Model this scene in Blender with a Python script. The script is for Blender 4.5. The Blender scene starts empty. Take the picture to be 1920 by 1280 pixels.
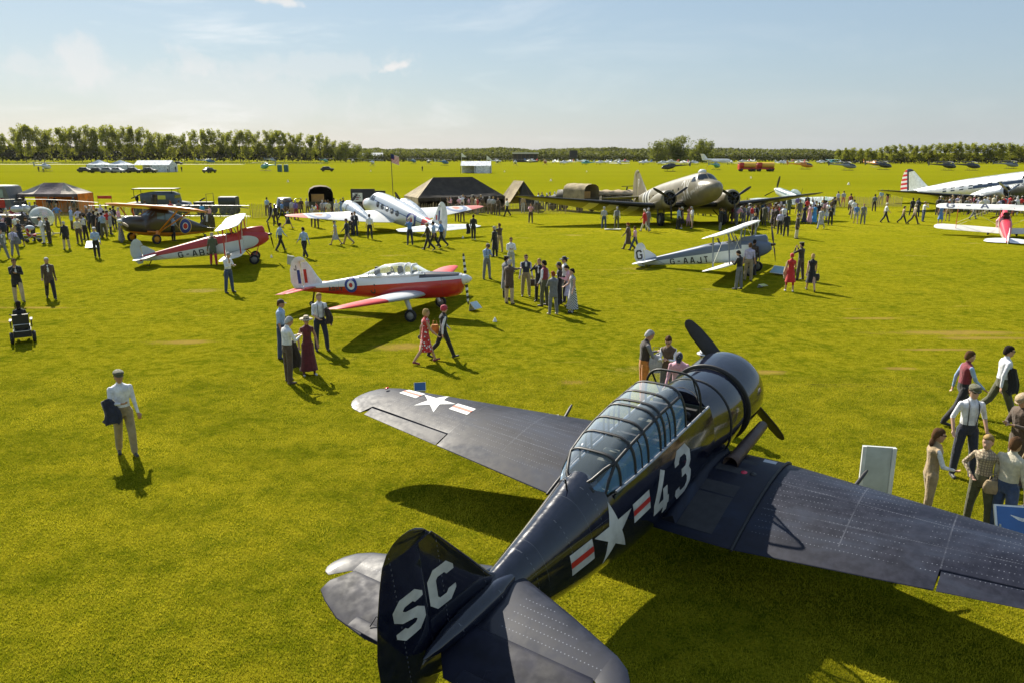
import bpy, bmesh, math, random
import numpy as np
from math import sin, cos, pi, radians, sqrt
from mathutils import Vector, Matrix
from mathutils.bvhtree import BVHTree

SC = bpy.context.scene
COL = SC.collection
# ------------------------------------------------------------ camera, sky, sun
F_PX, PITCH, CAM_H = 1446.3, 0.23982, 6.0485        # focal length in px of a 1920 wide frame
cd = bpy.data.cameras.new('camera'); cam = bpy.data.objects.new('camera', cd); COL.objects.link(cam)
cam.location = (0, 0, CAM_H); cam.rotation_euler = (pi/2 - PITCH, 0, 0)
cd.sensor_width = 36; cd.sensor_fit = 'HORIZONTAL'; cd.lens = 36*F_PX/1920
cd.clip_start = 0.1; cd.clip_end = 12000
SC.camera = cam
SUN_EL, SUN_AZ = radians(38.9), radians(-31.3)      # azimuth from +Y, positive to the right
world = bpy.data.worlds.new('World'); SC.world = world; world.use_nodes = True
wn = world.node_tree; wn.nodes.clear()
w_out = wn.nodes.new('ShaderNodeOutputWorld'); w_bg = wn.nodes.new('ShaderNodeBackground')
sky = wn.nodes.new('ShaderNodeTexSky'); sky.sky_type = 'NISHITA'; sky.sun_disc = False
sky.sun_elevation = SUN_EL; sky.sun_rotation = SUN_AZ
sky.air_density = 1.3; sky.dust_density = 0.5; sky.ozone_density = 1.5; sky.altitude = 0
w_bg.inputs[1].default_value = 0.058
wn.links.new(w_bg.outputs[0], w_out.inputs[0])
sd = bpy.data.lights.new('sun', 'SUN'); sd.energy = 5.0; sd.angle = radians(0.5); sd.color = (1.0, 0.93, 0.80)
so = bpy.data.objects.new('sun', sd); COL.objects.link(so)
SDIR = Vector((sin(SUN_AZ)*cos(SUN_EL), cos(SUN_AZ)*cos(SUN_EL), sin(SUN_EL)))
so.rotation_euler = (-SDIR).to_track_quat('-Z', 'Y').to_euler(); so.location = (-30, 40, 50)
SC.view_settings.view_transform = 'Standard'; SC.view_settings.look = 'None'
SC.view_settings.exposure = 1.0; SC.view_settings.gamma = 1
SC.cycles.max_bounces = 6; SC.cycles.transparent_max_bounces = 12
SC.cycles.use_denoising = True

# ------------------------------------------------------------ picture point -> ground point
def ray(u, v):
    a, b = (u-960)/F_PX, (640-v)/F_PX
    return Vector((a, cos(PITCH)+b*sin(PITCH), -sin(PITCH)+b*cos(PITCH)))
def gp(u, v, z=0.0):
    d = ray(u, v); t = (z-CAM_H)/d.z
    return Vector((0, 0, CAM_H)) + d*t
def height_at(u, vf, vh):
    Y = gp(u, vf).y; t = (640-vh)/F_PX
    return CAM_H + (t*cos(PITCH)*Y - Y*sin(PITCH))/(cos(PITCH)+t*sin(PITCH))

# ------------------------------------------------------------ node expression helper
class NT:
    def __init__(s, name):
        s.m = bpy.data.materials.new(name); s.m.use_nodes = True
        s.t = s.m.node_tree; s.b = s.t.nodes['Principled BSDF']
    def node(s, typ, **kw):
        n = s.t.nodes.new(typ)
        for k, v in kw.items(): setattr(n, k, v)
        return n
    def put(s, sock, v):
        if isinstance(v, X): s.t.links.new(v.o, sock)
        elif isinstance(v, tuple) and sock.type == 'RGBA' and len(v) == 3: sock.default_value = (*v, 1)
        else: sock.default_value = v
    def attr(s, name='ac'):
        n = s.node('ShaderNodeAttribute', attribute_name=name); return X(s, n.outputs['Vector'])
    def objco(s): return X(s, s.node('ShaderNodeTexCoord').outputs['Object'])
    def pos(s): return X(s, s.node('ShaderNodeNewGeometry').outputs['Position'])
    def xyz(s, v):
        n = s.node('ShaderNodeSeparateXYZ'); s.put(n.inputs[0], v); return [X(s, o) for o in n.outputs]
    def vec(s, x, y, z):
        n = s.node('ShaderNodeCombineXYZ')
        for i, q in enumerate((x, y, z)): s.put(n.inputs[i], q)
        return X(s, n.outputs[0])
    def noise(s, v, scale=5., detail=2., rough=.5, dist=0.):
        n = s.node('ShaderNodeTexNoise')
        if v is not None: s.put(n.inputs['Vector'], v)
        n.inputs['Scale'].default_value = scale; n.inputs['Detail'].default_value = detail
        n.inputs['Roughness'].default_value = rough; n.inputs['Distortion'].default_value = dist
        return X(s, n.outputs['Fac'])
    def voro(s, v, scale=5., feature='F1', out='Distance', rnd=1.):
        n = s.node('ShaderNodeTexVoronoi', feature=feature); s.put(n.inputs['Vector'], v)
        n.inputs['Scale'].default_value = scale; n.inputs['Randomness'].default_value = rnd
        return X(s, n.outputs[out])
    def scale(s, v, sx, sy, sz):
        n = s.node('ShaderNodeVectorMath', operation='MULTIPLY'); s.put(n.inputs[0], v); n.inputs[1].default_value = (sx, sy, sz)
        return X(s, n.outputs[0])
    def mix(s, f, a, b):
        n = s.node('ShaderNodeMix', data_type='RGBA')
        s.put(n.inputs[0], f); s.put(n.inputs[6], a); s.put(n.inputs[7], b)
        return X(s, n.outputs[2])
    def step(s, x, lo, hi, a=0., b=1.):
        n = s.node('ShaderNodeMapRange', interpolation_type='SMOOTHSTEP'); s.put(n.inputs[0], x)
        n.inputs[1].default_value = lo; n.inputs[2].default_value = hi; n.inputs[3].default_value = a; n.inputs[4].default_value = b
        return X(s, n.outputs[0])
    def bump(s, h, strength=.3, dist=.02):
        n = s.node('ShaderNodeBump'); s.put(n.inputs['Height'], h); n.inputs['Strength'].default_value = strength
        n.inputs['Distance'].default_value = dist; s.t.links.new(n.outputs[0], s.b.inputs['Normal'])
    def set(s, **kw):
        names = dict(color='Base Color', rough='Roughness', metal='Metallic', coat='Coat Weight', coatr='Coat Roughness',
                     spec='Specular IOR Level', alpha='Alpha', trans='Transmission Weight', ior='IOR', sheen='Sheen Weight', sub='Subsurface Weight')
        for k, v in kw.items(): s.put(s.b.inputs[names[k]], v)
        return s.m
class X:
    def __init__(s, nt, o): s.nt, s.o = nt, o
    def _m(s, op, *a):
        n = s.nt.node('ShaderNodeMath', operation=op)
        for i, q in enumerate(a): s.nt.put(n.inputs[i], float(q) if not isinstance(q, X) else q)
        return X(s.nt, n.outputs[0])
    def __add__(s, o): return s._m('ADD', s, o)
    __radd__ = __add__
    def __sub__(s, o): return s._m('SUBTRACT', s, o)
    def __rsub__(s, o): return s._m('SUBTRACT', o, s)
    def __mul__(s, o): return s._m('MULTIPLY', s, o)
    __rmul__ = __mul__
    def __truediv__(s, o): return s._m('DIVIDE', s, o)
    def __gt__(s, o): return s._m('GREATER_THAN', s, o)
    def __lt__(s, o): return s._m('LESS_THAN', s, o)
    def fract(s): return s._m('FRACT', s)
    def abs(s): return s._m('ABSOLUTE', s)
    def sqrt(s): return s._m('SQRT', s)
    def max(s, o): return s._m('MAXIMUM', s, o)
    def min(s, o): return s._m('MINIMUM', s, o)
    def mod(s, o): return s._m('FLOORED_MODULO', s, o)

_mc = {}
def mat(name, color, rough=.5, metal=0., coat=0., var=.12, bump=0., bscale=30., **kw):
    """plain paint / cloth / metal with a slight procedural tone variation"""
    if name in _mc: return _mc[name]
    t = NT(name); co = t.objco()
    n = t.noise(co, 3.1, 3, .6)
    c = t.mix(t.step(n, .3, .7), tuple(x*(1-var) for x in color), tuple(min(1, x*(1+var)) for x in color))
    r = t.step(t.noise(co, 7., 3), .3, .7, max(.02, rough-.06), min(1, rough+.08))
    t.set(color=c, rough=r, metal=metal, coat=coat, **kw)
    if bump: t.bump(t.noise(co, bscale, 3), bump, .01)
    _mc[name] = t.m; return t.m
def glass(name='canopy_glass', tint=(.8, .9, .95), alpha=.28, rough=.03, amax=.9):
    if name in _mc: return _mc[name]
    t = NT(name)
    lw = t.node('ShaderNodeLayerWeight'); lw.inputs['Blend'].default_value = .35
    f = X(t, lw.outputs['Facing'])
    t.set(color=tint, rough=rough, alpha=t.step(f, 0, 1, alpha, amax), spec=.9, metal=0)
    _mc[name] = t.m; return t.m

# ------------------------------------------------------------ mesh builder
class MB:
    """collects quads and polygons, keeps the untransformed coordinates as attribute 'ac'"""
    def __init__(s, T=None): s.v = []; s.f = []; s.m = []; s.sm = []; s.T = T; s.raw = []
    def add(s, vs, fs, m=0, smooth=True):
        o = len(s.v)
        for p in vs:
            p = Vector(p); s.raw.append(p); s.v.append(s.T(p) if s.T else p)
        for f in fs: s.f.append(tuple(i+o for i in f)); s.m.append(m); s.sm.append(smooth)
        return o
    def loft(s, rings, m=0, cap=True, closed=True, smooth=True, capm=None):
        n = len(rings[0]); vs = [p for r in rings for p in r]; fs = []
        for i in range(len(rings)-1):
            for j in range(n if closed else n-1):
                k = (j+1) % n
                fs.append((i*n+j, i*n+k, (i+1)*n+k, (i+1)*n+j))
        s.add(vs, fs, m, smooth)
        if cap:
            for r, rev in ((rings[0], True), (rings[-1], False)):
                idx = list(range(n)); s.add(r, [idx[::-1] if rev else idx], m if capm is None else capm, False)
    def tube(s, pts, r, n=8, m=0, cap=True, flat=None):
        pts = [Vector(p) for p in pts]; R = r if isinstance(r, (list, tuple)) else [r]*len(pts); rings = []
        prev = None
        for i, p in enumerate(pts):
            d = (pts[min(i+1, len(pts)-1)] - pts[max(i-1, 0)]).normalized()
            a = Vector(flat) if flat else (Vector((0, 0, 1)) if abs(d.z) < .9 else Vector((1, 0, 0)))
            if prev is not None and not flat: a = prev
            x = d.cross(a).normalized(); y = x.cross(d).normalized(); prev = y
            rr = R[i] if isinstance(R[i], tuple) else (R[i], R[i])
            rings.append([p + x*cos(2*pi*k/n)*rr[0] + y*sin(2*pi*k/n)*rr[1] for k in range(n)])
        s.loft(rings, m, cap)
    def box(s, c, d, m=0, rot=0., taper=1., smooth=False):
        cx, cy, cz = c; x, y, z = d[0]/2, d[1]/2, d[2]/2; vs = []
        for k in (-1, 1):
            t = 1 if k < 0 else taper
            for a, b in ((-1, -1), (1, -1), (1, 1), (-1, 1)):
                px, py = a*x*t, b*y*t
                vs.append((cx+px*cos(rot)-py*sin(rot), cy+px*sin(rot)+py*cos(rot), cz+k*z))
        s.add(vs, [(3, 2, 1, 0), (4, 5, 6, 7), (0, 1, 5, 4), (1, 2, 6, 5), (2, 3, 7, 6), (3, 0, 4, 7)], m, smooth)
    def lathe(s, prof, c=(0, 0, 0), axis='z', n=20, m=0, cap=False):
        rings = []
        for a, r in prof:
            ring = []
            for k in range(n):
                t = 2*pi*k/n; q = (r*cos(t), r*sin(t), a)
                if axis == 'x': q = (q[2], q[0], q[1])
                if axis == 'y': q = (q[1], q[2], q[0])
                ring.append((c[0]+q[0], c[1]+q[1], c[2]+q[2]))
            rings.append(ring)
        s.loft(rings, m, cap)
    def ell(s, c, r, m=0, n=12, k=8):
        rings = []
        for i in range(k+1):
            a = -pi/2+pi*i/k; cr = max(cos(a), 1e-3)
            rings.append([(c[0]+r[0]*cr*cos(2*pi*j/n), c[1]+r[1]*cr*sin(2*pi*j/n), c[2]+r[2]*sin(a)) for j in range(n)])
        s.loft(rings, m, False)
    def poly(s, pts, m=0, smooth=False): s.add(pts, [tuple(range(len(pts)))], m, smooth)
    def slab(s, pts, th, m=0):
        """thick sheet: polygon pts extruded by the vector th"""
        th = Vector(th); n = len(pts); a = [Vector(p) for p in pts]; b = [p+th for p in a]
        s.add(a+b, [tuple(range(n))[::-1], tuple(range(n, 2*n))]+[(i, (i+1) % n, n+(i+1) % n, n+i) for i in range(n)], m, False)
    def build(s, name, mats, parent=None, link=True):
        me = bpy.data.meshes.new(name)
        me.from_pydata([tuple(p) for p in s.v], [], s.f); 
        if not isinstance(mats, (list, tuple)): mats = [mats]
        for q in mats: me.materials.append(q)
        me.polygons.foreach_set('material_index', s.m); me.polygons.foreach_set('use_smooth', s.sm)
        at = me.attributes.new('ac', 'FLOAT_VECTOR', 'POINT')
        at.data.foreach_set('vector', np.array([tuple(p) for p in s.raw], dtype=np.float32).ravel())
        bm = bmesh.new(); bm.from_mesh(me); bmesh.ops.recalc_face_normals(bm, faces=bm.faces); bm.to_mesh(me); bm.free()
        me.update()
        o = bpy.data.objects.new(name, me)
        if link: COL.objects.link(o)
        if parent is not None: o.parent = parent
        return o
    def bvh(s): return BVHTree.FromPolygons([tuple(p) for p in s.raw], [f for f in s.f])

def tag(o, label=None, cat=None, group=None, kind=None):
    if label: o['label'] = label
    if cat: o['category'] = cat
    if group: o['group'] = group
    if kind: o['kind'] = kind
    return o
def thing(name, label, cat, loc=(0, 0, 0), rz=0., group=None):
    o = bpy.data.objects.new(name, None); COL.objects.link(o); o.empty_display_size = .3
    o.location = loc; o.rotation_euler = (0, 0, rz)
    return tag(o, label, cat, group)
def dup(root, loc, rz, label=None, group=None, scale=None):
    r = root.copy(); COL.objects.link(r); r.location = loc; r.rotation_euler = (0, 0, rz)
    if scale: r.scale = (scale,)*3 if not isinstance(scale, tuple) else scale
    if label: r['label'] = label
    if group: r['group'] = group
    for ch in root.children:
        c = ch.copy(); COL.objects.link(c); c.parent = r
        for g2 in ch.children:
            d = g2.copy(); COL.objects.link(d); d.parent = c
    return r

# stroke lettering: polylines on a 4 x 6 grid, chamfered block style
LET = {'G': [[(4, 4.7), (3.2, 6), (.8, 6), (0, 5), (0, 1), (.8, 0), (3.2, 0), (4, 1), (4, 2.8), (2.3, 2.8)]],
 'A': [[(0, 0), (1.5, 6), (2.5, 6), (4, 0)], [(.7, 2), (3.3, 2)]], 'B': [[(0, 3), (0, 6), (3.2, 6), (4, 5.3), (4, 3.8), (3.2, 3.1), (0, 3.1)], [(0, 3), (0, 0), (3.2, 0), (4, .8), (4, 2.2), (3.2, 3)]],
 'J': [[(4, 6), (4, 1), (3.2, 0), (.9, 0), (0, 1), (0, 2)]], 'T': [[(0, 6), (4, 6)], [(2, 5.6), (2, 0)]], '-': [[(.6, 3), (3.4, 3)]],
 'S': [[(4, 4.6), (4, 5.1), (3.1, 6), (.9, 6), (0, 5.1), (0, 4.1), (.9, 3.3), (3.1, 2.7), (4, 1.9), (4, .9), (3.1, 0), (.9, 0), (0, .9), (0, 1.4)]],
 'C': [[(4, 4.5), (4, 5), (3.1, 6), (.9, 6), (0, 5), (0, 1), (.9, 0), (3.1, 0), (4, 1), (4, 1.5)]],
 '4': [[(2.7, 6), (0, 2.3), (0, 1.5), (4, 1.5)], [(2.9, 3.6), (2.9, 0)]], '3': [[(0, 4.7), (0, 5.2), (.9, 6), (3.1, 6), (4, 5.1), (4, 4.0), (3.1, 3.1), (1.4, 3.1)], [(3.2, 3.0), (4, 2.1), (4, .9), (3.1, 0), (.9, 0), (0, .8), (0, 1.4)]],
 'R': [[(0, 0), (0, 6), (3.2, 6), (4, 5.2), (4, 3.6), (3.2, 2.8), (.3, 2.8)], [(2.2, 2.6), (4, 0)]], 'M': [[(0, 0), (0, 6), (2, 2.6), (4, 6), (4, 0)]], 'Y': [[(0, 6), (2, 3), (4, 6)], [(2, 3), (2, 0)]],
 'K': [[(0, 0), (0, 6)], [(4, 6), (.4, 2.8)], [(1.5, 3.5), (4, 0)]], '2': [[(0, 4.6), (0, 5.2), (.9, 6), (3.1, 6), (4, 5.1), (4, 4), (0, .6), (0, 0), (4, 0)]],
 'E': [[(4, 6), (0, 6), (0, 0), (4, 0)], [(.3, 3), (3.3, 3)]], 'O': [[(.9, 0), (0, 1), (0, 5), (.9, 6), (3.1, 6), (4, 5), (4, 1), (3.1, 0), (.5, 0)]], 'P': [[(0, 0), (0, 6), (3.2, 6), (4, 5.2), (4, 3.6), (3.2, 2.8), (.3, 2.8)]],
 'D': [[(0, 3), (0, 6), (2.9, 6), (4, 4.8), (4, 1.2), (2.9, 0), (0, 0), (0, 3)]], 'H': [[(0, 0), (0, 6)], [(4, 0), (4, 6)], [(.3, 3), (3.7, 3)]], 'I': [[(2, 0), (2, 6)]], 'N': [[(0, 0), (0, 6), (4, 0), (4, 6)]],
 'W': [[(0, 6), (1, 0), (2, 3.6), (3, 0), (4, 6)]], 'L': [[(0, 6), (0, 0), (4, 0)]], 'X': [[(0, 0), (4, 6)], [(0, 6), (4, 0)]], 'U': [[(0, 6), (0, 1), (.9, 0), (3.1, 0), (4, 1), (4, 6)]], 'F': [[(4, 6), (0, 6), (0, 0)], [(.3, 3), (3.3, 3)]], '0': [[(.9, 0), (0, 1), (0, 5), (.9, 6), (3.1, 6), (4, 5), (4, 1), (3.1, 0), (.5, 0)]]}
def strokes(text, w, h, gap, sw):
    """quads (2D) of a word; letter width w, height h, stroke sw"""
    out = []; x0 = 0
    for ch in text:
        if ch == ' ': x0 += w*.6; continue
        for pl in LET[ch]:
            P = [Vector((sw/2+p[0]/4*(w-sw)+x0, sw/2+p[1]/6*(h-sw))) for p in pl]; L = []; R_ = []
            for i, p in enumerate(P):
                d0 = (P[i]-P[i-1]).normalized() if i else (P[1]-P[0]).normalized()
                d1 = (P[i+1]-P[i]).normalized() if i < len(P)-1 else d0
                t = (d0+d1); t = t.normalized() if t.length > 1e-6 else d0
                nrm = Vector((-t.y, t.x)); k = sw/2/max(.45, abs(nrm.dot(Vector((-d0.y, d0.x)))))
                L.append(p+nrm*k); R_.append(p-nrm*k)
            for i in range(len(P)-1): out.append([L[i], L[i+1], R_[i+1], R_[i]])
        x0 += (w*.6 if ch == 'I' else w)+gap
    return out, x0-gap
def letters(text, w, h, gap, sw):
    """one (polygons, x offset) per character"""
    out = []; x = 0
    for ch in text:
        if ch != ' ':
            sg, _ = strokes(ch, w, h, gap, sw); out.append([[p+Vector((x, 0)) for p in q] for q in sg])
        x += w*.6+gap if ch in ' I' else w+gap
    return out
def disc2(c, r, r0=0, n=28):
    if r0 == 0: return [[Vector((c[0], c[1])), Vector((c[0]+r*cos(2*pi*i/n), c[1]+r*sin(2*pi*i/n))), Vector((c[0]+r*cos(2*pi*(i+1)/n), c[1]+r*sin(2*pi*(i+1)/n)))] for i in range(n)]
    q = lambda i, R_: Vector((c[0]+R_*cos(2*pi*i/n), c[1]+R_*sin(2*pi*i/n)))
    return [[q(i, r0), q(i, r), q(i+1, r), q(i+1, r0)] for i in range(n)]
def star2(c, r, rot=pi/2):
    k = .382; P = [Vector((c[0]+(r if i % 2 == 0 else r*k)*cos(rot+i*pi/5), c[1]+(r if i % 2 == 0 else r*k)*sin(rot+i*pi/5))) for i in range(10)]
    return [[Vector(c), P[i], P[(i+1) % 10]] for i in range(10)]
def decal(name, layers, to3, direction, bvhs, mats, parent, T, off=.004, cell=.12):
    """drape 2D polygons on a hull: to3 maps 2D to a start point, rays run along direction; layers = [(polys, material index, extra offset)]"""
    mb = MB(T); D = Vector(direction)
    for polys, mi, ex in layers:
        for P in polys:
            bm = bmesh.new(); vs = [bm.verts.new((p[0], p[1], 0)) for p in P]; bm.faces.new(vs)
            for _ in range(5):
                es = [e for e in bm.edges if e.calc_length() > cell]
                if not es: break
                bmesh.ops.subdivide_edges(bm, edges=es, cuts=1, use_grid_fill=True)
                bmesh.ops.triangulate(bm, faces=[f for f in bm.faces if len(f.verts) > 4])
            bm.verts.index_update(); pts = []; ok = []
            for v in bm.verts:
                s0 = Vector(to3(v.co.x, v.co.y)); hit = None
                for b in bvhs:
                    h = b.ray_cast(s0, D)
                    if h[0] is not None and (hit is None or h[3] < hit[3]): hit = h
                ok.append(hit is not None)
                if hit:
                    nr = hit[1] if hit[1].dot(D) < 0 else -hit[1]
                    pts.append(hit[0]+nr*(off+ex))
                else: pts.append(s0)
            fs = [[v.index for v in f.verts] for f in bm.faces if all(ok[v.index] for v in f.verts)]
            if fs: mb.add(pts, fs, mi, True)
            bm.free()
    return mb.build(name, mats, parent)
# ============================================================ the setting
random.seed(7); rng = np.random.default_rng(7)
# sky: thin wisps of cloud over the sky texture
def wnode(t, **k):
    n = wn.nodes.new(t)
    for a, b in k.items(): setattr(n, a, b)
    return n
tc = wnode('ShaderNodeTexCoord'); mp = wnode('ShaderNodeMapping'); mp.inputs['Scale'].default_value = (1.6, 1.6, 6); mp.inputs['Rotation'].default_value = (0.05, -0.10, 0)
wn.links.new(tc.outputs['Generated'], mp.inputs[0])
nz = wnode('ShaderNodeTexNoise'); nz.inputs['Scale'].default_value = 2.6; nz.inputs['Detail'].default_value = 9; nz.inputs['Roughness'].default_value = .62; nz.inputs['Distortion'].default_value = .5
wn.links.new(mp.outputs[0], nz.inputs['Vector'])
mr = wnode('ShaderNodeMapRange', interpolation_type='SMOOTHSTEP'); mr.inputs[1].default_value = .47; mr.inputs[2].default_value = .74; mr.inputs[4].default_value = .5
wn.links.new(nz.outputs['Fac'], mr.inputs[0])
sx = wnode('ShaderNodeSeparateXYZ'); wn.links.new(tc.outputs['Generated'], sx.inputs[0])
lf = wnode('ShaderNodeMapRange', interpolation_type='SMOOTHSTEP'); lf.inputs[1].default_value = .25; lf.inputs[2].default_value = -.35; lf.inputs[3].default_value = .12; lf.inputs[4].default_value = 1.
wn.links.new(sx.outputs[0], lf.inputs[0])
ml = wnode('ShaderNodeMath', operation='MULTIPLY'); wn.links.new(mr.outputs[0], ml.inputs[0]); wn.links.new(lf.outputs[0], ml.inputs[1])
wm = wnode('ShaderNodeMix', data_type='RGBA'); wn.links.new(ml.outputs[0], wm.inputs[0]); wn.links.new(sky.outputs[0], wm.inputs[6]); wm.inputs[7].default_value = (9.5, 9.4, 9.2, 1)
hzm = wnode('ShaderNodeMix', data_type='RGBA'); hzm.inputs[0].default_value = .64; hzm.inputs[7].default_value = (3.0, 4.1, 5.5, 1)
wn.links.new(sky.outputs[0], hzm.inputs[6]); wn.links.new(hzm.outputs[2], wm.inputs[6]); last = wm.outputs[2]
for u_, v_, rx_, rz_, tilt, amt in ((155, 122, .030, .028, .9, .55), (735, 127, .024, .006, .25, .9), (520, 2, .03, .006, -.1, .8), (48, 122, .02, .012, 0, .25), (370, 118, .035, .014, -.5, .3), (420, 180, .20, .035, -.08, .30), (560, 128, .16, .018, .05, .28)):   # the single small wisps seen in the sky
    d0 = ray(u_, v_).normalized(); vs = wnode('ShaderNodeVectorMath', operation='SUBTRACT'); wn.links.new(tc.outputs['Generated'], vs.inputs[0]); vs.inputs[1].default_value = d0
    rt_ = wnode('ShaderNodeMapping'); rt_.inputs['Rotation'].default_value = (0, tilt, 0); wn.links.new(vs.outputs[0], rt_.inputs[0])
    sc_ = wnode('ShaderNodeVectorMath', operation='MULTIPLY'); wn.links.new(rt_.outputs[0], sc_.inputs[0]); sc_.inputs[1].default_value = (1/rx_, 1/rx_*.5, 1/rz_)
    ln_ = wnode('ShaderNodeVectorMath', operation='LENGTH'); wn.links.new(sc_.outputs[0], ln_.inputs[0])
    n9 = wnode('ShaderNodeTexNoise'); n9.inputs['Scale'].default_value = .55/rz_ if rz_ > .02 else 42; n9.inputs['Detail'].default_value = 8; n9.inputs['Roughness'].default_value = .68; wn.links.new(tc.outputs['Generated'], n9.inputs['Vector'])
    ad_ = wnode('ShaderNodeMath', operation='MULTIPLY_ADD'); wn.links.new(n9.outputs['Fac'], ad_.inputs[0]); ad_.inputs[1].default_value = -2.6; wn.links.new(ln_.outputs['Value'], ad_.inputs[2])
    mm = wnode('ShaderNodeMapRange', interpolation_type='SMOOTHSTEP'); mm.inputs[1].default_value = -.9; mm.inputs[2].default_value = -.2; mm.inputs[3].default_value = amt; mm.inputs[4].default_value = 0; wn.links.new(ad_.outputs[0], mm.inputs[0])
    mx_ = wnode('ShaderNodeMix', data_type='RGBA'); wn.links.new(mm.outputs[0], mx_.inputs[0]); wn.links.new(last, mx_.inputs[6]); mx_.inputs[7].default_value = (7.6, 7.5, 7.4, 1); last = mx_.outputs[2]
wn.links.new(last, w_bg.inputs[0])

# ground: one sheet to the horizon, finer near the camera
def grass_mat():
    t = NT('airfield_grass'); P = t.pos(); x, y, z = t.xyz(P)
    far = t.step(y, 25, 90)
    n1 = t.noise(P, .09, 4, .6); n2 = t.noise(P, .55, 5, .65); n3 = t.noise(P, 3.2, 5, .75); n4 = t.noise(P, 24., 4, .8)
    tuft = t.voro(P, 13., out='Distance')
    band = t.noise(t.vec(x*.004, y*.085, 0.), 1., 3, .6)
    c = t.mix(t.step(n1*.45+n2*.55, .38, .62), (.185, .200, .0055), (.330, .300, .0100))
    c = t.mix(t.step(n3, .40, .66)*.75, c, (.43, .375, .022))
    fine = t.step(n4, .36, .60)
    c = t.mix((1.-fine)*(1.-far*.8)*.85, c, (.062, .080, .004))
    c = t.mix(t.step(n3, .52, .30)*(1.-far)*.6, c, (.085, .100, .004))
    c = t.mix(t.step(band, .42, .58)*far*.55, c, (.215, .225, .006))
    clov = t.noise(P, 1.15, 5, .7, .4); c = t.mix(t.step(clov, .52, .66)*(1.-far*.7)*.45, c, (.070, .105, .004)); c = t.mix(t.step(clov, .46, .34)*(1.-far*.7)*.35, c, (.36, .30, .014))
    # dry worn spots and scuffs, the larger ones where the turf is really worn
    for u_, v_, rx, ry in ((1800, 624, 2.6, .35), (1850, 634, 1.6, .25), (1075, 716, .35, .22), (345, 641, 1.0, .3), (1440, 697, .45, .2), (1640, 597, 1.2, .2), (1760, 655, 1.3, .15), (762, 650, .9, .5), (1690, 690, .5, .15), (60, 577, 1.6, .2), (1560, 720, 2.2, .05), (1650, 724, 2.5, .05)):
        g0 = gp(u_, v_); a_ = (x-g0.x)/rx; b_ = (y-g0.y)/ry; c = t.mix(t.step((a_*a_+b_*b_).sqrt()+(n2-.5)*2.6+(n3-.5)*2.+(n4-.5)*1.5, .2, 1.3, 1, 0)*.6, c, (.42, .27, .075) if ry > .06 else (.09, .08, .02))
    vv = t.vec(x*.13+n3*.5, y*.26+n2*.6, 0.)
    spot = t.step(t.voro(vv, 1.), .02, .15, 1, 0)*t.step(n4, .35, .6)*t.step(n2, .40, .52)
    c = t.mix(spot*.7, c, (.46, .33, .12))
    line = t.step(t.noise(t.vec(x*.12, y*1.1, 0.), 1., 3, .8), .62, .70)*t.step(y, 16, 30)*(1.-t.step(y, 60, 120))
    c = t.mix(line*.4, c, (.40, .29, .06))
    c = t.mix(t.step(y, 60, 160)*.70, c, (.140, .150, .004)); mow = t.step((t.noise(t.vec(x*.0015, y*.034, 0.), 1., 2, .5)), .44, .56); c = t.mix(mow*far*.4, c, (.205, .205, .007))
    t.set(color=c, rough=.95, spec=.0)
    t.bump(n4*.8+n3*.8, 1., .12)
    return t.m
GRASS = grass_mat()
g_ = MB()
xs = [-5000, -1500, -500, -150, -50, 0, 50, 150, 500, 1500, 5000]; ys = [-40, 0, 20, 60, 150, 400, 1000, 3000, 9000]
n_ = len(xs); g_.add([(a, b, 0) for b in ys for a in xs], [(j*n_+i, j*n_+i+1, (j+1)*n_+i+1, (j+1)*n_+i) for j in range(len(ys)-1) for i in range(n_-1)], 0, False)
tag(g_.build('ground', GRASS), kind='structure')
# short blades standing on the near part of the field
def near_grass():
    rs = np.random.default_rng(3); n = 420000
    y = 5.2+15.5*rs.uniform(0, 1, n)**1.35; x = (rs.uniform(-1, 1, n))*(y*.70+1.2)
    h = rs.uniform(.018, .05, n); w = rs.uniform(.0022, .0050, n)*(1+y*.05); a = rs.uniform(0, 6.283, n); l = rs.uniform(.0, .03, n); b = rs.uniform(0, 6.283, n)
    V = np.stack([np.stack([x-np.cos(a)*w, y-np.sin(a)*w, 0*x], 1), np.stack([x+np.cos(a)*w, y+np.sin(a)*w, 0*x], 1), np.stack([x+np.cos(b)*l, y+np.sin(b)*l, h], 1)], 1).reshape(-1, 3)
    me = bpy.data.meshes.new('grass'); me.vertices.add(3*n); me.vertices.foreach_set('co', V.astype(np.float32).ravel())
    me.loops.add(3*n); me.loops.foreach_set('vertex_index', np.arange(3*n, dtype=np.int32)); me.polygons.add(n)
    me.polygons.foreach_set('loop_start', np.arange(0, 3*n, 3, dtype=np.int32)); me.update(calc_edges=True)
    t = NT('grass_blades'); P = t.pos(); nn = t.noise(P, .55, 5, .65); n5 = t.noise(P, 40., 1)
    c = t.mix(t.step(nn*.6+n5*.4, .38, .62), (.19, .21, .005), (.52, .46, .025)); t.set(color=c, rough=.8, spec=.15)
    tl = t.node('ShaderNodeBsdfTranslucent'); t.put(tl.inputs[0], c); mx = t.node('ShaderNodeMixShader'); mx.inputs[0].default_value = .4
    out = t.t.nodes['Material Output']; t.t.links.new(t.b.outputs[0], mx.inputs[1]); t.t.links.new(tl.outputs[0], mx.inputs[2]); t.t.links.new(mx.outputs[0], out.inputs[0])
    me.materials.append(t.m); o = bpy.data.objects.new('grass', me); COL.objects.link(o); tag(o, 'short mown grass of the near field', 'grass', kind='stuff')
near_grass()
# the pale perimeter track at the far side and the scrub strip behind it
tr = MB(); tr.add([(-700, 405, .02), (-140, 408, .02), (-140, 416, .02), (-700, 413, .02)], [(0, 1, 2, 3)], 0, False)
tag(tr.build('perimeter_track', mat('track_concrete', (.55, .50, .38), .9)), kind='structure')

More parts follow.
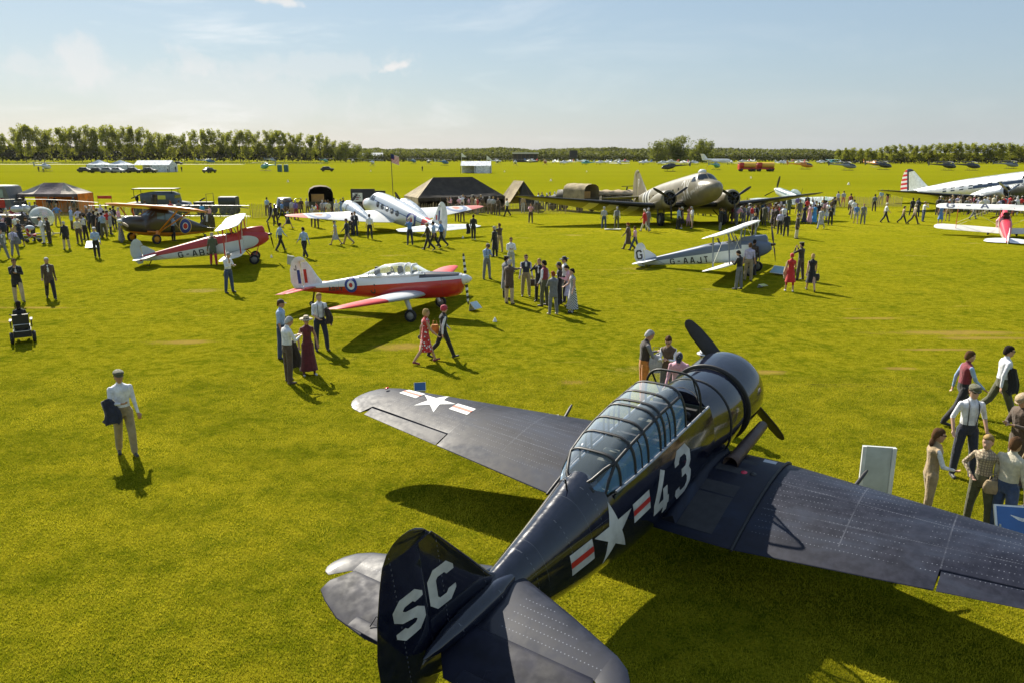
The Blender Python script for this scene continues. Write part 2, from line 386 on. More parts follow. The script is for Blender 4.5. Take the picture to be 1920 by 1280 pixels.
# ---------- trees
def leaf_mat(name, c1, c2, tr_=.45):
    t = NT(name); P = t.pos(); n = t.noise(P, .35, 3, .6); n2 = t.noise(P, 1.7, 2)
    c = t.mix(t.step(n*.6+n2*.4, .35, .65), c1, c2)
    t.set(color=c, rough=.7, spec=.2)
    tl = t.node('ShaderNodeBsdfTranslucent'); t.put(tl.inputs[0], t.mix(.5, c, (.32, .34, .03)))
    mx = t.node('ShaderNodeMixShader'); mx.inputs[0].default_value = tr_
    out = t.t.nodes['Material Output']
    t.t.links.new(t.b.outputs[0], mx.inputs[1]); t.t.links.new(tl.outputs[0], mx.inputs[2]); t.t.links.new(mx.outputs[0], out.inputs[0])
    return t.m
POPLAR = leaf_mat('poplar_leaves', (.085, .110, .014), (.42, .42, .040), .62)
OAK = leaf_mat('broadleaf_leaves', (.060, .085, .015), (.19, .21, .03), .4)
FAR = leaf_mat('far_wood_leaves', (.045, .060, .022), (.10, .11, .03), .3)
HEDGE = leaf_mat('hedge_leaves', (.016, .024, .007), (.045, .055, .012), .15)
BARK = mat('bark', (.09, .075, .055), .9)
def cards(P, size, rs):
    """random leaf cluster cards around the points P (numpy n x 3)"""
    n = len(P); a = rs.normal(size=(n, 3)); a /= np.linalg.norm(a, axis=1)[:, None]
    b = np.cross(a, rs.normal(size=(n, 3))); b /= np.linalg.norm(b, axis=1)[:, None]
    s = (size*rs.uniform(.6, 1.4, n))[:, None]; s2 = s*rs.uniform(.5, .9, (n, 1))
    V = np.stack([P-a*s-b*s2*.3, P+b*s2, P+a*s+b*s2*.2, P-b*s2], 1).reshape(-1, 3)
    return V, np.arange(4*n).reshape(n, 4)
def card_obj(name, P, size, rs, m, parent=None):
    V, Fc = cards(P, size, rs); me = bpy.data.meshes.new(name); me.from_pydata(V.tolist(), [], Fc.tolist()); me.materials.append(m)
    o = bpy.data.objects.new(name, me); COL.objects.link(o)
    if parent is not None: o.parent = parent
    return o
def tree_proto(seed, h, w, n, size, m, kind='poplar', trunk=.22, base=.2):
    rs = np.random.default_rng(seed); r = random.Random(seed)
    root = thing('tree' if kind != 'poplar' else 'poplar_tree', '', 'tree')
    mb = MB(); pts = [Vector((0, 0, 0))]; d = Vector((r.uniform(-.03, .03), r.uniform(-.03, .03), 1))
    for i in range(6): pts.append(pts[-1]+d*h*.15+Vector((r.uniform(-.02, .02), r.uniform(-.02, .02), 0))*h*.3)
    mb.tube(pts, [trunk*(1-.14*i) for i in range(7)], 7)
    tips = []
    for k in range(16 if kind == 'poplar' else 12):
        t = r.uniform(base+.05, .88); a = r.uniform(0, 2*pi); p0 = Vector((0, 0, 0)).lerp(pts[-1], t); L = w*.5*r.uniform(.6, 1.0)*(1.1-t*.6)
        up = h*(.16 if kind == 'poplar' else .08)
        p2 = p0+Vector((cos(a)*L, sin(a)*L, up*r.uniform(.5, 1))); p1 = (p0+p2)/2+Vector((0, 0, -.03*h))
        mb.tube([p0, p1, p2], [trunk*.4, trunk*.25, .03], 5); tips += [p2, (p1+p2)/2]
    mb.build('trunk', BARK, root)
    C = []
    for p in tips+[pts[-1]*.97, pts[-1]*.85+Vector((w*.1, 0, 0)), pts[-1]*.75]: C.append((p, w*r.uniform(.13, .21)))
    for _ in range(26):
        t = r.uniform(base, 1.); a = r.uniform(0, 2*pi)
        prof = sin(pi*min(1, (t-base*.6)/(1.04-base*.6)))**.38 if kind == 'poplar' else sqrt(max(.02, 1-((t-.55)/.47)**2))
        C.append((Vector((cos(a), sin(a), 0))*w*.5*prof*r.uniform(.35, .95)+Vector((0, 0, t*h)), w*r.uniform(.10, .19)))
    per = n//len(C); P = []
    for c, rad in C:
        q = rs.normal(size=(per, 3)); q /= np.linalg.norm(q, axis=1)[:, None]; q *= (rad*rs.uniform(.3, 1, (per, 1))**.5); q[:, 2] *= 1.15
        P.append(q+np.array(c))
    P = np.concatenate(P); P = P[P[:, 2] > .3]
    card_obj('crown', P, size, rs, m, root)
    return root
tcount = [0]
def plant_row(protos, spots, label, group, hs):
    for i, (x, y, s, lab) in enumerate(spots):
        p = protos[i % len(protos)]; k = s
        o = dup(p, (x, y, 0), random.uniform(0, 6.28), lab or label, group, scale=(k*random.uniform(.9, 1.1), k*random.uniform(.9, 1.1), k))
pops = [tree_proto(11+i, 1.*[24, 22, 25, 20][i], [9.6, 8.8, 10.4, 9.0][i], 3600, .34, POPLAR, 'poplar') for i in range(4)]
oaks = [tree_proto(31+i, 12, 14, 4200, .32, OAK, 'oak', .35, .12) for i in range(3)]
ORD = ['first', 'second', 'third', 'fourth', 'fifth', 'sixth', 'seventh', 'eighth', 'ninth', 'tenth', 'eleventh', 'twelfth', 'thirteenth', 'fourteenth', 'fifteenth', 'sixteenth', 'seventeenth', 'eighteenth', 'nineteenth', 'twentieth']
def nth(i):
    if i < 20: return ORD[i]
    te = {2: 'twenty', 3: 'thirty', 4: 'forty', 5: 'fifty', 6: 'sixty'}[(i+1)//10]
    return te+'-'+ORD[(i+1) % 10-1] if (i+1) % 10 else te[:-1]+'ieth'
# (u, top v) silhouettes read off the tree line
L_ = [(-12, 246), (3, 243), (30, 238), (48, 232), (64, 236), (82, 236), (98, 240), (122, 238), (137, 236), (153, 237), (170, 233), (184, 240), (200, 234), (214, 232), (232, 236), (250, 236), (266, 238), (284, 242), (298, 247), (312, 250), (328, 250), (345, 248), (364, 242), (382, 242), (400, 241), (418, 242), (434, 244), (450, 243), (466, 243), (482, 245), (500, 243), (515, 243), (532, 245), (548, 247), (564, 248), (582, 252), (600, 249), (614, 254), (628, 262)]
YL = 505.
for i, (u, v) in enumerate(L_):
    y = YL+random.uniform(-8, 8); dd = ray(u, 290); x = dd.x/dd.y*y
    hh = (CAM_H+(286.3-v)*y/F_PX)*.93; p = pops[i % 4]
    k = hh/[24, 22, 25, 20][i % 4]
    dup(p, (x, y, 0), random.uniform(0, 6.28), 'tall airy poplar, %s from the left in the left tree line' % nth(i), 'poplars in the left tree line', scale=(k*1.0, k*1.0, k))
R_ = [(1572, 282), (1586, 279), (1600, 279), (1614, 281), (1628, 280), (1640, 282), (1652, 279), (1664, 276), (1676, 275), (1690, 273), (1704, 273), (1718, 276), (1731, 275), (1744, 272), (1758, 271), (1771, 272), (1784, 271), (1797, 268), (1810, 272), (1824, 271), (1838, 273), (1852, 271), (1866, 270), (1880, 272), (1895, 271), (1908, 273), (1921, 272), (1935, 273)]
for i, (u, v) in enumerate(R_):
    y = 430+random.uniform(-4, 4); dd = ray(u, 290); x = dd.x/dd.y*y
    hh = CAM_H+(286.3-v)*y/F_PX+.4; k = hh/[24, 22, 25, 20][i % 4]
    dup(pops[i % 4], (x, y, 0), random.uniform(0, 6.28), 'bushy yellow-green tree, %s from the left in the right tree line' % nth(i), 'trees in the right tree line', scale=(k*1.25, k*1.25, k))
for (u, v, y, k, lab) in [(1232, 272, 470, 1.0, 'broad tree at the left of the clump behind the parked light planes'), (1254, 266, 474, 1.15, 'tallest broad tree of the clump behind the parked light planes'), (1276, 264, 478, 1.1, 'broad tree in the middle of the clump behind the parked light planes'), (1310, 269, 462, .95, 'rounded green tree standing alone right of the clump'), (1325, 272, 466, .8, 'smaller rounded green tree at the right end of the clump'), (668, 277, 500, .9, 'low bushy tree at the right end of the left tree line'), (648, 270, 498, .9, 'leaning bushy tree after the last poplar of the left line'), (690, 284, 500, .75, 'small round tree beside the left tree line end')]:
    dd = ray(u, 290); x = dd.x/dd.y*y; hh = CAM_H+(286.3-v)*y/F_PX+.6
    q = hh/12.; dup(oaks[int(u) % 3], (x, y, 0), random.uniform(0, 6), lab, None, scale=(q*.9, q*.9, q))
for p in pops+oaks:
    for ch in list(p.children): bpy.data.objects.remove(ch)
    bpy.data.objects.remove(p)
def strip(name, x0, x1, y0, depth, hfun, n, size, m, seed, lab=None, cat=None):
    rs = np.random.default_rng(seed); x = rs.uniform(x0, x1, n); y = y0+rs.uniform(0, depth, n)
    h = np.array([hfun(a, b) for a, b in zip(x, y)]); z = h*rs.uniform(0.02, 1, n)**.6
    o = card_obj(name, np.stack([x, y, z], 1), size, rs, m); tag(o, lab, cat, kind='stuff'); return o
import mathutils
def bumps(base, amp, sc, seed=0.):
    return lambda x, y: base+amp*mathutils.noise.noise(Vector((x/sc, y/sc, seed)))+amp*.6*mathutils.noise.noise(Vector((x/sc*2.7, y/sc*2.7, seed+5)))
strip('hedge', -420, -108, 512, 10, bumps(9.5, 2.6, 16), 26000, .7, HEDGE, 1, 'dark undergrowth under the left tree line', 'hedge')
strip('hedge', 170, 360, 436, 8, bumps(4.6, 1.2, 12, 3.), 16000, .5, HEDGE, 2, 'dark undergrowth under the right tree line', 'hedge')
strip('scrub', -700, -100, 418, 20, bumps(.7, .5, 9, 9.), 9000, .35, OAK, 3, 'low scrub strip behind the pale perimeter track', 'scrub')
strip('wood', -150, 300, 640, 70, bumps(6.6, 2.6, 26, 2.), 34000, .95, FAR, 4, 'far wood closing the airfield in the middle distance', 'wood')
strip('wood', -260, 460, 1150, 60, bumps(10., 4., 60, 4.), 26000, 1.7, FAR, 5, 'most distant belt of trees on the horizon', 'wood')
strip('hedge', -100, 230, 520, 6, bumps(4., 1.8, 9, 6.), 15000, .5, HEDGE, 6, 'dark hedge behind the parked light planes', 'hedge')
# background objects behind the field close the view at the far left and right too
strip('wood', -1500, -380, 620, 60, bumps(9, 4, 30, 8.), 18000, 1.3, FAR, 7, 'wood beyond the left end of the airfield', 'wood')
strip('wood', 340, 1500, 520, 60, bumps(8, 3, 30, 8.5), 18000, 1.3, FAR, 8, 'wood beyond the right end of the airfield', 'wood')
# haze
hz = MB(); hz.box((0, 2450, 40), (7600, 5040, 82)); hzo = hz.build('haze', None); hzo.data.materials.clear()
hm = bpy.data.materials.new('haze_air'); hm.use_nodes = True; hn = hm.node_tree; hn.nodes.remove(hn.nodes['Principled BSDF'])
pv = hn.nodes.new('ShaderNodeVolumePrincipled'); pv.inputs['Color'].default_value = (.93, .95, 1, 1); pv.inputs['Density'].default_value = .00002; pv.inputs['Anisotropy'].default_value = .3
hn.links.new(pv.outputs[0], hn.nodes['Material Output'].inputs['Volume']); hzo.data.materials.append(hm); tag(hzo, kind='stuff')
hzo['label'] = 'thin pale air haze over the airfield'; hzo['category'] = 'haze'
# ============================================================ aircraft parts library
def acT(th, z0):
    """aircraft coordinates (x aft, y starboard, z up from the thrust line) -> local of a root whose +Y is the heading"""
    c, s = cos(th), sin(th)
    return lambda p: Vector((p.y, -p.x*c - p.z*s, -p.x*s + p.z*c + z0))
def sec(x, hw, zt, zb, n=32, e=2.2, zc=None, a0=0., a1=2*pi, et=None):
    """superellipse ring; angle 0 = starboard, 90 = top"""
    zc = (zt+zb)/2 if zc is None else zc; out = []
    full = abs(a1-a0-2*pi) < 1e-6; m = n if full else n-1
    for i in range(n):
        a = a0+(a1-a0)*i/m; c, s = cos(a), sin(a); k = e if s < 0 or et is None else et
        y = hw*abs(c)**(2/k)*(1 if c >= 0 else -1); z = abs(s)**(2/k)
        out.append((x, y, zc+(z*(zt-zc) if s >= 0 else -z*(zc-zb))))
    return out
def interp(tab, x):
    if x <= tab[0][0]: return tab[0][1:]
    for a, b in zip(tab, tab[1:]):
        if x <= b[0]:
            t = (x-a[0])/(b[0]-a[0]); return tuple(p+(q-p)*t for p, q in zip(a[1:], b[1:]))
    return tab[-1][1:]
def foil(st, n=12, a=0., b=1., vert=False):
    """airfoil loop for a station (span, xLE, xTE, z, thickness)"""
    y, xl, xt, z, th = st; c = xt-xl; up = []; lo = []
    for i in range(n+1):
        t = a+(b-a)*(1-cos(pi*i/n))/2
        h = 5*th*c*(.2969*sqrt(t)-.126*t-.3516*t*t+.2843*t**3-.1030*t**4)
        cam_ = .0 if vert else .02*c*4*t*(1-t)
        up.append((xl+c*t, h*1.0+cam_, y)); lo.append((xl+c*t, -h*.85+cam_*.6 if not vert else -h, y))
    if a == 0: loop = up[::-1]+lo[1:]
    else: loop = up[::-1]+lo
    return [(p[0], y, z+p[1]) for p in loop] if not vert else [(p[0], z+p[1], y) for p in loop]
def wing(mb, sts, a=0., b=1., m=0, n=12, vert=False, bs=None):
    rings = []
    for i, s in enumerate(sts):
        bb = bs[i] if bs else b; rings.append(foil(s, n, a, bb, vert))
    mb.loft(rings, m, True)
def mirror(sts): return [(-s[0],)+tuple(s[1:]) for s in sts]
def wheel(root, c, r, w, T, rimc=(.35, .36, .37), name='wheel', spokes=False):
    mb = MB(T); x, y, z = c; t = w/2
    mb.lathe([(-t*.6, r*.62), (-t, r*.75), (-t*.85, r*.93), (-t*.4, r), (t*.4, r), (t*.85, r*.93), (t, r*.75), (t*.6, r*.62)], c, 'y', 24)
    o = mb.build(name, mat('tyre_rubber', (.018, .018, .019), .85), root)
    mb = MB(T); mb.lathe([(-t*.62, .01), (-t*.7, r*.3), (-t*.4, r*.4), (-t*.62, r*.62), (t*.62, r*.62), (t*.4, r*.4), (t*.7, r*.3), (t*.62, .01)], c, 'y', 20)
    mb.build('rim', mat('rim_%.2f%.2f' % (rimc[0], rimc[2]), rimc, .4, .3), o); return o
def prop(root, T, R_, nb, ang, chord, m, hubr=.09, name='propeller', c=(0, 0, 0), tipm=None, tw0=.25, twist=.7):
    mb = MB(T)
    for k in range(nb):
        a = ang+2*pi*k/nb; er = Vector((0, sin(a), cos(a))); et = Vector((0, cos(a), -sin(a))); ex = Vector((1, 0, 0)); rings = []
        for t, cf, tf in ((.06, .35, .8), (.16, .5, .6), (.32, .9, .3), (.55, 1., .16), (.8, .92, .11), (.94, .68, .08), (.985, .4, .07), (1., .12, .06)):
            tw = twist*(1-t)+tw0; ch = chord*cf; q = []
            for j in range(10):
                b_ = 2*pi*j/10; u = cos(b_)*ch/2; v = sin(b_)*ch/2*tf
                q.append(Vector(c)+er*R_*t+et*(u*cos(tw)-v*sin(tw))+ex*(u*sin(tw)+v*cos(tw)))
            rings.append(q)
        if tipm: mb.loft(rings[:5], 0, False); mb.loft(rings[4:], 1, True)
        else: mb.loft(rings, 0, True)
    mb.lathe([(c[0]-.10, .015), (c[0]-.08, hubr*.8), (c[0], hubr), (c[0]+.15, hubr), (c[0]+.2, .02)], (0, c[1], c[2]), 'x', 14)
    return mb.build(name, [m, tipm] if tipm else m, root)
def place_ac(name, label, cat, O, az, th, group=None):
    root = thing(name, label, cat, (O[0], O[1], 0), -az, group)
    return root, acT(th, O[2])
BLACKM = mat('black_rubber_paint', (.012, .012, .013), .55)
DGREY = mat('dark_grey_metal', (.05, .05, .055), .5, .3)
SILVER = mat('bare_aluminium', (.62, .63, .64), .32, .85, var=.06)
WHITEM = mat('white_marking', (.72, .72, .70), .6)
PROPM = mat('propeller_black', (.018, .015, .014), .5)
FADEW = mat('faded_white_marking', (.46, .46, .45), .6, var=.22)
REDM = mat('red_marking', (.45, .02, .015), .5); BLUEM = mat('blue_marking', (.02, .04, .22), .5); YELM = mat('yellow_marking', (.65, .42, .03), .5)
PRED = mat('faded_red_marking', (.62, .17, .11), .6)

# ============================================================ the dark blue trainer in the foreground
def navy(name, kind):
    t = NT(name); A = t.attr(); x, y, z = t.xyz(A); ay = y.abs()
    n1 = t.noise(t.scale(A, 1, .35, 1) if kind == 'wing' else A, 1.7, 5, .6, .5); n2 = t.noise(A, 9., 4, .6)
    base = t.mix(t.step(n2, .35, .7), (.0044, .0054, .0135), (.0086, .0104, .0230))
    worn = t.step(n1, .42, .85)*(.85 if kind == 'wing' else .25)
    c = t.mix(worn, base, (.024, .036, .066) if kind == 'wing' else (.016, .020, .032))  # wing wear colour also carries a painted bluish sky sheen
    rr = t.step(n1*.6+n2*.4, .36, .66, .46, .62) if kind != 'body' else t.step(n2, .3, .7, .07, .17)
    if kind in ('wing', 'tail'):
        px, py = (.125, .052) if kind == 'wing' else (.11, .045)
        fx = ((x/px).fract()-.5).abs()*px; fy = ((ay/py).fract()-.5).abs()*py
        dots = t.step((fx*fx+fy*fy).sqrt(), .0045, .0085, 1, 0)
        if kind == 'wing':
            lo = ay > 1.62; ch = (x > 1.75)*(x < 3.62)
            rows = (t.noise(t.vec(ay*.6, (x/px)._m('FLOOR'), 0.), 3., 1) > .40)
            dots = dots*lo*ch*rows
            rib = t.step(((ay-3.92).abs()).min((ay-2.75).abs()).min((ay-5.2).abs()), .006, .012, 1, 0)*(x > 1.9)*(x < 3.5)*(ay > 1.6)
            spar = t.step(((x-2.35-(ay-1.5)*.12).abs()).min((x-3.05-(ay-1.5)*.02).abs()), .005, .010, 1, 0)*(ay > 1.6)
            dd = (((x+ay)/.03).fract()-.5).abs() < .3
            dots = dots.max(rib*dd*.5).max(spar*dd*.45)
            wear = t.step(t.noise(A, 1.6, 5, .7), .36, .62, .1, 1.)
            dots = dots*wear
        else:
            dots = dots*(ay > .45)*(ay < 1.72)*(x > 7.12)*(x < 7.66)*((ay*.55+6.73) < x)
        c = t.mix(dots*.5, c, (.26, .28, .33))
    else:
        # body rivets in rings and panel seams
        ang = t.attr()
        fr = t.step((((x-.21)/.62).fract()-.5).abs()*.62, .004, .009, 1, 0)*(x > 5.)
        dz = ((z/.06).fract()-.5).abs() < .2
        c = t.mix(fr*dz*.2, c, (.30, .31, .33))
        seam = t.step((x-5.72).abs().min((x-6.55).abs()).min((x-.60).abs()).min(((z-.33).abs()).max((5.3-x)*9.).max((x-6.9)*9.)).min((y.abs()-.02).abs().max((x-1.1)*9.)).min(((z+.12).abs()).max((x-3.4)*9.).max((1.3-x)*9.)), .003, .008, 1, 0)
        c = t.mix(seam*.6, c, (.05, .055, .065))
        scr = t.step(t.noise(t.scale(A, 1.5, 1, 8), 22., 4, .7), .66, .74); c = t.mix(scr*.35, c, (.10, .10, .11))
    t.set(color=c, rough=rr, coat=.04 if kind == 'wing' else .6, coatr=.08, spec=.5 if kind == 'body' else .22)
    if kind == 'wing': t.bump(t.noise(t.scale(A, 1, 1, 1), 5., 3)*.5+n1*.2, .10, .03)
    elif kind == 'body': t.bump(t.noise(A, 3.5, 3), .10, .03)
    return t.m
def build_t6():
    root, T = place_ac('trainer_aircraft', 'glossy dark navy single-engine trainer aircraft with white 43 and SC in the foreground', 'aircraft', (4.0397, 13.4661, 2.04866), .6353, .14825)
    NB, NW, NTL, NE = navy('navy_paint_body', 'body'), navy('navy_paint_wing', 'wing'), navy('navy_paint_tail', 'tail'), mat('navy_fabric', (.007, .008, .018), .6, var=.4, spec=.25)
    # ---- fuselage: (x, half width, top, bottom, centre, exponent)
    FS = [(1.18, .66, .66, -.66, 0, 2.05), (1.45, .665, .69, -.69, 0, 2.1), (1.75, .64, .71, -.73, 0, 2.2), (2.05, .60, .73, -.76, 0, 2.3), (2.3, .575, .74, -.78, 0, 2.3),
          (3.0, .55, .98, -.80, -.05, 2.2), (4.0, .54, .99, -.78, -.05, 2.2), (4.8, .51, .95, -.70, -.03, 2.2), (5.25, .475, .83, -.63, 0, 2.15), (5.8, .42, .72, -.53, 0, 2.1), (6.4, .34, .62, -.41, .05, 2.1), (7.0, .255, .54, -.28, .1, 2.1), (7.5, .19, .50, -.17, .14, 2.1), (8.0, .13, .45, -.07, .17, 2.1), (8.35, .07, .36, .05, .2, 2.), (8.5, .015, .25, .17, .21, 2.)]
    def S(x, **k):
        hw, zt, zb, zc, e = interp(FS, x); return sec(x, hw, zt, zb, 40, e, zc, **k)
    hull = MB(T)
    hull.loft([S(x) for x in (1.18, 1.3, 1.45, 1.6, 1.75, 1.9, 2.05, 2.18, 2.3)], 0, True)
    def cut(x):     # open section between the cockpit rails
        hw, zt, zb, zc, e = interp(FS, x); rz = .555
        k = ((rz-zc)/(zt-zc)); a = math.asin(min(.98, k**(e/2)))
        return sec(x, hw, zt, zb, 40, e, zc, pi-a, 2*pi+a)
    cx = [2.3, 2.45, 2.7, 3.0, 3.4, 3.8, 4.2, 4.6, 4.9, 5.1, 5.25]
    FS[4] = (2.3, .575, .93, -.78, 0, 2.3)
    hull.loft([cut(x) for x in cx], 0, False, False)
    FS[4] = (2.3, .575, .74, -.78, 0, 2.3)
    hull.loft([S(x) for x in (5.25, 5.4, 5.6, 5.8, 6.1, 6.4, 6.7, 7.0, 7.25, 7.5, 7.75, 8.0, 8.2, 8.35, 8.5)], 0, True)
    fus = hull.build('fuselage', NB, root); hb = hull.bvh()
    # seams: thin raised bands at firewall and rear edge of cowl
    bd = MB(T)
    for x, r0 in ((1.77, 1.008), (2.31, 1.006)):
        if x < 2: bd.loft([[(p[0], p[1]*k, p[2]*k) for p in S(xx)] for xx, k in ((x-.02, 1.0), (x-.015, 1.022), (x+.015, 1.022), (x+.02, 1.0))], 0, False)
    bd.build('cowl_seam_band', BLACKM, fus)
    tub = MB(T); tub.loft([[(x, y*interp(FS, x)[0]*.86, z) for y, z in ((1, .54), (.97, .1), (.9, -.35), (0, -.42), (-.9, -.35), (-.97, .1), (-1, .54))] for x in (2.36, 3.0, 4.0, 5.15)], 0, False, False, False)
    tub.slab([(2.36, -.44, .56), (2.36, .44, .56), (2.36, .44, -.42), (2.36, -.44, -.42)], (-.03, 0, 0)); tub.slab([(5.15, -.34, .60), (5.15, .34, .60), (5.15, .34, -.42), (5.15, -.34, -.42)], (.03, 0, 0))
    tub.box((3.75, 0, .1), (.05, .8, .85)); ck = tub.build('cockpit_interior', mat('cockpit_green', (.035, .045, .035), .7), root)
    # rails
    rl = MB(T)
    for s in (-1, 1): rl.tube([(x, s*interp([(2.3, .485), (3, .478), (4, .47), (4.8, .44), (5.2, .40)], x)[0], .565) for x in (2.32, 2.7, 3.2, 3.7, 4.2, 4.7, 5.1)], .022, 6)
    rl.build('canopy_rail', mat('worn_rail', (.30, .31, .33), .4, .5), root)
    for nm, x0 in (('seat', 3.25), ('seat', 4.25)):
        sm = MB(T); sm.box((x0, 0, -.05), (.42, .42, .09)); sm.box((x0+.24, 0, .28), (.07, .42, .62)); sm.box((x0+.22, 0, .68), (.08, .22, .16), 0)
        sm.build(nm, mat('seat_canvas', (.08, .085, .06), .8), ck)
    ip = MB(T); ip.box((2.55, 0, .42), (.06, .78, .34)); ip.box((3.68, 0, .45), (.05, .7, .3))
    for yy in (-.25, -.08, .09, .26):
        for zz in (.34, .5): ip.lathe([(2.585, .055), (2.6, .05), (2.6, .01)], (0, yy, zz), 'x', 12, 1)
    ip.build('instrument_panel', [BLACKM, DGREY], ck)
    # ---- canopy
    def cz(x): return interp([(2.52, 1.17), (3.1, 1.19), (3.8, 1.18), (4.3, 1.13), (4.7, 1.06), (5.0, .97), (5.25, .83), (5.4, .73)], x)[0]
    def cw(x): return interp([(2.3, .46), (3.0, .46), (4.3, .445), (4.9, .41), (5.25, .33), (5.4, .26)], x)[0]
    def arc(x, n=17, k=1., zb=.57, dx=0.):
        out = []
        for i in range(n):
            a = pi*i/(n-1); c, s = cos(a), sin(a); h = abs(s)**.66
            z = zb+(cz(x)*k+(k-1)*.0-zb)*h
            out.append((x+dx*h, cw(x)*k*abs(c)**.52*(1 if c >= 0 else -1), z))
        return out
    G = glass('trainer_canopy_glass', (.62, .74, .84), .10, .02, .6)
    gl = MB(T); xs_ = [3.1, 3.4, 3.75, 4.0, 4.3, 4.62, 4.95, 5.1, 5.25, 5.38]; G2 = glass('trainer_side_glass', (.16, .36, .60), .42, .02, .7)  # blue sky reflection put into the side glass tint
    gl.loft([arc(x, k=.998)[4:13] for x in xs_], 0, False, False)
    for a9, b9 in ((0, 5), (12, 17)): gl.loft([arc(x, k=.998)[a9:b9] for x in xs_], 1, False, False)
    fr = MB(T)
    for x in (3.1, 3.44, 3.76, 3.9, 4.26, 4.6, 4.95, 5.38): fr.tube(arc(x, 21, 1.004), [(.010, .030)]*21, 6, flat=(1, 0, 0))
    for sgn in (1, -1):
        for i0, xa, xb in ((4, 3.1, 4.95),):
            P_ = [arc(x, 17)[i0 if sgn > 0 else 16-i0] for x in (3.1, 3.4, 3.76, 4.0, 4.3, 4.62, 4.95)]; fr.tube(P_, .024, 6)
        q = arc(4.95, 17)[4 if sgn > 0 else 12]
        fr.tube([q, arc(5.15, 17)[2 if sgn > 0 else 14], arc(5.25, 17)[0 if sgn > 0 else 16]], .024, 6)
        fr.tube([q, arc(5.12, 17)[5 if sgn > 0 else 11], arc(5.30, 17)[6 if sgn > 0 else 10], arc(5.38, 17)[7 if sgn > 0 else 9]], .024, 6)
        for x in (3.6,): fr.tube([arc(x)[i] for i in (range(0, 5) if sgn > 0 else range(12, 17))], .013, 5)
        for x in (4.43,): fr.tube([arc(x)[i] for i in (range(0, 5) if sgn > 0 else range(12, 17))], .013, 5)
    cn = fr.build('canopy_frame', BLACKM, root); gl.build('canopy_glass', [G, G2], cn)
    ws = MB(T); wsr = [[(2.20+.0*abs(p[1]), p[1]*.9, .66+(p[2]-.66)*.05) for p in arc(2.56)], arc(2.56)]
    wsr[0] = [(2.17+.30*(abs(p[1])/.46)**2, p[1]*.95, .60+.13*max(0, 1-(abs(p[1])/.46)**2)) for p in arc(2.56)]
    ws.loft(wsr, 0, False, False); wf = MB(T); wf.tube(arc(2.56, 21), .020, 6); wf.tube(wsr[0], .016, 6)
    for i in (5, 11): wf.tube([wsr[0][i], wsr[1][i]], .015, 6)
    wo = wf.build('windscreen_frame', BLACKM, root); ws.build('windscreen_glass', G, wo)
    # ---- engine cowl with the groove behind it
    cw_ = MB(T); cw_.lathe([(.40, .50), (.30, .555), (.26, .60), (.29, .645), (.38, .675), (.55, .695), (.85, .705), (1.10, .70)], (0, 0, 0), 'x', 48)
    co = cw_.build('engine_cowl', NB, root)
    gr = MB(T); gr.lathe([(1.09, .70), (1.10, .655), (1.19, .655)], (0, 0, 0), 'x', 48); gr.lathe([(1.10, .716), (1.11, .722), (1.135, .722), (1.145, .715), (1.145, .66)], (0, 0, 0), 'x', 48)
    gr.build('cowl_groove', BLACKM, co)
    en = MB(T); en.lathe([(.38, .02), (.36, .16), (.55, .2), (.9, .3), (.9, .69)], (0, 0, 0), 'x', 24)
    for k in range(9):
        a = 2*pi*k/9; en.tube([(.62, sin(a)*.15, cos(a)*.15), (.62, sin(a)*.56, cos(a)*.56)], .11, 10)
    en.build('radial_engine', DGREY, root)
    prop(root, T, 1.37, 2, -.7402, .27, PROPM, .11, twist=-.45, tw0=-.30)
    # ---- wings
    cen = [(0, 1.45, 3.97, -.66, .15), (.5, 1.45, 3.97, -.66, .15), (1.0, 1.45, 3.97, -.66, .15), (1.5, 1.45, 3.96, -.655, .148)]
    def wst(y):
        t = (y-1.5)/4.6; return (y, 1.46+1.20*t, 3.96-.18*t, -.655+.42*t, .148-.045*t)
    out_ = [wst(y) for y in (1.5, 2.0, 2.75, 3.5, 3.905, 3.915, 4.6, 5.3, 5.8, 5.9)]; tip = [(6.1, 2.72, 3.76, -.235, .10), (6.25, 2.85, 3.68, -.22, .085), (6.35, 3.02, 3.56, -.21, .06), (6.40, 3.2, 3.42, -.205, .03)]
    wb = MB(T)
    wing(wb, mirror(cen[::-1])+cen[1:], 0, 1, 0, 14)
    for sgn in (1, -1):
        st = out_+tip; bs = [1., 1, 1, 1, 1, .80, .80, .79, .785, 1.]+[1]*4
        wing(wb, st if sgn > 0 else mirror(st), 0, 1, 0, 14, bs=bs)
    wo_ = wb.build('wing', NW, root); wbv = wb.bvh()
    for sgn in (1, -1):
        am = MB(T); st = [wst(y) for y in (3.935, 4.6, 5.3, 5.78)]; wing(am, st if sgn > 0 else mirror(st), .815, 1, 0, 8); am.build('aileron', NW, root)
        jm = MB(T); f0 = foil((sgn*1.5, 1.44, 3.98, -.655, .158), 14); jm.tube(f0[:15], .024, 6); jm.build('wing_joint_strip', BLACKM, wo_)
        wk = MB(T); P_ = []
        for x in (1.9, 2.3, 2.8, 3.3, 3.8):
            row = []
            for y in (.62, .8, 1.0, 1.15):
                h = wbv.ray_cast(Vector((x, sgn*y, 1)), Vector((0, 0, -1))); row.append((x, sgn*y, h[0].z+.005))
            P_.append(row)
        wk.loft(P_, 0, False, False); wk.build('wing_walkway', mat('walkway_grit', (.030, .030, .034), .9), wo_)
        # root fillet
        fl = MB(T); fl.loft([[(x, sgn*.30, z), (x, sgn*.56, z+.14), (x, sgn*.60, z+.03), (x, sgn*.68, z-.02), (x, sgn*.68, z-.08), (x, sgn*.3, z-.1)] for x, z in ((1.7, -.56), (2.2, -.47), (2.8, -.46), (3.3, -.53), (3.8, -.64))], 0, True, True); fl.build('wing_root_fillet', NW, root)
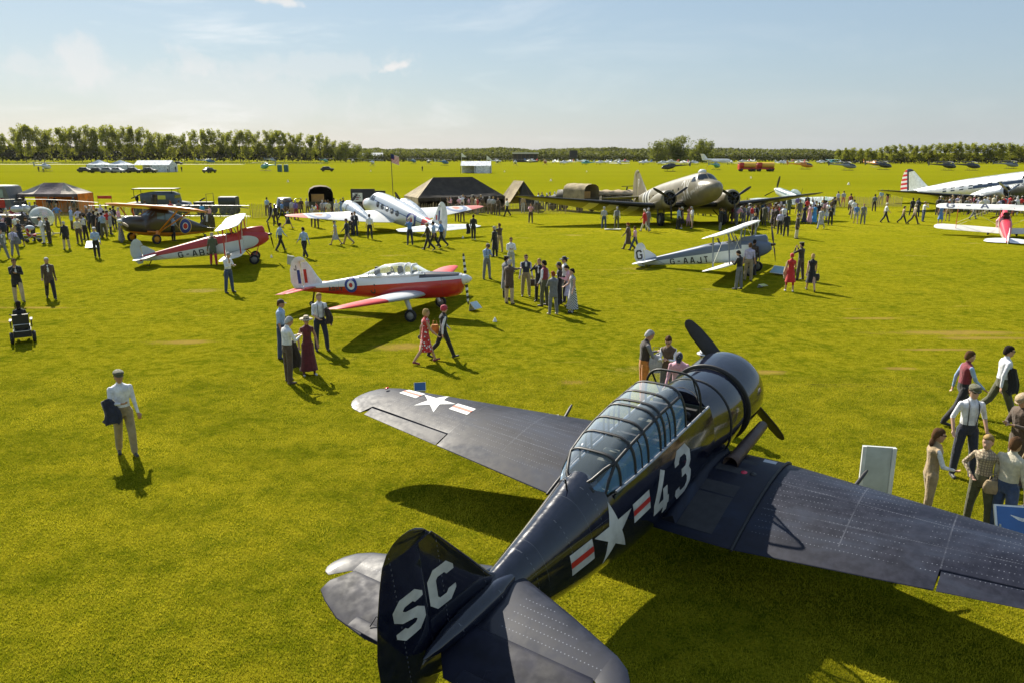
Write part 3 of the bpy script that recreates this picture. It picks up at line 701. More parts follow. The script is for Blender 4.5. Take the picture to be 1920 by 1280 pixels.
    # lights, fuel cap, pitot
    for x, y, m, r in ((2.32, 1.06, 0, .05), (2.31, 1.20, 1, .05), (1.76, 1.27, 2, .09)):
        sm_ = MB(T); h = wbv.ray_cast(Vector((x, y, 1)), Vector((0, 0, -1)))
        if m == 2: sm_.box((x, y, h[0].z+.004), (.10, .2, .006))
        else: sm_.lathe([(h[0].z+.002, r), (h[0].z+.01, r*.9), (h[0].z+.012, .005)], (x, y, 0), 'z', 16)
        sm_.build(('fuel_cap', 'filler_cap', 'sticker')[m], [mat('red_cap', (.5, .02, .06), .4), BLACKM, mat('pale_sticker', (.45, .47, .5), .5)][m], wo_)
    pm = MB(T); pm.tube([(2.6, 5.3, -.28), (1.75, 5.3, -.30)], .018, 6); pm.build('pitot_probe', PROPM, wo_)
    for sgn in (1, -1):
        pm = MB(T); pm.tube([(1.78, sgn*2.55, -.52), (1.52, sgn*2.60, -.46), (1.42, sgn*2.62, -.44)], [.03, .028, .018], 8); pm.build('gun_probe', PROPM, wo_)
    ln = MB(T)
    for sgn, c_ in ((-1, 0),): ln.ell((2.9, sgn*6.02, -.13), (.05, .03, .018), c_)
    ln.build('navigation_light', mat('red_lens', (.6, .02, .02), .2), wo_)
    # ---- tail
    stb = [(0, 6.86, 7.78, .36, .10), (.25, 6.88, 7.78, .36, .10), (1.0, 7.13, 7.78, .36, .09), (1.65, 7.38, 7.78, .36, .08)]
    tb = MB(T); st2 = stb+[(1.68, 7.39, 7.80, .36, .08), (1.85, 7.50, 7.98, .36, .06), (1.94, 7.62, 7.95, .36, .045), (1.985, 7.75, 7.88, .36, .02)]
    wing(tb, mirror(stb[::-1]) + stb[1:], 0, 1, 0, 12)
    for s in (1, -1): wing(tb, st2[3:] if s > 0 else mirror(st2[3:]), 0, 1, 0, 12)
    so_ = tb.build('tailplane', NTL, root)
    for s in (1, -1):
        es = [(.09, 7.755, 8.20, .355, .13), (.30, 7.755, 8.42, .355, .085), (.8, 7.755, 8.44, .355, .075), (1.3, 7.755, 8.38, .355, .075), (1.62, 7.755, 8.26, .355, .075), (1.80, 7.99, 8.16, .355, .05)]
        em = MB(lambda p: T(Vector((7.79+(p.x-7.79)*.985+(p.z-.355)*.17, p.y, .355+(p.z-.355)*.985-(p.x-7.79)*.17)))); wing(em, es if s > 0 else mirror(es), 0, 1, 0, 10); eo = em.build('elevator', NE, root)
        tm = MB(T); wing(tm, [(s*.5, 8.30, 8.47, .357, .06), (s*1.0, 8.30, 8.46, .357, .06)], 0, 1, 0, 6); tm.tube([(8.2, s*.75, .375), (8.26, s*.75, .43), (8.36, s*.75, .375)], .007, 5); tm.build('trim_tab', NE, eo)
    fin = [(.40, 6.95, 8.205, 0, .09), (.60, 7.22, 8.205, 0, .09), (1.0, 7.52, 8.205, 0, .09), (1.4, 7.83, 8.205, 0, .085), (1.6, 7.99, 8.205, 0, .08)]
    fm = MB(T); wing(fm, fin, 0, 1, 0, 12, True); finv = fm.bvh(); fo = fm.build('fin', NB, root)
    rud = [(-.22, 8.45, 8.68, 0, .12), (-.05, 8.185, 8.84, 0, .09), (.3, 8.185, 8.93, 0, .085), (.7, 8.185, 8.92, 0, .085), (1.1, 8.185, 8.84, 0, .085), (1.4, 8.185, 8.75, 0, .085), (1.59, 8.185, 8.68, 0, .08), (1.61, 8.02, 8.67, 0, .08), (1.70, 8.10, 8.60, 0, .07), (1.76, 8.2, 8.5, 0, .05), (1.78, 8.28, 8.42, 0, .02)]
    rm = MB(T); wing(rm, rud, 0, 1, 0, 12, True); rudv = rm.bvh(); ro = rm.build('rudder', NB, root)
    fl = MB(T)
    for s in (1, -1):
        fl.loft([[(x, s*(.0+yy)+cos(2*pi*k/10)*r, zz+sin(2*pi*k/10)*r) for k in range(10)] for x, yy, zz, r in ((7.0, .12, .42, .06), (7.3, .13, .43, .13), (7.8, .12, .43, .13), (8.1, .11, .42, .10), (8.35, .10, .41, .05), (8.45, .1, .41, .01))], 0, True)
    fl.build('tail_fairing', NB, root)
    # ---- markings
    for sg in letters('43', .50, .80, .16, .13): decal('numeral', [(sg, 0, 0)], lambda a, b: (4.30-a, 2., -.40+b*1.0), (0, -1, 0), [hb], FADEW, root, T, .004, .09)
    cx_, cz_ = 5.28, .09
    bars = [[Vector((a, b)) for a, b in q] for q in ([(-.88, -.12), (-.45, -.12), (-.45, .16), (-.88, .16)], [(.45, -.12), (.88, -.12), (.88, .16), (.45, .16)])]
    reds = [[Vector((a, b)) for a, b in q] for q in ([(-.88, -.02), (-.45, -.02), (-.45, .06), (-.88, .06)], [(.45, -.02), (.88, -.02), (.88, .06), (.45, .06)])]
    for sgn in (1, -1):
        decal('star_marking', [(star2((0, .0), .43), 0, 0), (bars, 0, 0), (reds, 1, .003)], lambda a, b: (cx_-a, sgn*2., cz_+b), (0, -sgn, 0), [hb], [FADEW, REDM], root, T, .004, .10)
    sgs, _ = strokes('C', .46, .60, .1, .14); sgs2, _ = strokes('S', .46, .60, .1, .14)
    decal('letter_marking', [([[v+Vector((0, 0)) for v in q] for q in sgs], 0, 0)], lambda a, b: (8.16-a*.80, 1., .72+b*.78+a*.0), (0, -1, 0), [finv], FADEW, fo, T, .004, .09)
    decal('letter_marking', [([[v for v in q] for q in sgs2], 0, 0)], lambda a, b: (8.66-a*.88, 1., .70+b*.78), (0, -1, 0), [rudv], FADEW, ro, T, .004, .09)
    # wing star on port upper surface, seen from the tail
    B2 = [[Vector((a, b)) for a, b in q] for q in ([(-.86, -.10), (-.42, -.10), (-.42, .17), (-.86, .17)], [(.42, -.10), (.86, -.10), (.86, .17), (.42, .17)])]
    R2 = [[Vector((a, b)) for a, b in q] for q in ([(-.86, .0), (-.42, .0), (-.42, .07), (-.86, .07)], [(.42, .0), (.86, .0), (.86, .07), (.42, .07)])]
    decal('star_marking', [(star2((0, 0), .42), 0, 0), (B2, 0, 0), (R2, 1, .003)], lambda a, b: (2.78-b, -4.85+a, 1.), (0, 0, -1), [wbv], [WHITEM, PRED], wo_, T, .005, .14)
    # ---- exhaust, gear
    ex = MB(T); ex.lathe([(.72, .02), (.76, .085), (1.3, .10), (2.05, .105), (2.22, .125), (2.22, .108), (1.6, .09), (1.59, .005)], (0, .80, -.40), 'x', 18)
    ex.tube([(1.9, .60, -.52), (2.2, .68, -.55), (2.42, .72, -.56)], .04, 8)
    ex.build('exhaust_pipe', mat('exhaust_steel', (.09, .06, .05), .5, .6, bump=.2), root)
    for s in (1, -1):
        gm = MB(T); gm.tube([(1.75, s*1.30, -.72), (1.68, s*1.32, -1.55)], .06, 10); gm.box((1.72, s*1.42, -1.15), (.3, .02, .7)); gm.tube([(2.2, s*1.3, -.8), (1.7, s*1.32, -1.35)], .025, 6)
        go = gm.build('landing_leg', DGREY, root); wheel(root, (1.68, s*1.42, -2.0+.36+.21), .35, .2, T)
    zt_ = -(2.04866-7.9*sin(.14825))/cos(.14825)
    tw = MB(T); tw.tube([(7.6, 0, -.1), (7.75, 0, zt_+.15)], .035, 8); tw.build('tail_leg', DGREY, root)
    wheel(root, (7.8, 0, zt_+.16), .155, .09, T, name='tail_wheel')
    an = MB(T); an.tube([(5.6, 0, .74), (5.62, 0, .92)], .012, 6); an.tube([(5.61, 0, .91), (4.3, -1.2, -.36)], .004, 4); an.tube([(2.7, .0, 1.18), (2.7, .0, 1.18)], .001, 3)
    an.build('antenna', BLACKM, root)
    return root
build_t6()
# ============================================================ the other aircraft
def fuse(root, T, FS, m, n=24, e=2.2, name='fuselage', steps=3, extra=None):
    """loft through (x, half width, top, bottom); returns object and BVH"""
    mb = MB(T); xs = []
    for a, b in zip(FS, FS[1:]): xs += [a[0]+(b[0]-a[0])*i/steps for i in range(steps)]
    xs.append(FS[-1][0]); rings = []
    X_ = [f[0] for f in FS]
    def cub(x, k):      # smooth interpolation
        for i in range(len(FS)-1):
            if x <= FS[i+1][0]+1e-9:
                p1, p2 = FS[i], FS[i+1]; p0 = FS[max(0, i-1)]; p3 = FS[min(len(FS)-1, i+2)]
                h = p2[0]-p1[0]; t = (x-p1[0])/h
                m1 = (p2[k]-p0[k])/max(1e-6, p2[0]-p0[0])*h if i > 0 else (p2[k]-p1[k]); m2 = (p3[k]-p1[k])/max(1e-6, p3[0]-p1[0])*h if i < len(FS)-2 else (p2[k]-p1[k])
                return (2*t**3-3*t*t+1)*p1[k]+(t**3-2*t*t+t)*m1+(-2*t**3+3*t*t)*p2[k]+(t**3-t*t)*m2
        return FS[-1][k]
    for x in xs: rings.append(sec(x, max(.005, cub(x, 1)), cub(x, 2), cub(x, 3), n, e))
    mb.loft(rings, 0, True)
    return mb.build(name, m, root), mb.bvh()
def two_wings(root, T, sts, m, name='wing', n=10, both=True):
    mb = MB(T)
    c = sts if sts[0][0] == 0 else None
    wing(mb, mirror(sts[::-1])+(sts[1:] if sts[0][0] == 0 else sts), 0, 1, 0, n)
    return mb.build(name, m, root), mb.bvh()
def roundel(root, T, c, r, to3, d, bv, kind='rwb', name='roundel'):
    R = {'rwb': [(1, BLUEM), (.62, WHITEM), (.3, REDM)], 'pale': [(1, mat('pale_blue_marking', (.17, .22, .36), .6)), (.66, FADEW), (.34, PRED)], 'c1': [(1, YELM), (.9, BLUEM), (.45, WHITEM), (.36, REDM)]}[kind]
    L = [(disc2(c, r*k, r*R[i+1][0] if i < len(R)-1 else 0), i, 0) for i, (k, _) in enumerate(R)]
    return decal(name, L, to3, d, [bv], [q[1] for q in R], root, T, .010, max(.07, r*.22))

# ---------- light biplanes
def biplane(O, az, th, label, scheme, text, fintext=None, wingtext=None, pang=.1):
    root, T = place_ac('biplane', label, 'biplane', O, az, th)
    top, side, wc, stc, fc = scheme
    t = NT('biplane_fabric_paint'); A = t.attr(); x, y, z = t.xyz(A)
    zl = .05-.030*x
    inx = (x > 1.5)*(x < 6.9)*(z < zl)
    e1 = ((x-1.5)/.82); e2 = ((z+.19)/.37); el = ((e1*e1+e2*e2) < 1.)*(x < 1.501)
    strap = ((x-6.1-(z+.1)*1.5).abs() < .02)
    msk = inx.max(el); c = t.mix(msk, top, side); c = t.mix(t.noise(A, 3, 3)*.25, c, (.2, .2, .2)); c = t.mix(strap*msk*.8, c, top)
    t.set(color=c, rough=.42, coat=.08)
    PM = t.m
    WM = mat('wing_fabric_%.2f' % wc[0], wc, .5, .15, var=.06); SM = mat('strut_paint_%.2f%.2f' % (stc[0], stc[1]), stc, .4); FM = mat('tail_fabric_%.2f' % fc[0], fc, .5, .1, var=.05)
    fo, fb = fuse(root, T, [(.12, .16, .08, -.26), (.35, .27, .22, -.42), (.8, .34, .31, -.56), (1.4, .38, .37, -.64), (2.0, .39, .41, -.66), (3.3, .39, .42, -.62), (3.9, .35, .35, -.58), (5.2, .23, .19, -.46), (6.6, .08, .02, -.33), (7.0, .03, -.04, -.26)], PM, 24, 3.2)
    hd = MB(T); hd.loft([sec(x, hw, zt, .0, 16, 3) for x, hw, zt in ((.26, .13, .40), (.34, .18, .54), (.9, .19, .57), (1.5, .18, .56), (1.66, .06, .42))]); hd.build('engine_fairing', PM, root)
    ck = MB(T)
    for x in (2.15, 3.05): ck.lathe([(.39, .26), (.43, .25), (.40, .2), (.36, .01)], (x, 0, 0), 'z', 18); ck.slab([(x-.38, -.2, .40), (x-.38, .2, .40), (x-.30, .16, .66), (x-.30, -.16, .66)], (.01, 0, 0))
    ck.build('cockpit_rim', mat('cockpit_leather', (.05, .035, .025), .7), fo)
    lw = [(0, 1.45, 2.65, -.62, .10), (.4, 1.45, 2.65, -.62, .10), (2.5, 1.45, 2.65, -.52, .10), (3.9, 1.47, 2.65, -.46, .10), (4.35, 1.6, 2.55, -.445, .08), (4.55, 1.9, 2.35, -.44, .03)]
    uw = [(0, 1.22, 2.42, 1.06, .15), (.45, 1.22, 2.42, 1.06, .15), (.5, 1.26, 2.48, 1.06, .11), (2.5, 1.26, 2.48, 1.06, .11), (3.9, 1.28, 2.48, 1.07, .11), (4.35, 1.4, 2.4, 1.07, .09), (4.57, 1.7, 2.2, 1.07, .04)]
    Tw = lambda p: T(Vector((p[0], p[1], p[2]-(p[0]-1.3)*.07)))
    two_wings(root, Tw, lw, WM, 'lower_wing'); uo, ub = two_wings(root, Tw, uw, WM, 'upper_wing')
    for s in (-1, 1):
        for x0, x1 in ((1.55, 1.4), (2.35, 2.15)):
            q = MB(T); q.tube([(x0, s*3.1, -.52), (x1, s*3.1, 1.08)], [(.035, .018)]*2, 6, flat=(0, 1, 0)); q.build('interplane_strut', SM, root)
        for x0, x1 in ((1.55, 1.35), (1.95, 2.2)):
            q = MB(T); q.tube([(x0, s*.33, .25), (x1, s*.42, 1.08)], [(.03, .016)]*2, 6, flat=(0, 1, 0)); q.build('cabane_strut', SM, root)
        wr = MB(T)
        for a, b in (((1.5, s*.4, -.4), (1.2, s*3.1, 1.06)), ((1.3, s*.42, 1.06), (1.5, s*3.1, -.34)), ((2.1, s*.4, 1.06), (2.3, s*3.1, -.34))): wr.tube([a, b], .010, 4)
        wr.build('bracing_wire', mat('bracing_steel', (.6, .6, .5), .4, .5), root)
        lg = MB(T); lg.tube([(1.5, s*.3, -.58), (1.1, s*.85, -1.2)], [(.04, .02)]*2, 6); lg.tube([(.75, s*.25, -.5), (1.1, s*.85, -1.2)], [(.03, .015)]*2, 6); lg.build('landing_leg', SM, root)
        zz = -(O[2]-.27)/cos(th)-1.1*sin(th)/cos(th)+.0
        wheel(root, (1.1, s*.92, -(O[2]-1.1*(-sin(th))*-1*-1-.27)/cos(th) if False else (.27-O[2]+1.1*sin(th))/cos(th)), .27, .12, T, (.2, .2, .2))
        st = [(.05, 6.05, 6.75, -.06, .07), (.7, 6.15, 6.75, -.06, .06), (1.2, 6.35, 6.75, -.06, .05), (1.35, 6.5, 6.75, -.06, .03)]
        q = MB(T); wing(q, st if s > 0 else mirror(st), 0, 1, 0, 8); q.build('tailplane', FM, root)
        st = [(.1, 6.765, 7.15, -.07, .08), (.7, 6.765, 7.22, -.07, .06), (1.25, 6.765, 7.12, -.07, .06), (1.42, 6.765, 6.95, -.07, .05)]
        q = MB(T); wing(q, st if s > 0 else mirror(st), 0, 1, 0, 8); q.build('elevator', FM, root)
    f = MB(T); wing(f, [(-.02, 6.05, 6.80, 0, .06), (.2, 6.2, 6.8, 0, .05), (.4, 6.45, 6.8, 0, .05), (.52, 6.65, 6.8, 0, .04)], 0, 1, 0, 8, True); fo2 = f.build('fin', FM, root)
    f = MB(T); wing(f, [(-.42, 6.88, 7.12, 0, .06), (-.2, 6.82, 7.28, 0, .05), (.15, 6.815, 7.38, 0, .05), (.53, 6.815, 7.33, 0, .05), (.56, 6.66, 7.32, 0, .05), (.8, 6.74, 7.18, 0, .05), (.92, 6.86, 7.05, 0, .04)], 0, 1, 0, 8, True); rb = f.bvh(); ro = f.build('rudder', FM, root)
    q = MB(T); zs = (6.6*sin(th)-O[2]+.03)/cos(th); q.tube([(6.4, 0, -.28), (6.62, 0, zs), (6.75, 0, zs)], .03, 6); q.build('tail_skid', BLACKM, root)
    prop(root, T, .95, 2, pang, .15, mat('dark_wood_prop', (.05, .025, .012), .35, coat=.4), .07)
    INK = mat('registration_ink', (.02, .022, .03), .6)
    if text:
        x0 = 5.35 if 'T' in text else 5.0
        for sg in letters(text, .26, .38, .11, .062): decal('registration_letter', [(sg, 0, 0)], lambda a, b: (x0-a, 1, -.49+(x0-a-4.2)*.06+b*(1-(x0-a-3)*.08)), (0, -1, 0), [fb], INK, fo, T, .008, .09)
    if fintext:
        sg, w = strokes(fintext, .36, .52, .1, .09)
        decal('fin_marking', [(sg, 0, 0)], lambda a, b: (7.26-a, 1, .02+b), (0, -1, 0), [rb], INK, ro, T, .006, .3)
    if wingtext:
        for tx, y0 in wingtext:
            sg, w = strokes(tx, .55, .72, .55, .12)
            decal('wing_marking', [(sg, 0, 0)], lambda a, b: (2.36-b*1.25, y0+a, 2), (0, 0, -1), [ub], mat('grey_letters', (.05, .06, .10), .6), uo, Tw, .014, .09)
    return root
RED_ = (.44, .008, .010); biplane((-13.68, 43.85, 1.56), radians(74.2), .144, 'red and white biplane marked G-ABJ with red struts and silver rudder', (RED_, (.62, .66, .66), (.66, .66, .62), (.38, .03, .015), (.42, .46, .47)), 'G-ABJ', pang=.35)
BG_ = (.10, .14, .22); biplane((13.16, 38.84, 1.56), radians(118.3), .175, 'blue-grey and white biplane marked G-AAJT with a G on its rudder', (BG_, (.62, .68, .70), (.66, .68, .70), (.16, .19, .24), (.60, .62, .66)), 'G-AAJT', 'G', pang=.05)
biplane((37.11, 58.76, 1.48), radians(28.6), .188, 'silver-winged biplane seen from behind with a crimson rear deck at the right edge', ((.62, .015, .05), (.60, .45, .45), (.66, .68, .72), (.55, .12, .05), (.66, .68, .74)), None, None, [('G', -3.9), ('-', -2.75), ('A', -1.7), ('C', 1.1)], pang=1.2)

# ---------- red and white low-wing trainer
def chipmunk():
    O = (-1.73, 28.66, 1.44); az = radians(107.3); th = .091
    root, T = place_ac('trainer_aircraft', 'red and white low-wing trainer aircraft with roundel, tail stripes and long clear canopy', 'aircraft', O, az, th)
    t = NT('red_white_trainer_paint'); A = t.attr(); x, y, z = t.xyz(A)
    line = .055-.020*x; red = z < line
    c = t.mix(red, (.72, .73, .74), (.50, .008, .006))
    blk = (z > .165)*(x < 1.75)*(x > .2); c = t.mix(blk*(y.abs() < 9), c, (.02, .02, .025))
    seam = ((x-.85).abs() < .006).max((x-5.3).abs() < .006); c = t.mix(seam*.5, c, (.1, .05, .05)); c = t.mix(t.noise(A, 2.5, 4)*.15, c, (.25, .2, .2))
    t.set(color=c, rough=.25, coat=.5, coatr=.08); PM = t.m
    fo, fb = fuse(root, T, [(.10, .21, .17, -.24), (.22, .29, .24, -.52), (.6, .36, .29, -.64), (1.1, .39, .33, -.66), (1.75, .41, .36, -.67), (2.4, .41, .37, -.66), (3.4, .38, .37, -.60), (4.1, .33, .36, -.54), (5.3, .21, .23, -.40), (6.4, .12, .10, -.27), (7.1, .05, .0, -.18), (7.35, .01, -.05, -.12)], PM, 28, 2.6)
    t = NT('red_grey_wing_paint'); A = t.attr(); x, y, z = t.xyz(A); ay = y.abs()
    c = t.mix(ay > 2.75, (.42, .45, .48), (.50, .012, .014)); c = t.mix(t.noise(A, 3, 3)*.2, c, (.3, .3, .3)); ln = ((ay-4.0).abs() < .008).max((ay-1.2).abs() < .008); c = t.mix(ln*.5, c, (.1, .05, .05))
    t.set(color=c, rough=.45, coat=.0, spec=.3); WMt = t.m
    ws = [(0, 1.55, 3.5, -.46, .15), (.4, 1.55, 3.5, -.46, .15), (1.3, 1.65, 3.45, -.42, .14), (3.2, 1.95, 3.3, -.25, .13), (4.8, 2.2, 3.1, -.11, .12), (5.05, 2.3, 3.0, -.09, .09), (5.2, 2.5, 2.85, -.08, .04)]
    wo, wb = two_wings(root, T, ws, WMt)
    for s in (1, -1):
        q = MB(T); st = [(y, interp([(2.9, 3.345-.42), (4.8, 3.105-.36)], y)[0]+.42, interp([(2.9, 3.335), (4.8, 3.115)], y)[0]+.02, interp([(2.9, -.275), (4.8, -.105)], y)[0], .05) for y in (2.9, 4.8)]
        st = [(y, a-.25, b, z_, .07) for y, a, b, z_, _ in st]
        lg = MB(T); gz = (.22-O[2]+1.75*sin(th))/cos(th); lg.tube([(1.95, s*1.25, -.45), (1.75, s*1.33, gz+.02)], [.10, .065], 10); lg.build('landing_leg', mat('trainer_leg_grey', (.5, .52, .54), .4), root)
        wheel(root, (1.75, s*1.45, gz), .23, .16, T, (.3, .3, .3))
        st = [(.05, 6.35, 6.98, -.04, .09), (1.45, 6.62, 6.98, -.04, .08), (1.6, 6.75, 6.98, -.04, .05)]
        q = MB(T); wing(q, st if s > 0 else mirror(st), 0, 1, 0, 8); q.build('tailplane', WMR, root)
        st = [(.12, 7.0, 7.45, -.05, .08), (1.45, 7.0, 7.30, -.05, .06), (1.47, 6.8, 7.28, -.05, .06), (1.68, 6.86, 7.26, -.05, .04)]
        q = MB(T); wing(q, st if s > 0 else mirror(st), 0, 1, 0, 8); q.build('elevator', WMR, root)
    f = MB(T); wing(f, [(-.02, 5.75, 7.02, 0, .05), (.08, 6.05, 7.02, 0, .06), (.4, 6.32, 7.02, 0, .08), (.8, 6.56, 7.02, 0, .08), (1.0, 6.72, 7.02, 0, .08)], 0, 1, 0, 8, True); fbv = f.bvh(); fi = f.build('fin', WW, root)
    f = MB(T); wing(f, [(-.15, 7.05, 7.40, 0, .08), (.2, 7.035, 7.58, 0, .07), (.7, 7.035, 7.54, 0, .07), (1.01, 7.035, 7.42, 0, .07), (1.03, 6.74, 7.41, 0, .07), (1.16, 6.86, 7.26, 0, .06), (1.2, 6.98, 7.12, 0, .04)], 0, 1, 0, 8, True); rbv = f.bvh(); ru = f.build('rudder', WW, root)
    # canopy
    def arc(x, zt, w, k=1., zb=.30):
        return [(x, w*k*abs(cos(pi*i/14))**.5*(1 if i < 7 else -1)*(0 if i == 7 else 1), zb+(zt*k-zb*k)*sin(pi*i/14)**.7) for i in range(15)]
    prof = [(1.55, .34, .26), (2.05, .66, .33), (2.6, .72, .35), (3.3, .68, .34), (3.9, .48, .28), (4.35, .33, .18)]
    G = glass('bright_canopy_glass', (.85, .92, .95), .16, .02); g = MB(T); g.loft([arc(x, z, w, .99) for x, z, w in prof], 0, False, False)
    CW = mat('white_canopy_frame', (.74, .75, .76), .35); fr = MB(T)
    for i in (1, 4, 5): fr.tube(arc(*prof[i]), .028, 5)
    fr.tube(arc(2.32, .70, .345), .03, 5)
    for s in (0, 14): fr.tube([arc(*p)[s] for p in prof], .035, 5)
    fr.tube([arc(*p)[7] for p in prof[1:]], .025, 5); fr.tube([arc(*p)[6] for p in prof[1:5]], .015, 5)
    fc = fr.build('canopy_frame', CW, root); g.build('canopy_glass', G, fc)
    ci = MB(T)
    for x in (2.35, 3.35): ci.box((x+.3, 0, .38), (.08, .36, .36)); ci.box((x+.3, 0, .58), (.07, .2, .12)); ci.box((x-.25, 0, .34), (.06, .5, .16))
    ci.tube([(3.0, -.2, .3), (3.0, 0, .62), (3.0, .2, .3)], .02, 5); ci.build('cockpit_seats', mat('cockpit_black', (.02, .02, .022), .6), root)
    pr = MB(T)
    for sg in (1, -1):
        for k in range(7):
            t0, t1 = .22+.11*k, .22+.11*(k+1)
            def rg(tt): return [Vector((cos(2*pi*j/8)*.02+sin(2*pi*j/8)*.035*(1.1-tt), sin(2*pi*j/8)*(.075 if tt < .9 else .05)*1.0, sg*(tt*.97))) for j in range(8)]
            pr.loft([rg(t0), rg(t1)], k % 2, k == 6)
    po = pr.build('propeller', [PROPM, mat('white_blade_band', (.75, .75, .75), .4)], root)
    sp = MB(T); sp.lathe([(-.25, .01), (-.22, .06), (-.1, .14), (.03, .19), (.1, .20)], (0, 0, 0), 'x', 20); sp.build('spinner', CW, po)
    q = MB(T); q.lathe([(.10, .205), (.13, .21), (.15, .205)], (0, 0, 0), 'x', 20); q.build('spinner_ring', BLACKM, po)
    q = MB(T); zs = (6.75*sin(th)-O[2]+.11)/cos(th); q.tube([(6.55, 0, -.18), (6.7, 0, zs+.04)], .035, 6); q.build('tail_leg', BLACKM, root)
    wheel(root, (6.75, 0, zs), .11, .07, T, name='tail_wheel')
    roundel(root, T, (0, 0), .29, lambda a, b: (4.72-a, 1, .0+b), (0, -1, 0), fb, 'rwb')
    INK = mat('black_lettering', (.02, .015, .015), .6)
    for tx, x0, z0, w, h, s in (('ARMY', 5.80, -.24, .15, .20, .04), ('J', 3.85, -.36, .22, .40, .05)):
        for sg in letters(tx, w, h, .03 if len(tx) > 1 else .06, s): decal('lettering', [(sg, 0, 0)], lambda a, b: (x0-a, 1, z0+b), (0, -1, 0), [fb], INK, fo, T, .006, .3)
    sg, _ = strokes('J', .13, .22, .06, .035); decal('lettering', [(sg, 0, 0)], lambda a, b: (7.35-a, 1, .66+b), (0, -1, 0), [rbv], INK, ru, T, .006, .3)
    V = lambda l: [[Vector(p) for p in l]]
    decal('fin_flash', [(V([(0, 0), (.13, 0), (.13, .55), (0, .55)]), 0, 0)], lambda a, b: (7.22-a-b*.0, 1, .12+b), (0, -1, 0), [fbv, rbv], BLUEM, fi, T, .006, .3)
    decal('fin_flash', [(V([(0, 0), (.14, 0), (.14, .55), (0, .55)]), 0, 0)], lambda a, b: (6.92-a-b*.0, 1, .14+b), (0, -1, 0), [fbv, rbv], REDM, fi, T, .006, .3)
WW = mat('white_trainer_paint', (.74, .74, .76), .3, coat=.4); WMR = mat('red_trainer_paint', (.50, .012, .014), .35, coat=.3)
chipmunk()

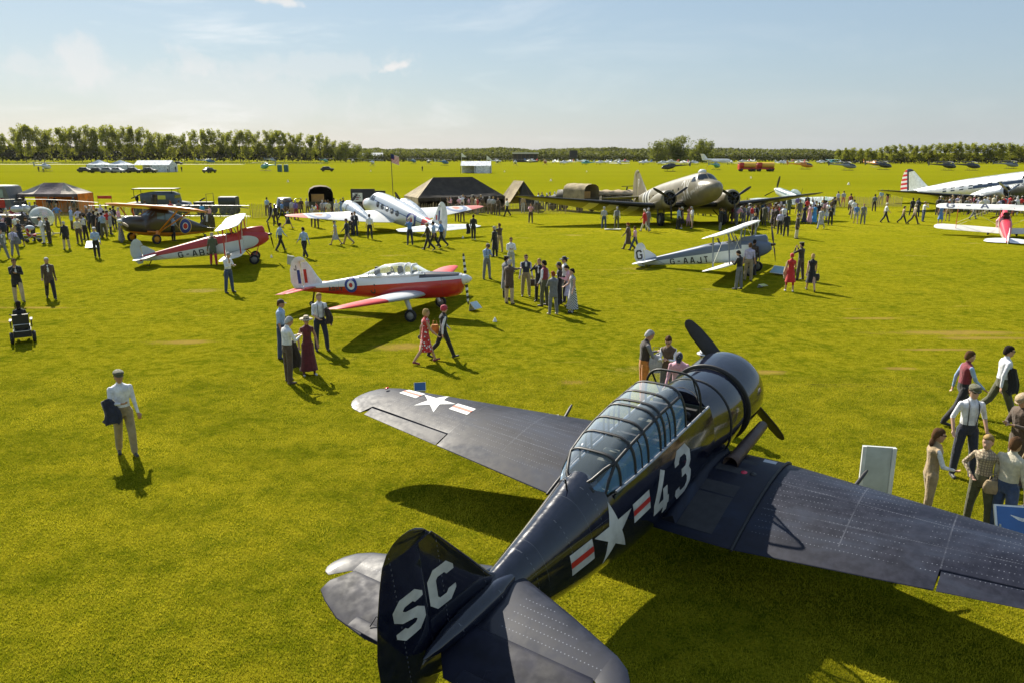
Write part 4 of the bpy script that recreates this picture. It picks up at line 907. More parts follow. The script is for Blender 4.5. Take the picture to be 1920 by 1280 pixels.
# ---------- silver twin with round windows
def anson():
    O = (-12.30, 65.6, 2.21); az = radians(-36.6); th = .144
    root, T = place_ac('twin_engine_aircraft', 'silver twin-engine aircraft with oval cabin windows, blue line and red band before the tail', 'aircraft', O, az, th)
    t = NT('silver_twin_paint'); A = t.attr(); x, y, z = t.xyz(A)
    c = t.mix((x > 10.0)*(x < 10.65), (.56, .60, .63), (.62, .03, .02)); bl = ((z-(.62-(x-2.5).max(0.)*.052)).abs() < .035)*(x > 1.9)*(x < 12.); c = t.mix(bl, c, (.03, .07, .22)); c = t.mix((x < .75)*(z > -1), c, (.66, .46, .44))
    seam = (((x/1.15).fract()-.5).abs() > .494); c = t.mix(seam*.4, c, (.2, .22, .25)); c = t.mix(t.noise(A, 1.2, 4)*.15, c, (.3, .33, .36)); t.set(color=c, rough=.32, metal=.3, coat=.3); PM = t.m
    fo, fb = fuse(root, T, [(0, .06, -.12, -.28), (.25, .36, .10, -.52), (.9, .60, .32, -.74), (1.5, .68, .48, -.82), (2.2, .72, .98, -.84), (3.0, .76, 1.10, -.84), (5.0, .78, 1.08, -.82), (7.5, .70, .90, -.66), (10., .42, .62, -.32), (12., .16, .42, -.02), (12.7, .04, .36, .1)], PM, 28, 2.3)
    t = NT('silver_wing_paint'); A = t.attr(); x, y, z = t.xyz(A); ay = y.abs()
    c = t.mix(ay > 7.2, (.66, .66, .64), (.66, .22, .18)); lin = (((ay/1.3).fract()-.5).abs() > .492).max(((x-5.05).abs() < .02)*(ay > 4.2)*(ay < 7.5)); c = t.mix(lin*.35, c, (.3, .3, .32)); t.set(color=c, rough=.4, metal=.15); WM = t.m
    ws = [(0, 2.5, 6.2, -.55, .17), (.9, 2.5, 6.2, -.55, .17), (2.4, 2.75, 6.05, -.48, .17), (5.0, 3.35, 5.7, -.26, .14), (7.2, 3.95, 5.35, -.07, .12), (8.0, 4.2, 5.2, 0, .10), (8.45, 4.4, 5.05, .04, .07), (8.7, 4.65, 4.9, .05, .03)]
    wo, wb = two_wings(root, T, ws, WM, n=12)
    for s in (1, -1):
        q = MB(T); q.loft([[(x, s*2.5+cos(2*pi*k/20)*r, zc+sin(2*pi*k/20)*r*vy) for k in range(20)] for x, r, zc, vy in ((1.95, .42, -.12, 1), (1.98, .52, -.12, 1), (2.2, .58, -.12, 1), (2.75, .58, -.12, 1), (3.6, .53, -.18, 1), (4.8, .36, -.28, 1), (5.9, .1, -.38, 1))])
        no = q.build('engine_nacelle', PMN, root)
        q = MB(T); q.lathe([(2.82, .60), (2.86, .615), (2.9, .60)], (0, s*2.5, -.12), 'x', 20); q.lathe([(1.96, .43), (2.05, .30), (2.04, .01)], (0, s*2.5, -.12), 'x', 16); q.build('cowl_ring', DGREY, no)
        prop(root, T, 1.25, 2, .75 if s < 0 else -.6, .22, PROPM, .14, c=(1.8, s*2.5, -.12))
        gz = (.42-O[2]+2.7*sin(th))/cos(th); q = MB(T); q.tube([(2.9, s*2.35, -.5), (2.7, s*2.35, gz)], .06, 8); q.tube([(2.9, s*2.65, -.5), (2.7, s*2.65, gz)], .06, 8); q.build('landing_leg', DGREY, root)
        wheel(root, (2.7, s*2.5, gz), .42, .26, T)
        st = [(.05, 10.7, 11.9, .22, .1), (2.4, 11.25, 11.95, .25, .08), (3.2, 11.5, 11.95, .26, .06), (3.4, 11.65, 11.95, .26, .03)]
        q = MB(T); wing(q, st if s > 0 else mirror(st), 0, 1, 0, 8); q.build('tailplane', WM2, root)
        st = [(.12, 11.97, 12.7, .22, .08), (2.6, 11.98, 12.55, .25, .06), (3.3, 11.98, 12.3, .26, .05), (3.48, 12, 12.15, .26, .03)]
        q = MB(T); wing(q, st if s > 0 else mirror(st), 0, 1, 0, 8); q.build('elevator', WM2, root)
        for i in range(5):
            q = MB(T); x0 = 3.75+i*.78; P_ = []
            for k in range(16):
                a = 2*pi*k/16; h = fb.ray_cast(Vector((x0+cos(a)*.27, s*2, .36-i*.02+sin(a)*.23)), Vector((0, -s, 0)))
                P_.append((x0+cos(a)*.27, h[0].y+s*.012, .36-i*.02+sin(a)*.23))
            q.poly(P_); q.build('window', WIN, root)
        roundel(root, T, (0, 0), .60, lambda a, b: (8.75-a, s*2, .18+b), (0, -s, 0), fb)
        roundel(root, T, (0, 0), .95, lambda a, b: (4.55-a, s*6.1+b, 2), (0, 0, -1), wb, 'pale')
    V = lambda l: [[Vector(p) for p in l]]
    wsn = MB(T)
    for s in (1, -1):
        for x0, x1 in ((1.62, 2.16), (2.22, 2.95)):
            pass
    def wpatch(P2, s, name='windscreen'):
        return decal(name, [(V(P2), 0, 0)], lambda a, b: (a, s*2, b), (0, -s, 0), [fb], WIN, root, T, .01, .2)
    for s in (1, -1): wpatch([(1.72, .50), (2.12, .48), (2.3, .86), (2.12, .88)], s); wpatch([(2.22, .46), (3.0, .50), (3.0, .84), (2.42, .86)], s, 'cockpit_window')
    f = MB(T); wing(f, [(.40, 10.4, 12.0, 0, .05), (.7, 10.95, 12.0, 0, .06), (1.3, 11.35, 12.0, 0, .07), (1.8, 11.6, 12.0, 0, .07)], 0, 1, 0, 8, True); fbv = f.bvh(); fi = f.build('fin', WM2, root)
    f = MB(T); wing(f, [(-.35, 12.3, 12.7, 0, .05), (-.1, 12.03, 12.85, 0, .05), (.8, 12.02, 12.95, 0, .05), (1.5, 12.02, 12.85, 0, .05), (1.82, 12.02, 12.7, 0, .05), (1.84, 11.62, 12.68, 0, .05), (2.1, 11.85, 12.45, 0, .04), (2.18, 12.05, 12.25, 0, .03)], 0, 1, 0, 8, True); f.build('rudder', WM2, root)
    for s in (1, -1):
        decal('fin_flash', [(V([(0, 0), (.16, 0), (.16, .75), (0, .75)]), 0, 0)], lambda a, b: (11.9-a, s*2, .75+b), (0, -s, 0), [fbv], BLUEM, fi, T, .01, .4)
        decal('fin_flash', [(V([(0, 0), (.16, 0), (.16, .7), (0, .7)]), 0, 0)], lambda a, b: (11.58-a, s*2, .75+b), (0, -s, 0), [fbv], REDM, fi, T, .01, .4)
    zs = (11.3*sin(th)-O[2]+.2)/cos(th); q = MB(T); q.tube([(11.2, 0, -.1), (11.3, 0, zs)], .05, 6); q.build('tail_leg', DGREY, root); wheel(root, (11.35, 0, zs), .2, .12, T, name='tail_wheel')
    q = MB(T); q.tube([(5.2, 0, 1.08), (5.25, 0, 1.4)], .03, 5); q.build('antenna', BLACKM, root)
PMN = mat('silver_nacelle', (.56, .60, .63), .3, .4, coat=.3); WM2 = mat('silver_tail_paint', (.60, .63, .64), .4, .15); WIN = mat('dark_window', (.012, .016, .022), .08, 0, .5)
anson()

# ---------- the big twin-engine transports
def transport(O, az, th, label, kind):
    root, T = place_ac('transport_aircraft', label, 'aircraft', O, az, th)
    olive = kind == 'olive'
    t = NT('transport_skin_'+kind); A = t.attr(); x, y, z = t.xyz(A); ay = y.abs()
    n = t.noise(A, .9, 5, .6)
    if olive:
        c = t.mix(t.step(n, .35, .65), (.150, .130, .085), (.205, .180, .125)); bands = ((x-12.2)/2.9)
        st = (x > 12.3)*(x < 14.8)*(z < 1.0); c = t.mix(st*(((x-12.3)/1.0).fract() < .5), c, (.5, .5, .48)); c = t.mix(st*(((x-12.3)/1.0).fract() > .5), c, (.03, .03, .03))
        t.set(color=c, rough=.42, coat=.1)
    else:
        c = t.mix(t.step(n, .3, .7), (.50, .51, .52), (.62, .63, .64)); seam = (((x/1.05).fract()-.5).abs() > .493).max((((z+.1)/.62).fract()-.5).abs() > .485); c = t.mix(seam*.35, c, (.2, .2, .22))
        strip = (z > .18)*(z < .52)*(x > 2.6)*(x < 8.4); c = t.mix(strip, c, (.03, .05, .09))
        t.set(color=c, rough=t.step(t.noise(A, 2., 4), .3, .7, .30, .44), metal=.8)
    FM = t.m
    t = NT('transport_wing_'+kind); A = t.attr(); x, y, z = t.xyz(A); ay = y.abs(); n = t.noise(A, .9, 5, .6)
    le = x < (4.78+(ay-4.).max(0.)*.335+.30)
    if olive:
        low = (z < (-.93+(ay-4.).max(0.)*.115)); c = t.mix(t.step(n, .35, .65), (.13, .115, .07), (.19, .165, .11))
        s2 = (ay > 4.6)*(ay < 8.6); band = ((ay-4.6)/1.6).fract() < .5
        c = t.mix(low*s2*band, c, (.50, .48, .42)); c = t.mix(low*s2*(1.-band), c, (.03, .03, .025)); c = t.mix(le, c, (.018, .018, .022)); t.set(color=c, rough=.42)
    else:
        c = t.mix(t.step(n, .3, .7), (.55, .56, .57), (.7, .7, .7)); seam = (((ay/.9).fract()-.5).abs() > .492); c = t.mix(seam*.4, c, (.2, .2, .2)); c = t.mix(le, c, (.03, .03, .035)); t.set(color=c, rough=.3, metal=t.mix(le, (.85, .85, .85), (0, 0, 0)))
    WM = t.m
    fo, fb = fuse(root, T, [(0, .06, .0, -.16), (.18, .38, .26, -.42), (.7, .74, .52, -.82), (1.4, .98, .66, -1.06), (1.75, 1.04, .78, -1.12), (2.25, 1.1, 1.28, -1.18), (3.0, 1.16, 1.42, -1.22), (5.0, 1.22, 1.46, -1.26), (10., 1.22, 1.46, -1.22), (13., 1.02, 1.36, -.86), (16., .62, 1.16, -.24), (18.6, .2, .92, .32), (19.5, .04, .78, .55)], FM, 32, 2.15)
    ws = [(0, 4.7, 9.1, -1.0, .15), (1., 4.7, 9.1, -1.0, .15), (4., 4.75, 9.05, -1.0, .15), (8., 6.1, 9.05, -.52, .13), (12.5, 7.6, 9.0, .03, .11), (13.8, 8.05, 8.95, .18, .09), (14.3, 8.3, 8.85, .24, .06), (14.5, 8.5, 8.75, .26, .03)]
    ci_, si_ = cos(.075), sin(.075)
    def inc(p): return Vector((p.x, p.y, p.z-(p.x-4.75-max(0, abs(p.y)-4)*.34)*(.05+.09*min(1, abs(p.y)/3))))
    wo, wb = two_wings(root, lambda p: T(inc(p)), ws, WM, n=12)
    NM = FM
    for s in (1, -1):
        q = MB(T); q.loft([[(x, s*2.8+cos(2*pi*k/24)*r, zc+sin(2*pi*k/24)*r*1.02) for k in range(24)] for x, r, zc in ((3.06, .52, -.66), (3.1, .66, -.66), (3.35, .73, -.66), (4.1, .75, -.66), (4.6, .73, -.68), (5.6, .68, -.76), (7.0, .48, -.9), (8.4, .12, -1.05))], 0, False); q.loft([[(x, s*2.8+cos(2*pi*k/24)*r, -.66+sin(2*pi*k/24)*r) for k in range(24)] for x, r in ((3.06, .52), (3.5, .50), (3.5, .02))], 1, False)
        no = q.build('engine_nacelle', [NM, BLACKM], root)
        q = MB(T)
        for k in range(9): a = 2*pi*k/9; q.tube([(3.3, s*2.8+sin(a)*.12, -.66+cos(a)*.12), (3.3, s*2.8+sin(a)*.47, -.66+cos(a)*.47)], .085, 7)
        q.lathe([(3.0, .02), (3.02, .14), (3.3, .18)], (0, s*2.8, -.66), 'x', 14); q.build('engine_cylinders', DGREY, no)
        prop(root, T, 1.72, 3, pi+.02 if olive else pi-.08, .24, PROPM if olive else mat('polished_prop', (.35, .35, .36), .3, .8), .16, c=(2.85, s*2.8, -.66))
        gz = (.56-O[2]+5.1*sin(th))/cos(th); q = MB(T)
        for dy in (-.28, .28): q.tube([(5.0, s*2.8+dy, -1.1), (5.1, s*2.8+dy, gz)], .065, 8)
        q.tube([(6.8, s*2.6, -1.2), (5.2, s*2.6, gz+.1)], .05, 6); q.tube([(5.05, s*2.52, gz+.8), (5.05, s*3.08, gz+.8)], .05, 6); q.build('landing_leg', DGREY, root)
        wheel(root, (5.1, s*2.8, gz), .57, .38, T)
        st = [(.1, 16.6, 18.3, .85, .1), (2.6, 17.3, 18.3, .85, .08), (3.7, 17.7, 18.3, .85, .06), (4.0, 18, 18.3, .85, .03)]
        q = MB(T); wing(q, st if s > 0 else mirror(st), 0, 1, 0, 8); q.build('tailplane', FM, root)
        st = [(.3, 18.33, 19.4, .85, .06), (2.6, 18.33, 19.1, .85, .06), (3.8, 18.33, 18.8, .85, .05)]
        q = MB(T); wing(q, st if s > 0 else mirror(st), 0, 1, 0, 8); q.build('elevator', FM, root)
        V = lambda l: [[Vector(p) for p in l]]
        decal('windscreen', [(V([(1.68, .70), (2.0, .72), (2.38, 1.16), (2.02, 1.18)]), 0, 0)], lambda a, b: (a, s*3, b), (0, -s, 0), [fb], WIN, root, T, .012, .15)
        decal('windscreen', [(V([(.06, .79), (.62, .79), (.55, 1.18), (.06, 1.18)]), 0, 0)], lambda a, b: (-2, s*a, b), (1, 0, 0), [fb], WIN, root, T, .012, .15)
        decal('cockpit_window', [(V([(2.1, .60), (2.75, .62), (2.75, 1.02), (2.45, 1.08)]), 0, 0)], lambda a, b: (a, s*3, b), (0, -s, 0), [fb], WIN, root, T, .012, .2)
        for i in range(7):
            x0 = 4.9+i*1.18; w_ = .42 if not olive else .2
            decal('window', [(V([(x0, .2), (x0+w_*1.3, .2), (x0+w_*1.3, .2+w_), (x0, .2+w_)]), 0, 0)], lambda a, b: (a, s*3, b), (0, -s, 0), [fb], WIN, root, T, .012, .5)
    f = MB(T); wing(f, [(.95, 14.9, 18.35, 0, .05), (1.3, 15.6, 18.35, 0, .06), (2.2, 16.5, 18.35, 0, .07), (3.0, 17.25, 18.35, 0, .08), (3.3, 17.55, 18.35, 0, .08)], 0, 1, 0, 8, True); fbv = f.bvh(); fi = f.build('fin', FM if olive else mat('silver_fin', (.62, .66, .67), .35, .5), root)
    if olive: RM = FM
    else:
        t = NT('striped_rudder'); A = t.attr(); x, y, z = t.xyz(A); c = t.mix((((z-.2)/.52).fract()) < .5, (.72, .70, .68), (.55, .02, .03)); c = t.mix(x < 18.62, c, (.015, .02, .07)); t.set(color=c, rough=.4); RM = t.m
    f = MB(T); wing(f, [(.55, 18.4, 19.5, 0, .05), (1.3, 18.38, 19.68, 0, .05), (2.2, 18.38, 19.55, 0, .05), (3.0, 18.38, 19.25, 0, .05), (3.3, 18.38, 19.1, 0, .05), (3.33, 17.58, 19.08, 0, .05), (3.55, 17.85, 18.85, 0, .05), (3.66, 18.15, 18.55, 0, .03)], 0, 1, 0, 8, True); f.build('rudder', RM, root)
    zs = (16.9*sin(th)-O[2]+.25)/cos(th); q = MB(T); q.tube([(16.7, 0, -.1), (16.9, 0, zs)], .06, 6); q.build('tail_leg', DGREY, root); wheel(root, (16.95, 0, zs), .25, .16, T, name='tail_wheel')
    if olive:
        ad = MB(T); ad.ell((2.95, 0, 1.42), (.42, .34, .26), 0); ad.build('astrodome', mat('clear_dome', (.6, .62, .6), .15, 0, .5), root)
        ad = MB(T); ad.tube([(2.2, 0, 1.2), (2.0, 0, 1.9)], .02, 5); ad.build('antenna', YELM, root)
        CH = mat('chalk_white', (.50, .49, .45), .8)
        for sg in letters('3X', .62, 1.65, .22, .14): decal('code_letter', [(sg, 0, 0)], lambda a, b: (4.45-a, 3, -.75+b), (0, -1, 0), [fb], CH, fo, T, .012, .2)
        for sg in letters('DRAG EM OOT', .13, .26, .05, .04): decal('nose_lettering', [(sg, 0, 0)], lambda a, b: (2.75-a*1.0, 3, -.42+a*.30+b), (0, -1, 0), [fb], CH, fo, T, .012, .2)
        for sg in letters('P', .4, .8, .1, .10): decal('tail_letter', [(sg, 0, 0)], lambda a, b: (17.9-a, 3, 1.9+b), (0, -1, 0), [fbv], CH, fi, T, .012, .3)
    return root
transport((16.19, 61.63, 3.51), radians(169.1), .154, 'olive drab twin-engine transport with striped wing undersides and white code on the nose', 'olive')
transport((55.33, 80.18, 3.17), radians(160.7), .149, 'polished silver twin-engine airliner with red and white striped rudder at the right', 'silver')

# ---------- pale blue fighter behind the crowd
def fighter():
    O = (30.49, 90.55, 1.86); az = radians(-16.4); th = .191
    root, T = place_ac('fighter_aircraft', 'pale blue-grey wartime fighter with yellow-tipped spinner beyond the olive transport', 'aircraft', O, az, th)
    t = NT('fighter_paint'); A = t.attr(); x, y, z = t.xyz(A); n = t.noise(A, .7, 2, .5)
    c = t.mix(t.step(n, .47, .53), (.42, .50, .50), (.14, .20, .22)); c = t.mix(t.step(z, -.02, .02), (.52, .58, .56), c); t.set(color=c, rough=.4); PM = t.m
    fuse(root, T, [(.1, .25, .24, -.26), (.5, .38, .36, -.48), (1.5, .44, .42, -.62), (2.5, .46, .46, -.68), (3.2, .46, .52, -.68), (4.2, .42, .50, -.60), (6.0, .27, .34, -.34), (8.0, .1, .18, -.02), (8.9, .03, .12, .02)], PM, 24, 2.1)
    two_wings(root, T, [(0, 2.1, 4.6, -.55, .14), (.5, 2.1, 4.6, -.55, .14), (2.5, 2.25, 4.55, -.42, .13), (4.2, 2.6, 4.2, -.27, .11), (5.1, 2.95, 3.8, -.2, .08), (5.6, 3.25, 3.5, -.15, .03)], PM)
    two_wings(root, T, [(0, 7.6, 8.7, .22, .09), (1.2, 7.8, 8.7, .22, .08), (1.6, 8.05, 8.5, .22, .03)], PM, 'tailplane')
    f = MB(T); wing(f, [(.1, 7.4, 9.05, 0, .08), (.6, 7.9, 9.1, 0, .08), (1.1, 8.2, 9.0, 0, .07), (1.35, 8.5, 8.8, 0, .04)], 0, 1, 0, 8, True); f.build('fin', mat('fighter_fin', (.45, .62, .58), .4), root)
    q = MB(T); q.lathe([(-.45, .01), (-.4, .07)], (0, 0, 0), 'x', 16, 1); q.lathe([(-.4, .07), (-.2, .17), (0, .25), (.12, .28)], (0, 0, 0), 'x', 16); q.build('spinner', [mat('fighter_spinner', (.6, .6, .5), .4), YELM], root)
    prop(root, T, 1.6, 3, .08, .22, PROPM, .1)
    c = MB(T); c.loft([sec(x, w, z, .35, 16, 2.2) for x, w, z in ((2.75, .2, .5), (3.1, .27, .82), (3.6, .28, .88), (4.2, .22, .7), (4.6, .1, .5))]); c.build('canopy', glass('fighter_canopy', (.4, .5, .55), .5), root)
    q = MB(T); q.tube([(4.5, 0, .45), (4.6, 0, 1.3)], .02, 5); q.build('antenna', BLACKM, root)
    for s in (1, -1):
        gz = (.3-O[2]+1.6*sin(th))/cos(th); q = MB(T); q.tube([(2.4, s*.85, -.5), (1.6, s*.85, gz)], .06, 6); q.build('landing_leg', DGREY, root); wheel(root, (1.6, s*.95, gz), .3, .16, T)
        roundel(root, T, (0, 0), .38, lambda a, b: (6.2-a, s*2, .05+b), (0, -s, 0), MBB(root), 'rwb') if False else None
fighter()

# ---------- dark high-wing cabin monoplane with orange wings
def cabin_plane():
    O = (-26.15, 51.88, 1.60); az = radians(-147.3); th = .154
    root, T = place_ac('high_wing_aircraft', 'dark brown high-wing cabin aircraft with orange wings, struts and wheel spats', 'aircraft', O, az, th)
    DK = mat('dark_brown_paint', (.035, .026, .022), .3, coat=.5); ORG = mat('orange_paint', (.62, .20, .012), .35, coat=.3)
    t = NT('orange_wing_paint'); A = t.attr(); x, y, z = t.xyz(A); c = t.mix(z > 1.13, (.66, .20, .01), (.60, .23, .025)); t.set(color=c, rough=.35, coat=.3); OW = t.m  # sun-washed top and bounce-lit underside put into the orange
    t = NT('dark_orange_fuselage'); A = t.attr(); x, y, z = t.xyz(A); c = t.mix(z < (-.62+(x-2.).max(0.)*.09), (.035, .026, .022), (.62, .22, .02)); t.set(color=c, rough=.3, coat=.5); PM = t.m
    fo, fb = fuse(root, T, [(.08, .2, .16, -.3), (.3, .34, .34, -.56), (.9, .42, .43, -.72), (1.45, .50, .48, -.80), (1.55, .54, .56, -.82), (2.05, .58, .98, -.84), (2.6, .59, 1.06, -.84), (3.6, .56, 1.0, -.80), (4.2, .48, .82, -.72), (5.4, .30, .48, -.52), (6.6, .12, .2, -.3), (7.1, .04, .1, -.18)], PM, 28, 3.)
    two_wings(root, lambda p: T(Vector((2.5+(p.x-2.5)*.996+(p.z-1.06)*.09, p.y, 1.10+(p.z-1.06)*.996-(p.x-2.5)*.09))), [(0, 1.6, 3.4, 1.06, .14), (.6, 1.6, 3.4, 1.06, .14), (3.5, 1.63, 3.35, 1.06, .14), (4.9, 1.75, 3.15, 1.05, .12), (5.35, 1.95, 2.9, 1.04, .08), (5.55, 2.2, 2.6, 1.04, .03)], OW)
    V = lambda l: [[Vector(p) for p in l]]
    for s in (1, -1):
        decal('windscreen', [(V([(1.66, .52), (1.95, .52), (2.2, .84), (1.98, .86)]), 0, 0)], lambda a, b: (a, s*2, b), (0, -s, 0), [fb], SKYW, root, T, .012, .3)
        decal('windscreen', [(V([(.03, .55), (.42, .55), (.42, .86), (.03, .86)]), 0, 0)], lambda a, b: (-1, s*a, b), (1, 0, 0), [fb], SKYW, root, T, .012, .3)
        for x0, x1 in ((2.3, 2.85), (2.92, 3.45)): decal('window', [(V([(x0, .36), (x1, .36), (x1, .78), (x0, .78)]), 0, 0)], lambda a, b: (a, s*2, b), (0, -s, 0), [fb], SKYW, root, T, .012, .4)
        for x1 in (1.95, 2.85):
            q = MB(T); q.tube([(2.0, s*1.15, -.62), (x1, s*3.3, .98)], [(.075, .035)]*2, 6); q.build('wing_strut', ORG, root)
        gz = (.33-O[2]+1.75*sin(th))/cos(th); q = MB(T); q.loft([[(2.0+a, s*.5, b-.5) for a, b in ((-.35, 0), (.35, 0), (.35, -.1), (-.35, -.1))], [(2.0+a, s*1.2, b-.5) for a, b in ((-.12, .02), (.2, .02), (.2, -.06), (-.12, -.06))]]); q.tube([(2.0, s*1.2, -.45), (1.8, s*1.4, gz+.05)], [(.14, .08), (.11, .07)], 8); q.tube([(2.5, s*.5, -.6), (1.85, s*1.38, gz+.1)], .04, 6); q.build('landing_leg', ORG, root)
        wheel(root, (1.75, s*1.45, gz), .33, .19, T, (.65, .30, .02))
        st = [(.05, 6.0, 6.75, .08, .07), (1.2, 6.2, 6.75, .08, .06), (1.5, 6.45, 6.7, .08, .03)]; q = MB(T); wing(q, st if s > 0 else mirror(st), 0, 1, 0, 8); q.build('tailplane', DK, root)
        st = [(.1, 6.765, 7.2, .07, .07), (1.2, 6.765, 7.12, .07, .06), (1.5, 6.765, 6.95, .07, .04)]; q = MB(T); wing(q, st if s > 0 else mirror(st), 0, 1, 0, 8); q.build('elevator', DK, root)
        roundel(root, T, (0, 0), .56, lambda a, b: (4.6-a, s*2, .04+b), (0, -s, 0), fb, 'c1')
    f = MB(T); wing(f, [(.1, 5.7, 6.9, 0, .06), (.35, 6.05, 6.9, 0, .07), (.8, 6.4, 6.9, 0, .07), (1.0, 6.6, 6.9, 0, .05)], 0, 1, 0, 8, True); f.build('fin', DK, root)
    f = MB(T); wing(f, [(-.2, 6.95, 7.25, 0, .06), (.3, 6.92, 7.4, 0, .06), (.8, 6.92, 7.3, 0, .06), (1.02, 6.62, 7.15, 0, .05), (1.12, 6.75, 7.0, 0, .04)], 0, 1, 0, 8, True); f.build('rudder', DK, root)
    q = MB(T)
    for s in (1, -1): q.box((6.6, s*.06, .75), (.16, .008, .5))
    q.build('fin_flash', mat('pale_flash', (.5, .5, .52), .5), root)
    prop(root, T, 1.05, 2, 1.25, .18, mat('tan_prop', (.30, .2, .08), .4), .09); sp = MB(T); sp.lathe([(-.22, .01), (-.18, .07), (0, .14), (.08, .15)], (0, 0, 0), 'x', 14); sp.build('spinner', WHITEM, root)
    zs = (6.5*sin(th)-O[2]+.1)/cos(th); q = MB(T); q.tube([(6.3, 0, -.25), (6.5, 0, zs)], .03, 6); q.build('tail_leg', DGREY, root); wheel(root, (6.55, 0, zs), .1, .06, T, name='tail_wheel')
SKYW = mat('cabin_window', (.10, .16, .20), .05, 0, .8)
cabin_plane()
# ============================================================ people
def cap_mesh(V, F_, p0, p1, r0, r1, n=10, sq=1., side=None):
    """closed tapered capsule (sq flattens it front to back)"""
    p0, p1 = Vector(p0), Vector(p1); d = (p1-p0); L = d.length; d = d.normalized() if L > 1e-6 else Vector((0, 0, 1))
    a = Vector((1, 0, 0)) if abs(d.x) < .9 else Vector((0, 1, 0)); a = (a-d*a.dot(d)).normalized(); b = d.cross(a)
    rings = [(-r0*.98, .12*r0), (-r0*.72, .7*r0), (-.0, r0), (L*.5, (r0+r1)/2), (L, r1), (L+r1*.72, .7*r1), (L+r1*.98, .12*r1)]
    o = len(V)
    for t, r in rings:
        for k in range(n): V.append(p0+d*t+a*(r*cos(2*pi*k/n))+b*(r*sq*sin(2*pi*k/n)))
    m = len(rings)
    for i in range(m-1):
        for k in range(n): F_.append((o+i*n+k, o+i*n+(k+1) % n, o+(i+1)*n+(k+1) % n, o+(i+1)*n+k))
    F_.append(tuple(o+k for k in range(n))[::-1]); F_.append(tuple(o+(m-1)*n+k for k in range(n)))
def ring_mesh(V, F_, rings):
    n = len(rings[0]); o = len(V)
    for r in rings: V.extend(Vector(p) for p in r)
    for i in range(len(rings)-1):
        for k in range(n): F_.append((o+i*n+k, o+i*n+(k+1) % n, o+(i+1)*n+(k+1) % n, o+(i+1)*n+k))
    F_.append(tuple(o+k for k in range(n))[::-1]); F_.append(tuple(o+(len(rings)-1)*n+k for k in range(n)))
def ov(c, rx, ry, n=14, e=2.3, rot=0.):
    out = []
    for k in range(n):
        a = 2*pi*k/n; x = rx*abs(cos(a))**(2/e)*(1 if cos(a) > 0 else -1); y = ry*abs(sin(a))**(2/e)*(1 if sin(a) > 0 else -1)
        out.append((c[0]+x*cos(rot)-y*sin(rot), c[1]+x*sin(rot)+y*cos(rot), c[2]))
    return out
SKIN, TOP, BOT, SHOE, ACC, SLV = range(6)
# pose: (hip pitch, knee) left/right in degrees, arms: (shoulder pitch forward, out, elbow bend, inward twist)
POSES = {
 'stand': dict(legs=((2, 2, 5), (-2, 2, 5)), arms=((4, 9, 12, 0), (2, 9, 14, 0))),
 'stand2': dict(legs=((10, 10, 7), (-3, 0, 4)), arms=((0, 12, 20, 0), (18, 10, 60, 35))),
 'walk': dict(legs=((24, 6, 2), (-20, 14, 2)), arms=((-22, 8, 18, 0), (22, 8, 24, 0))),
 'walk2': dict(legs=((-22, 22, 2), (22, 3, 2)), arms=((20, 9, 25, 0), (-20, 9, 14, 0))),
 'fold': dict(legs=((3, 2, 5), (-3, 2, 5)), arms=((26, 10, 98, 62), (24, 10, 98, 62))),
 'pocket': dict(legs=((6, 8, 6), (-2, 0, 5)), arms=((-8, 20, 42, 20), (-8, 20, 42, 20))),
 'hips': dict(legs=((3, 2, 8), (-3, 2, 8)), arms=((-8, 36, 88, 55), (-8, 36, 88, 55))),
 'camera': dict(legs=((4, 4, 5), (-4, 2, 5)), arms=((58, 14, 118, 26), (58, 14, 118, 26)), head=0),
 'phone': dict(legs=((3, 2, 5), (-3, 2, 5)), arms=((24, 8, 88, 32), (24, 8, 88, 32)), head=28),
 'point': dict(legs=((3, 2, 5), (-3, 2, 5)), arms=((6, 8, 20, 0), (80, 12, 8, 0))),
 'salute': dict(legs=((3, 2, 5), (-3, 2, 5)), arms=((6, 8, 20, 0), (60, 40, 132, 30))),
 'chin': dict(legs=((16, 14, 3), (-3, 0, 3)), arms=((28, 8, 95, 55), (46, 8, 128, 34))),
 'jacketarm': dict(legs=((14, 14, 2), (-10, 8, 2)), arms=((6, 8, 14, 0), (18, 8, 88, 42))),
 'bend': dict(legs=((6, 4, 4), (0, 4, 4)), arms=((50, 8, 30, 10), (46, 8, 40, 10)), lean=34, head=10),
 'behind': dict(legs=((2, 2, 7), (-2, 2, 7)), arms=((-22, 10, 50, 60), (-22, 10, 50, 60))),
 'sit': dict(legs=((84, 84, 6), (84, 84, 6)), arms=((30, 10, 70, 20), (30, 10, 70, 20))),
 'lookdown': dict(legs=((8, 8, 5), (-4, 2, 5)), arms=((20, 8, 80, 40), (8, 10, 30, 0)), head=32, lean=8),
}
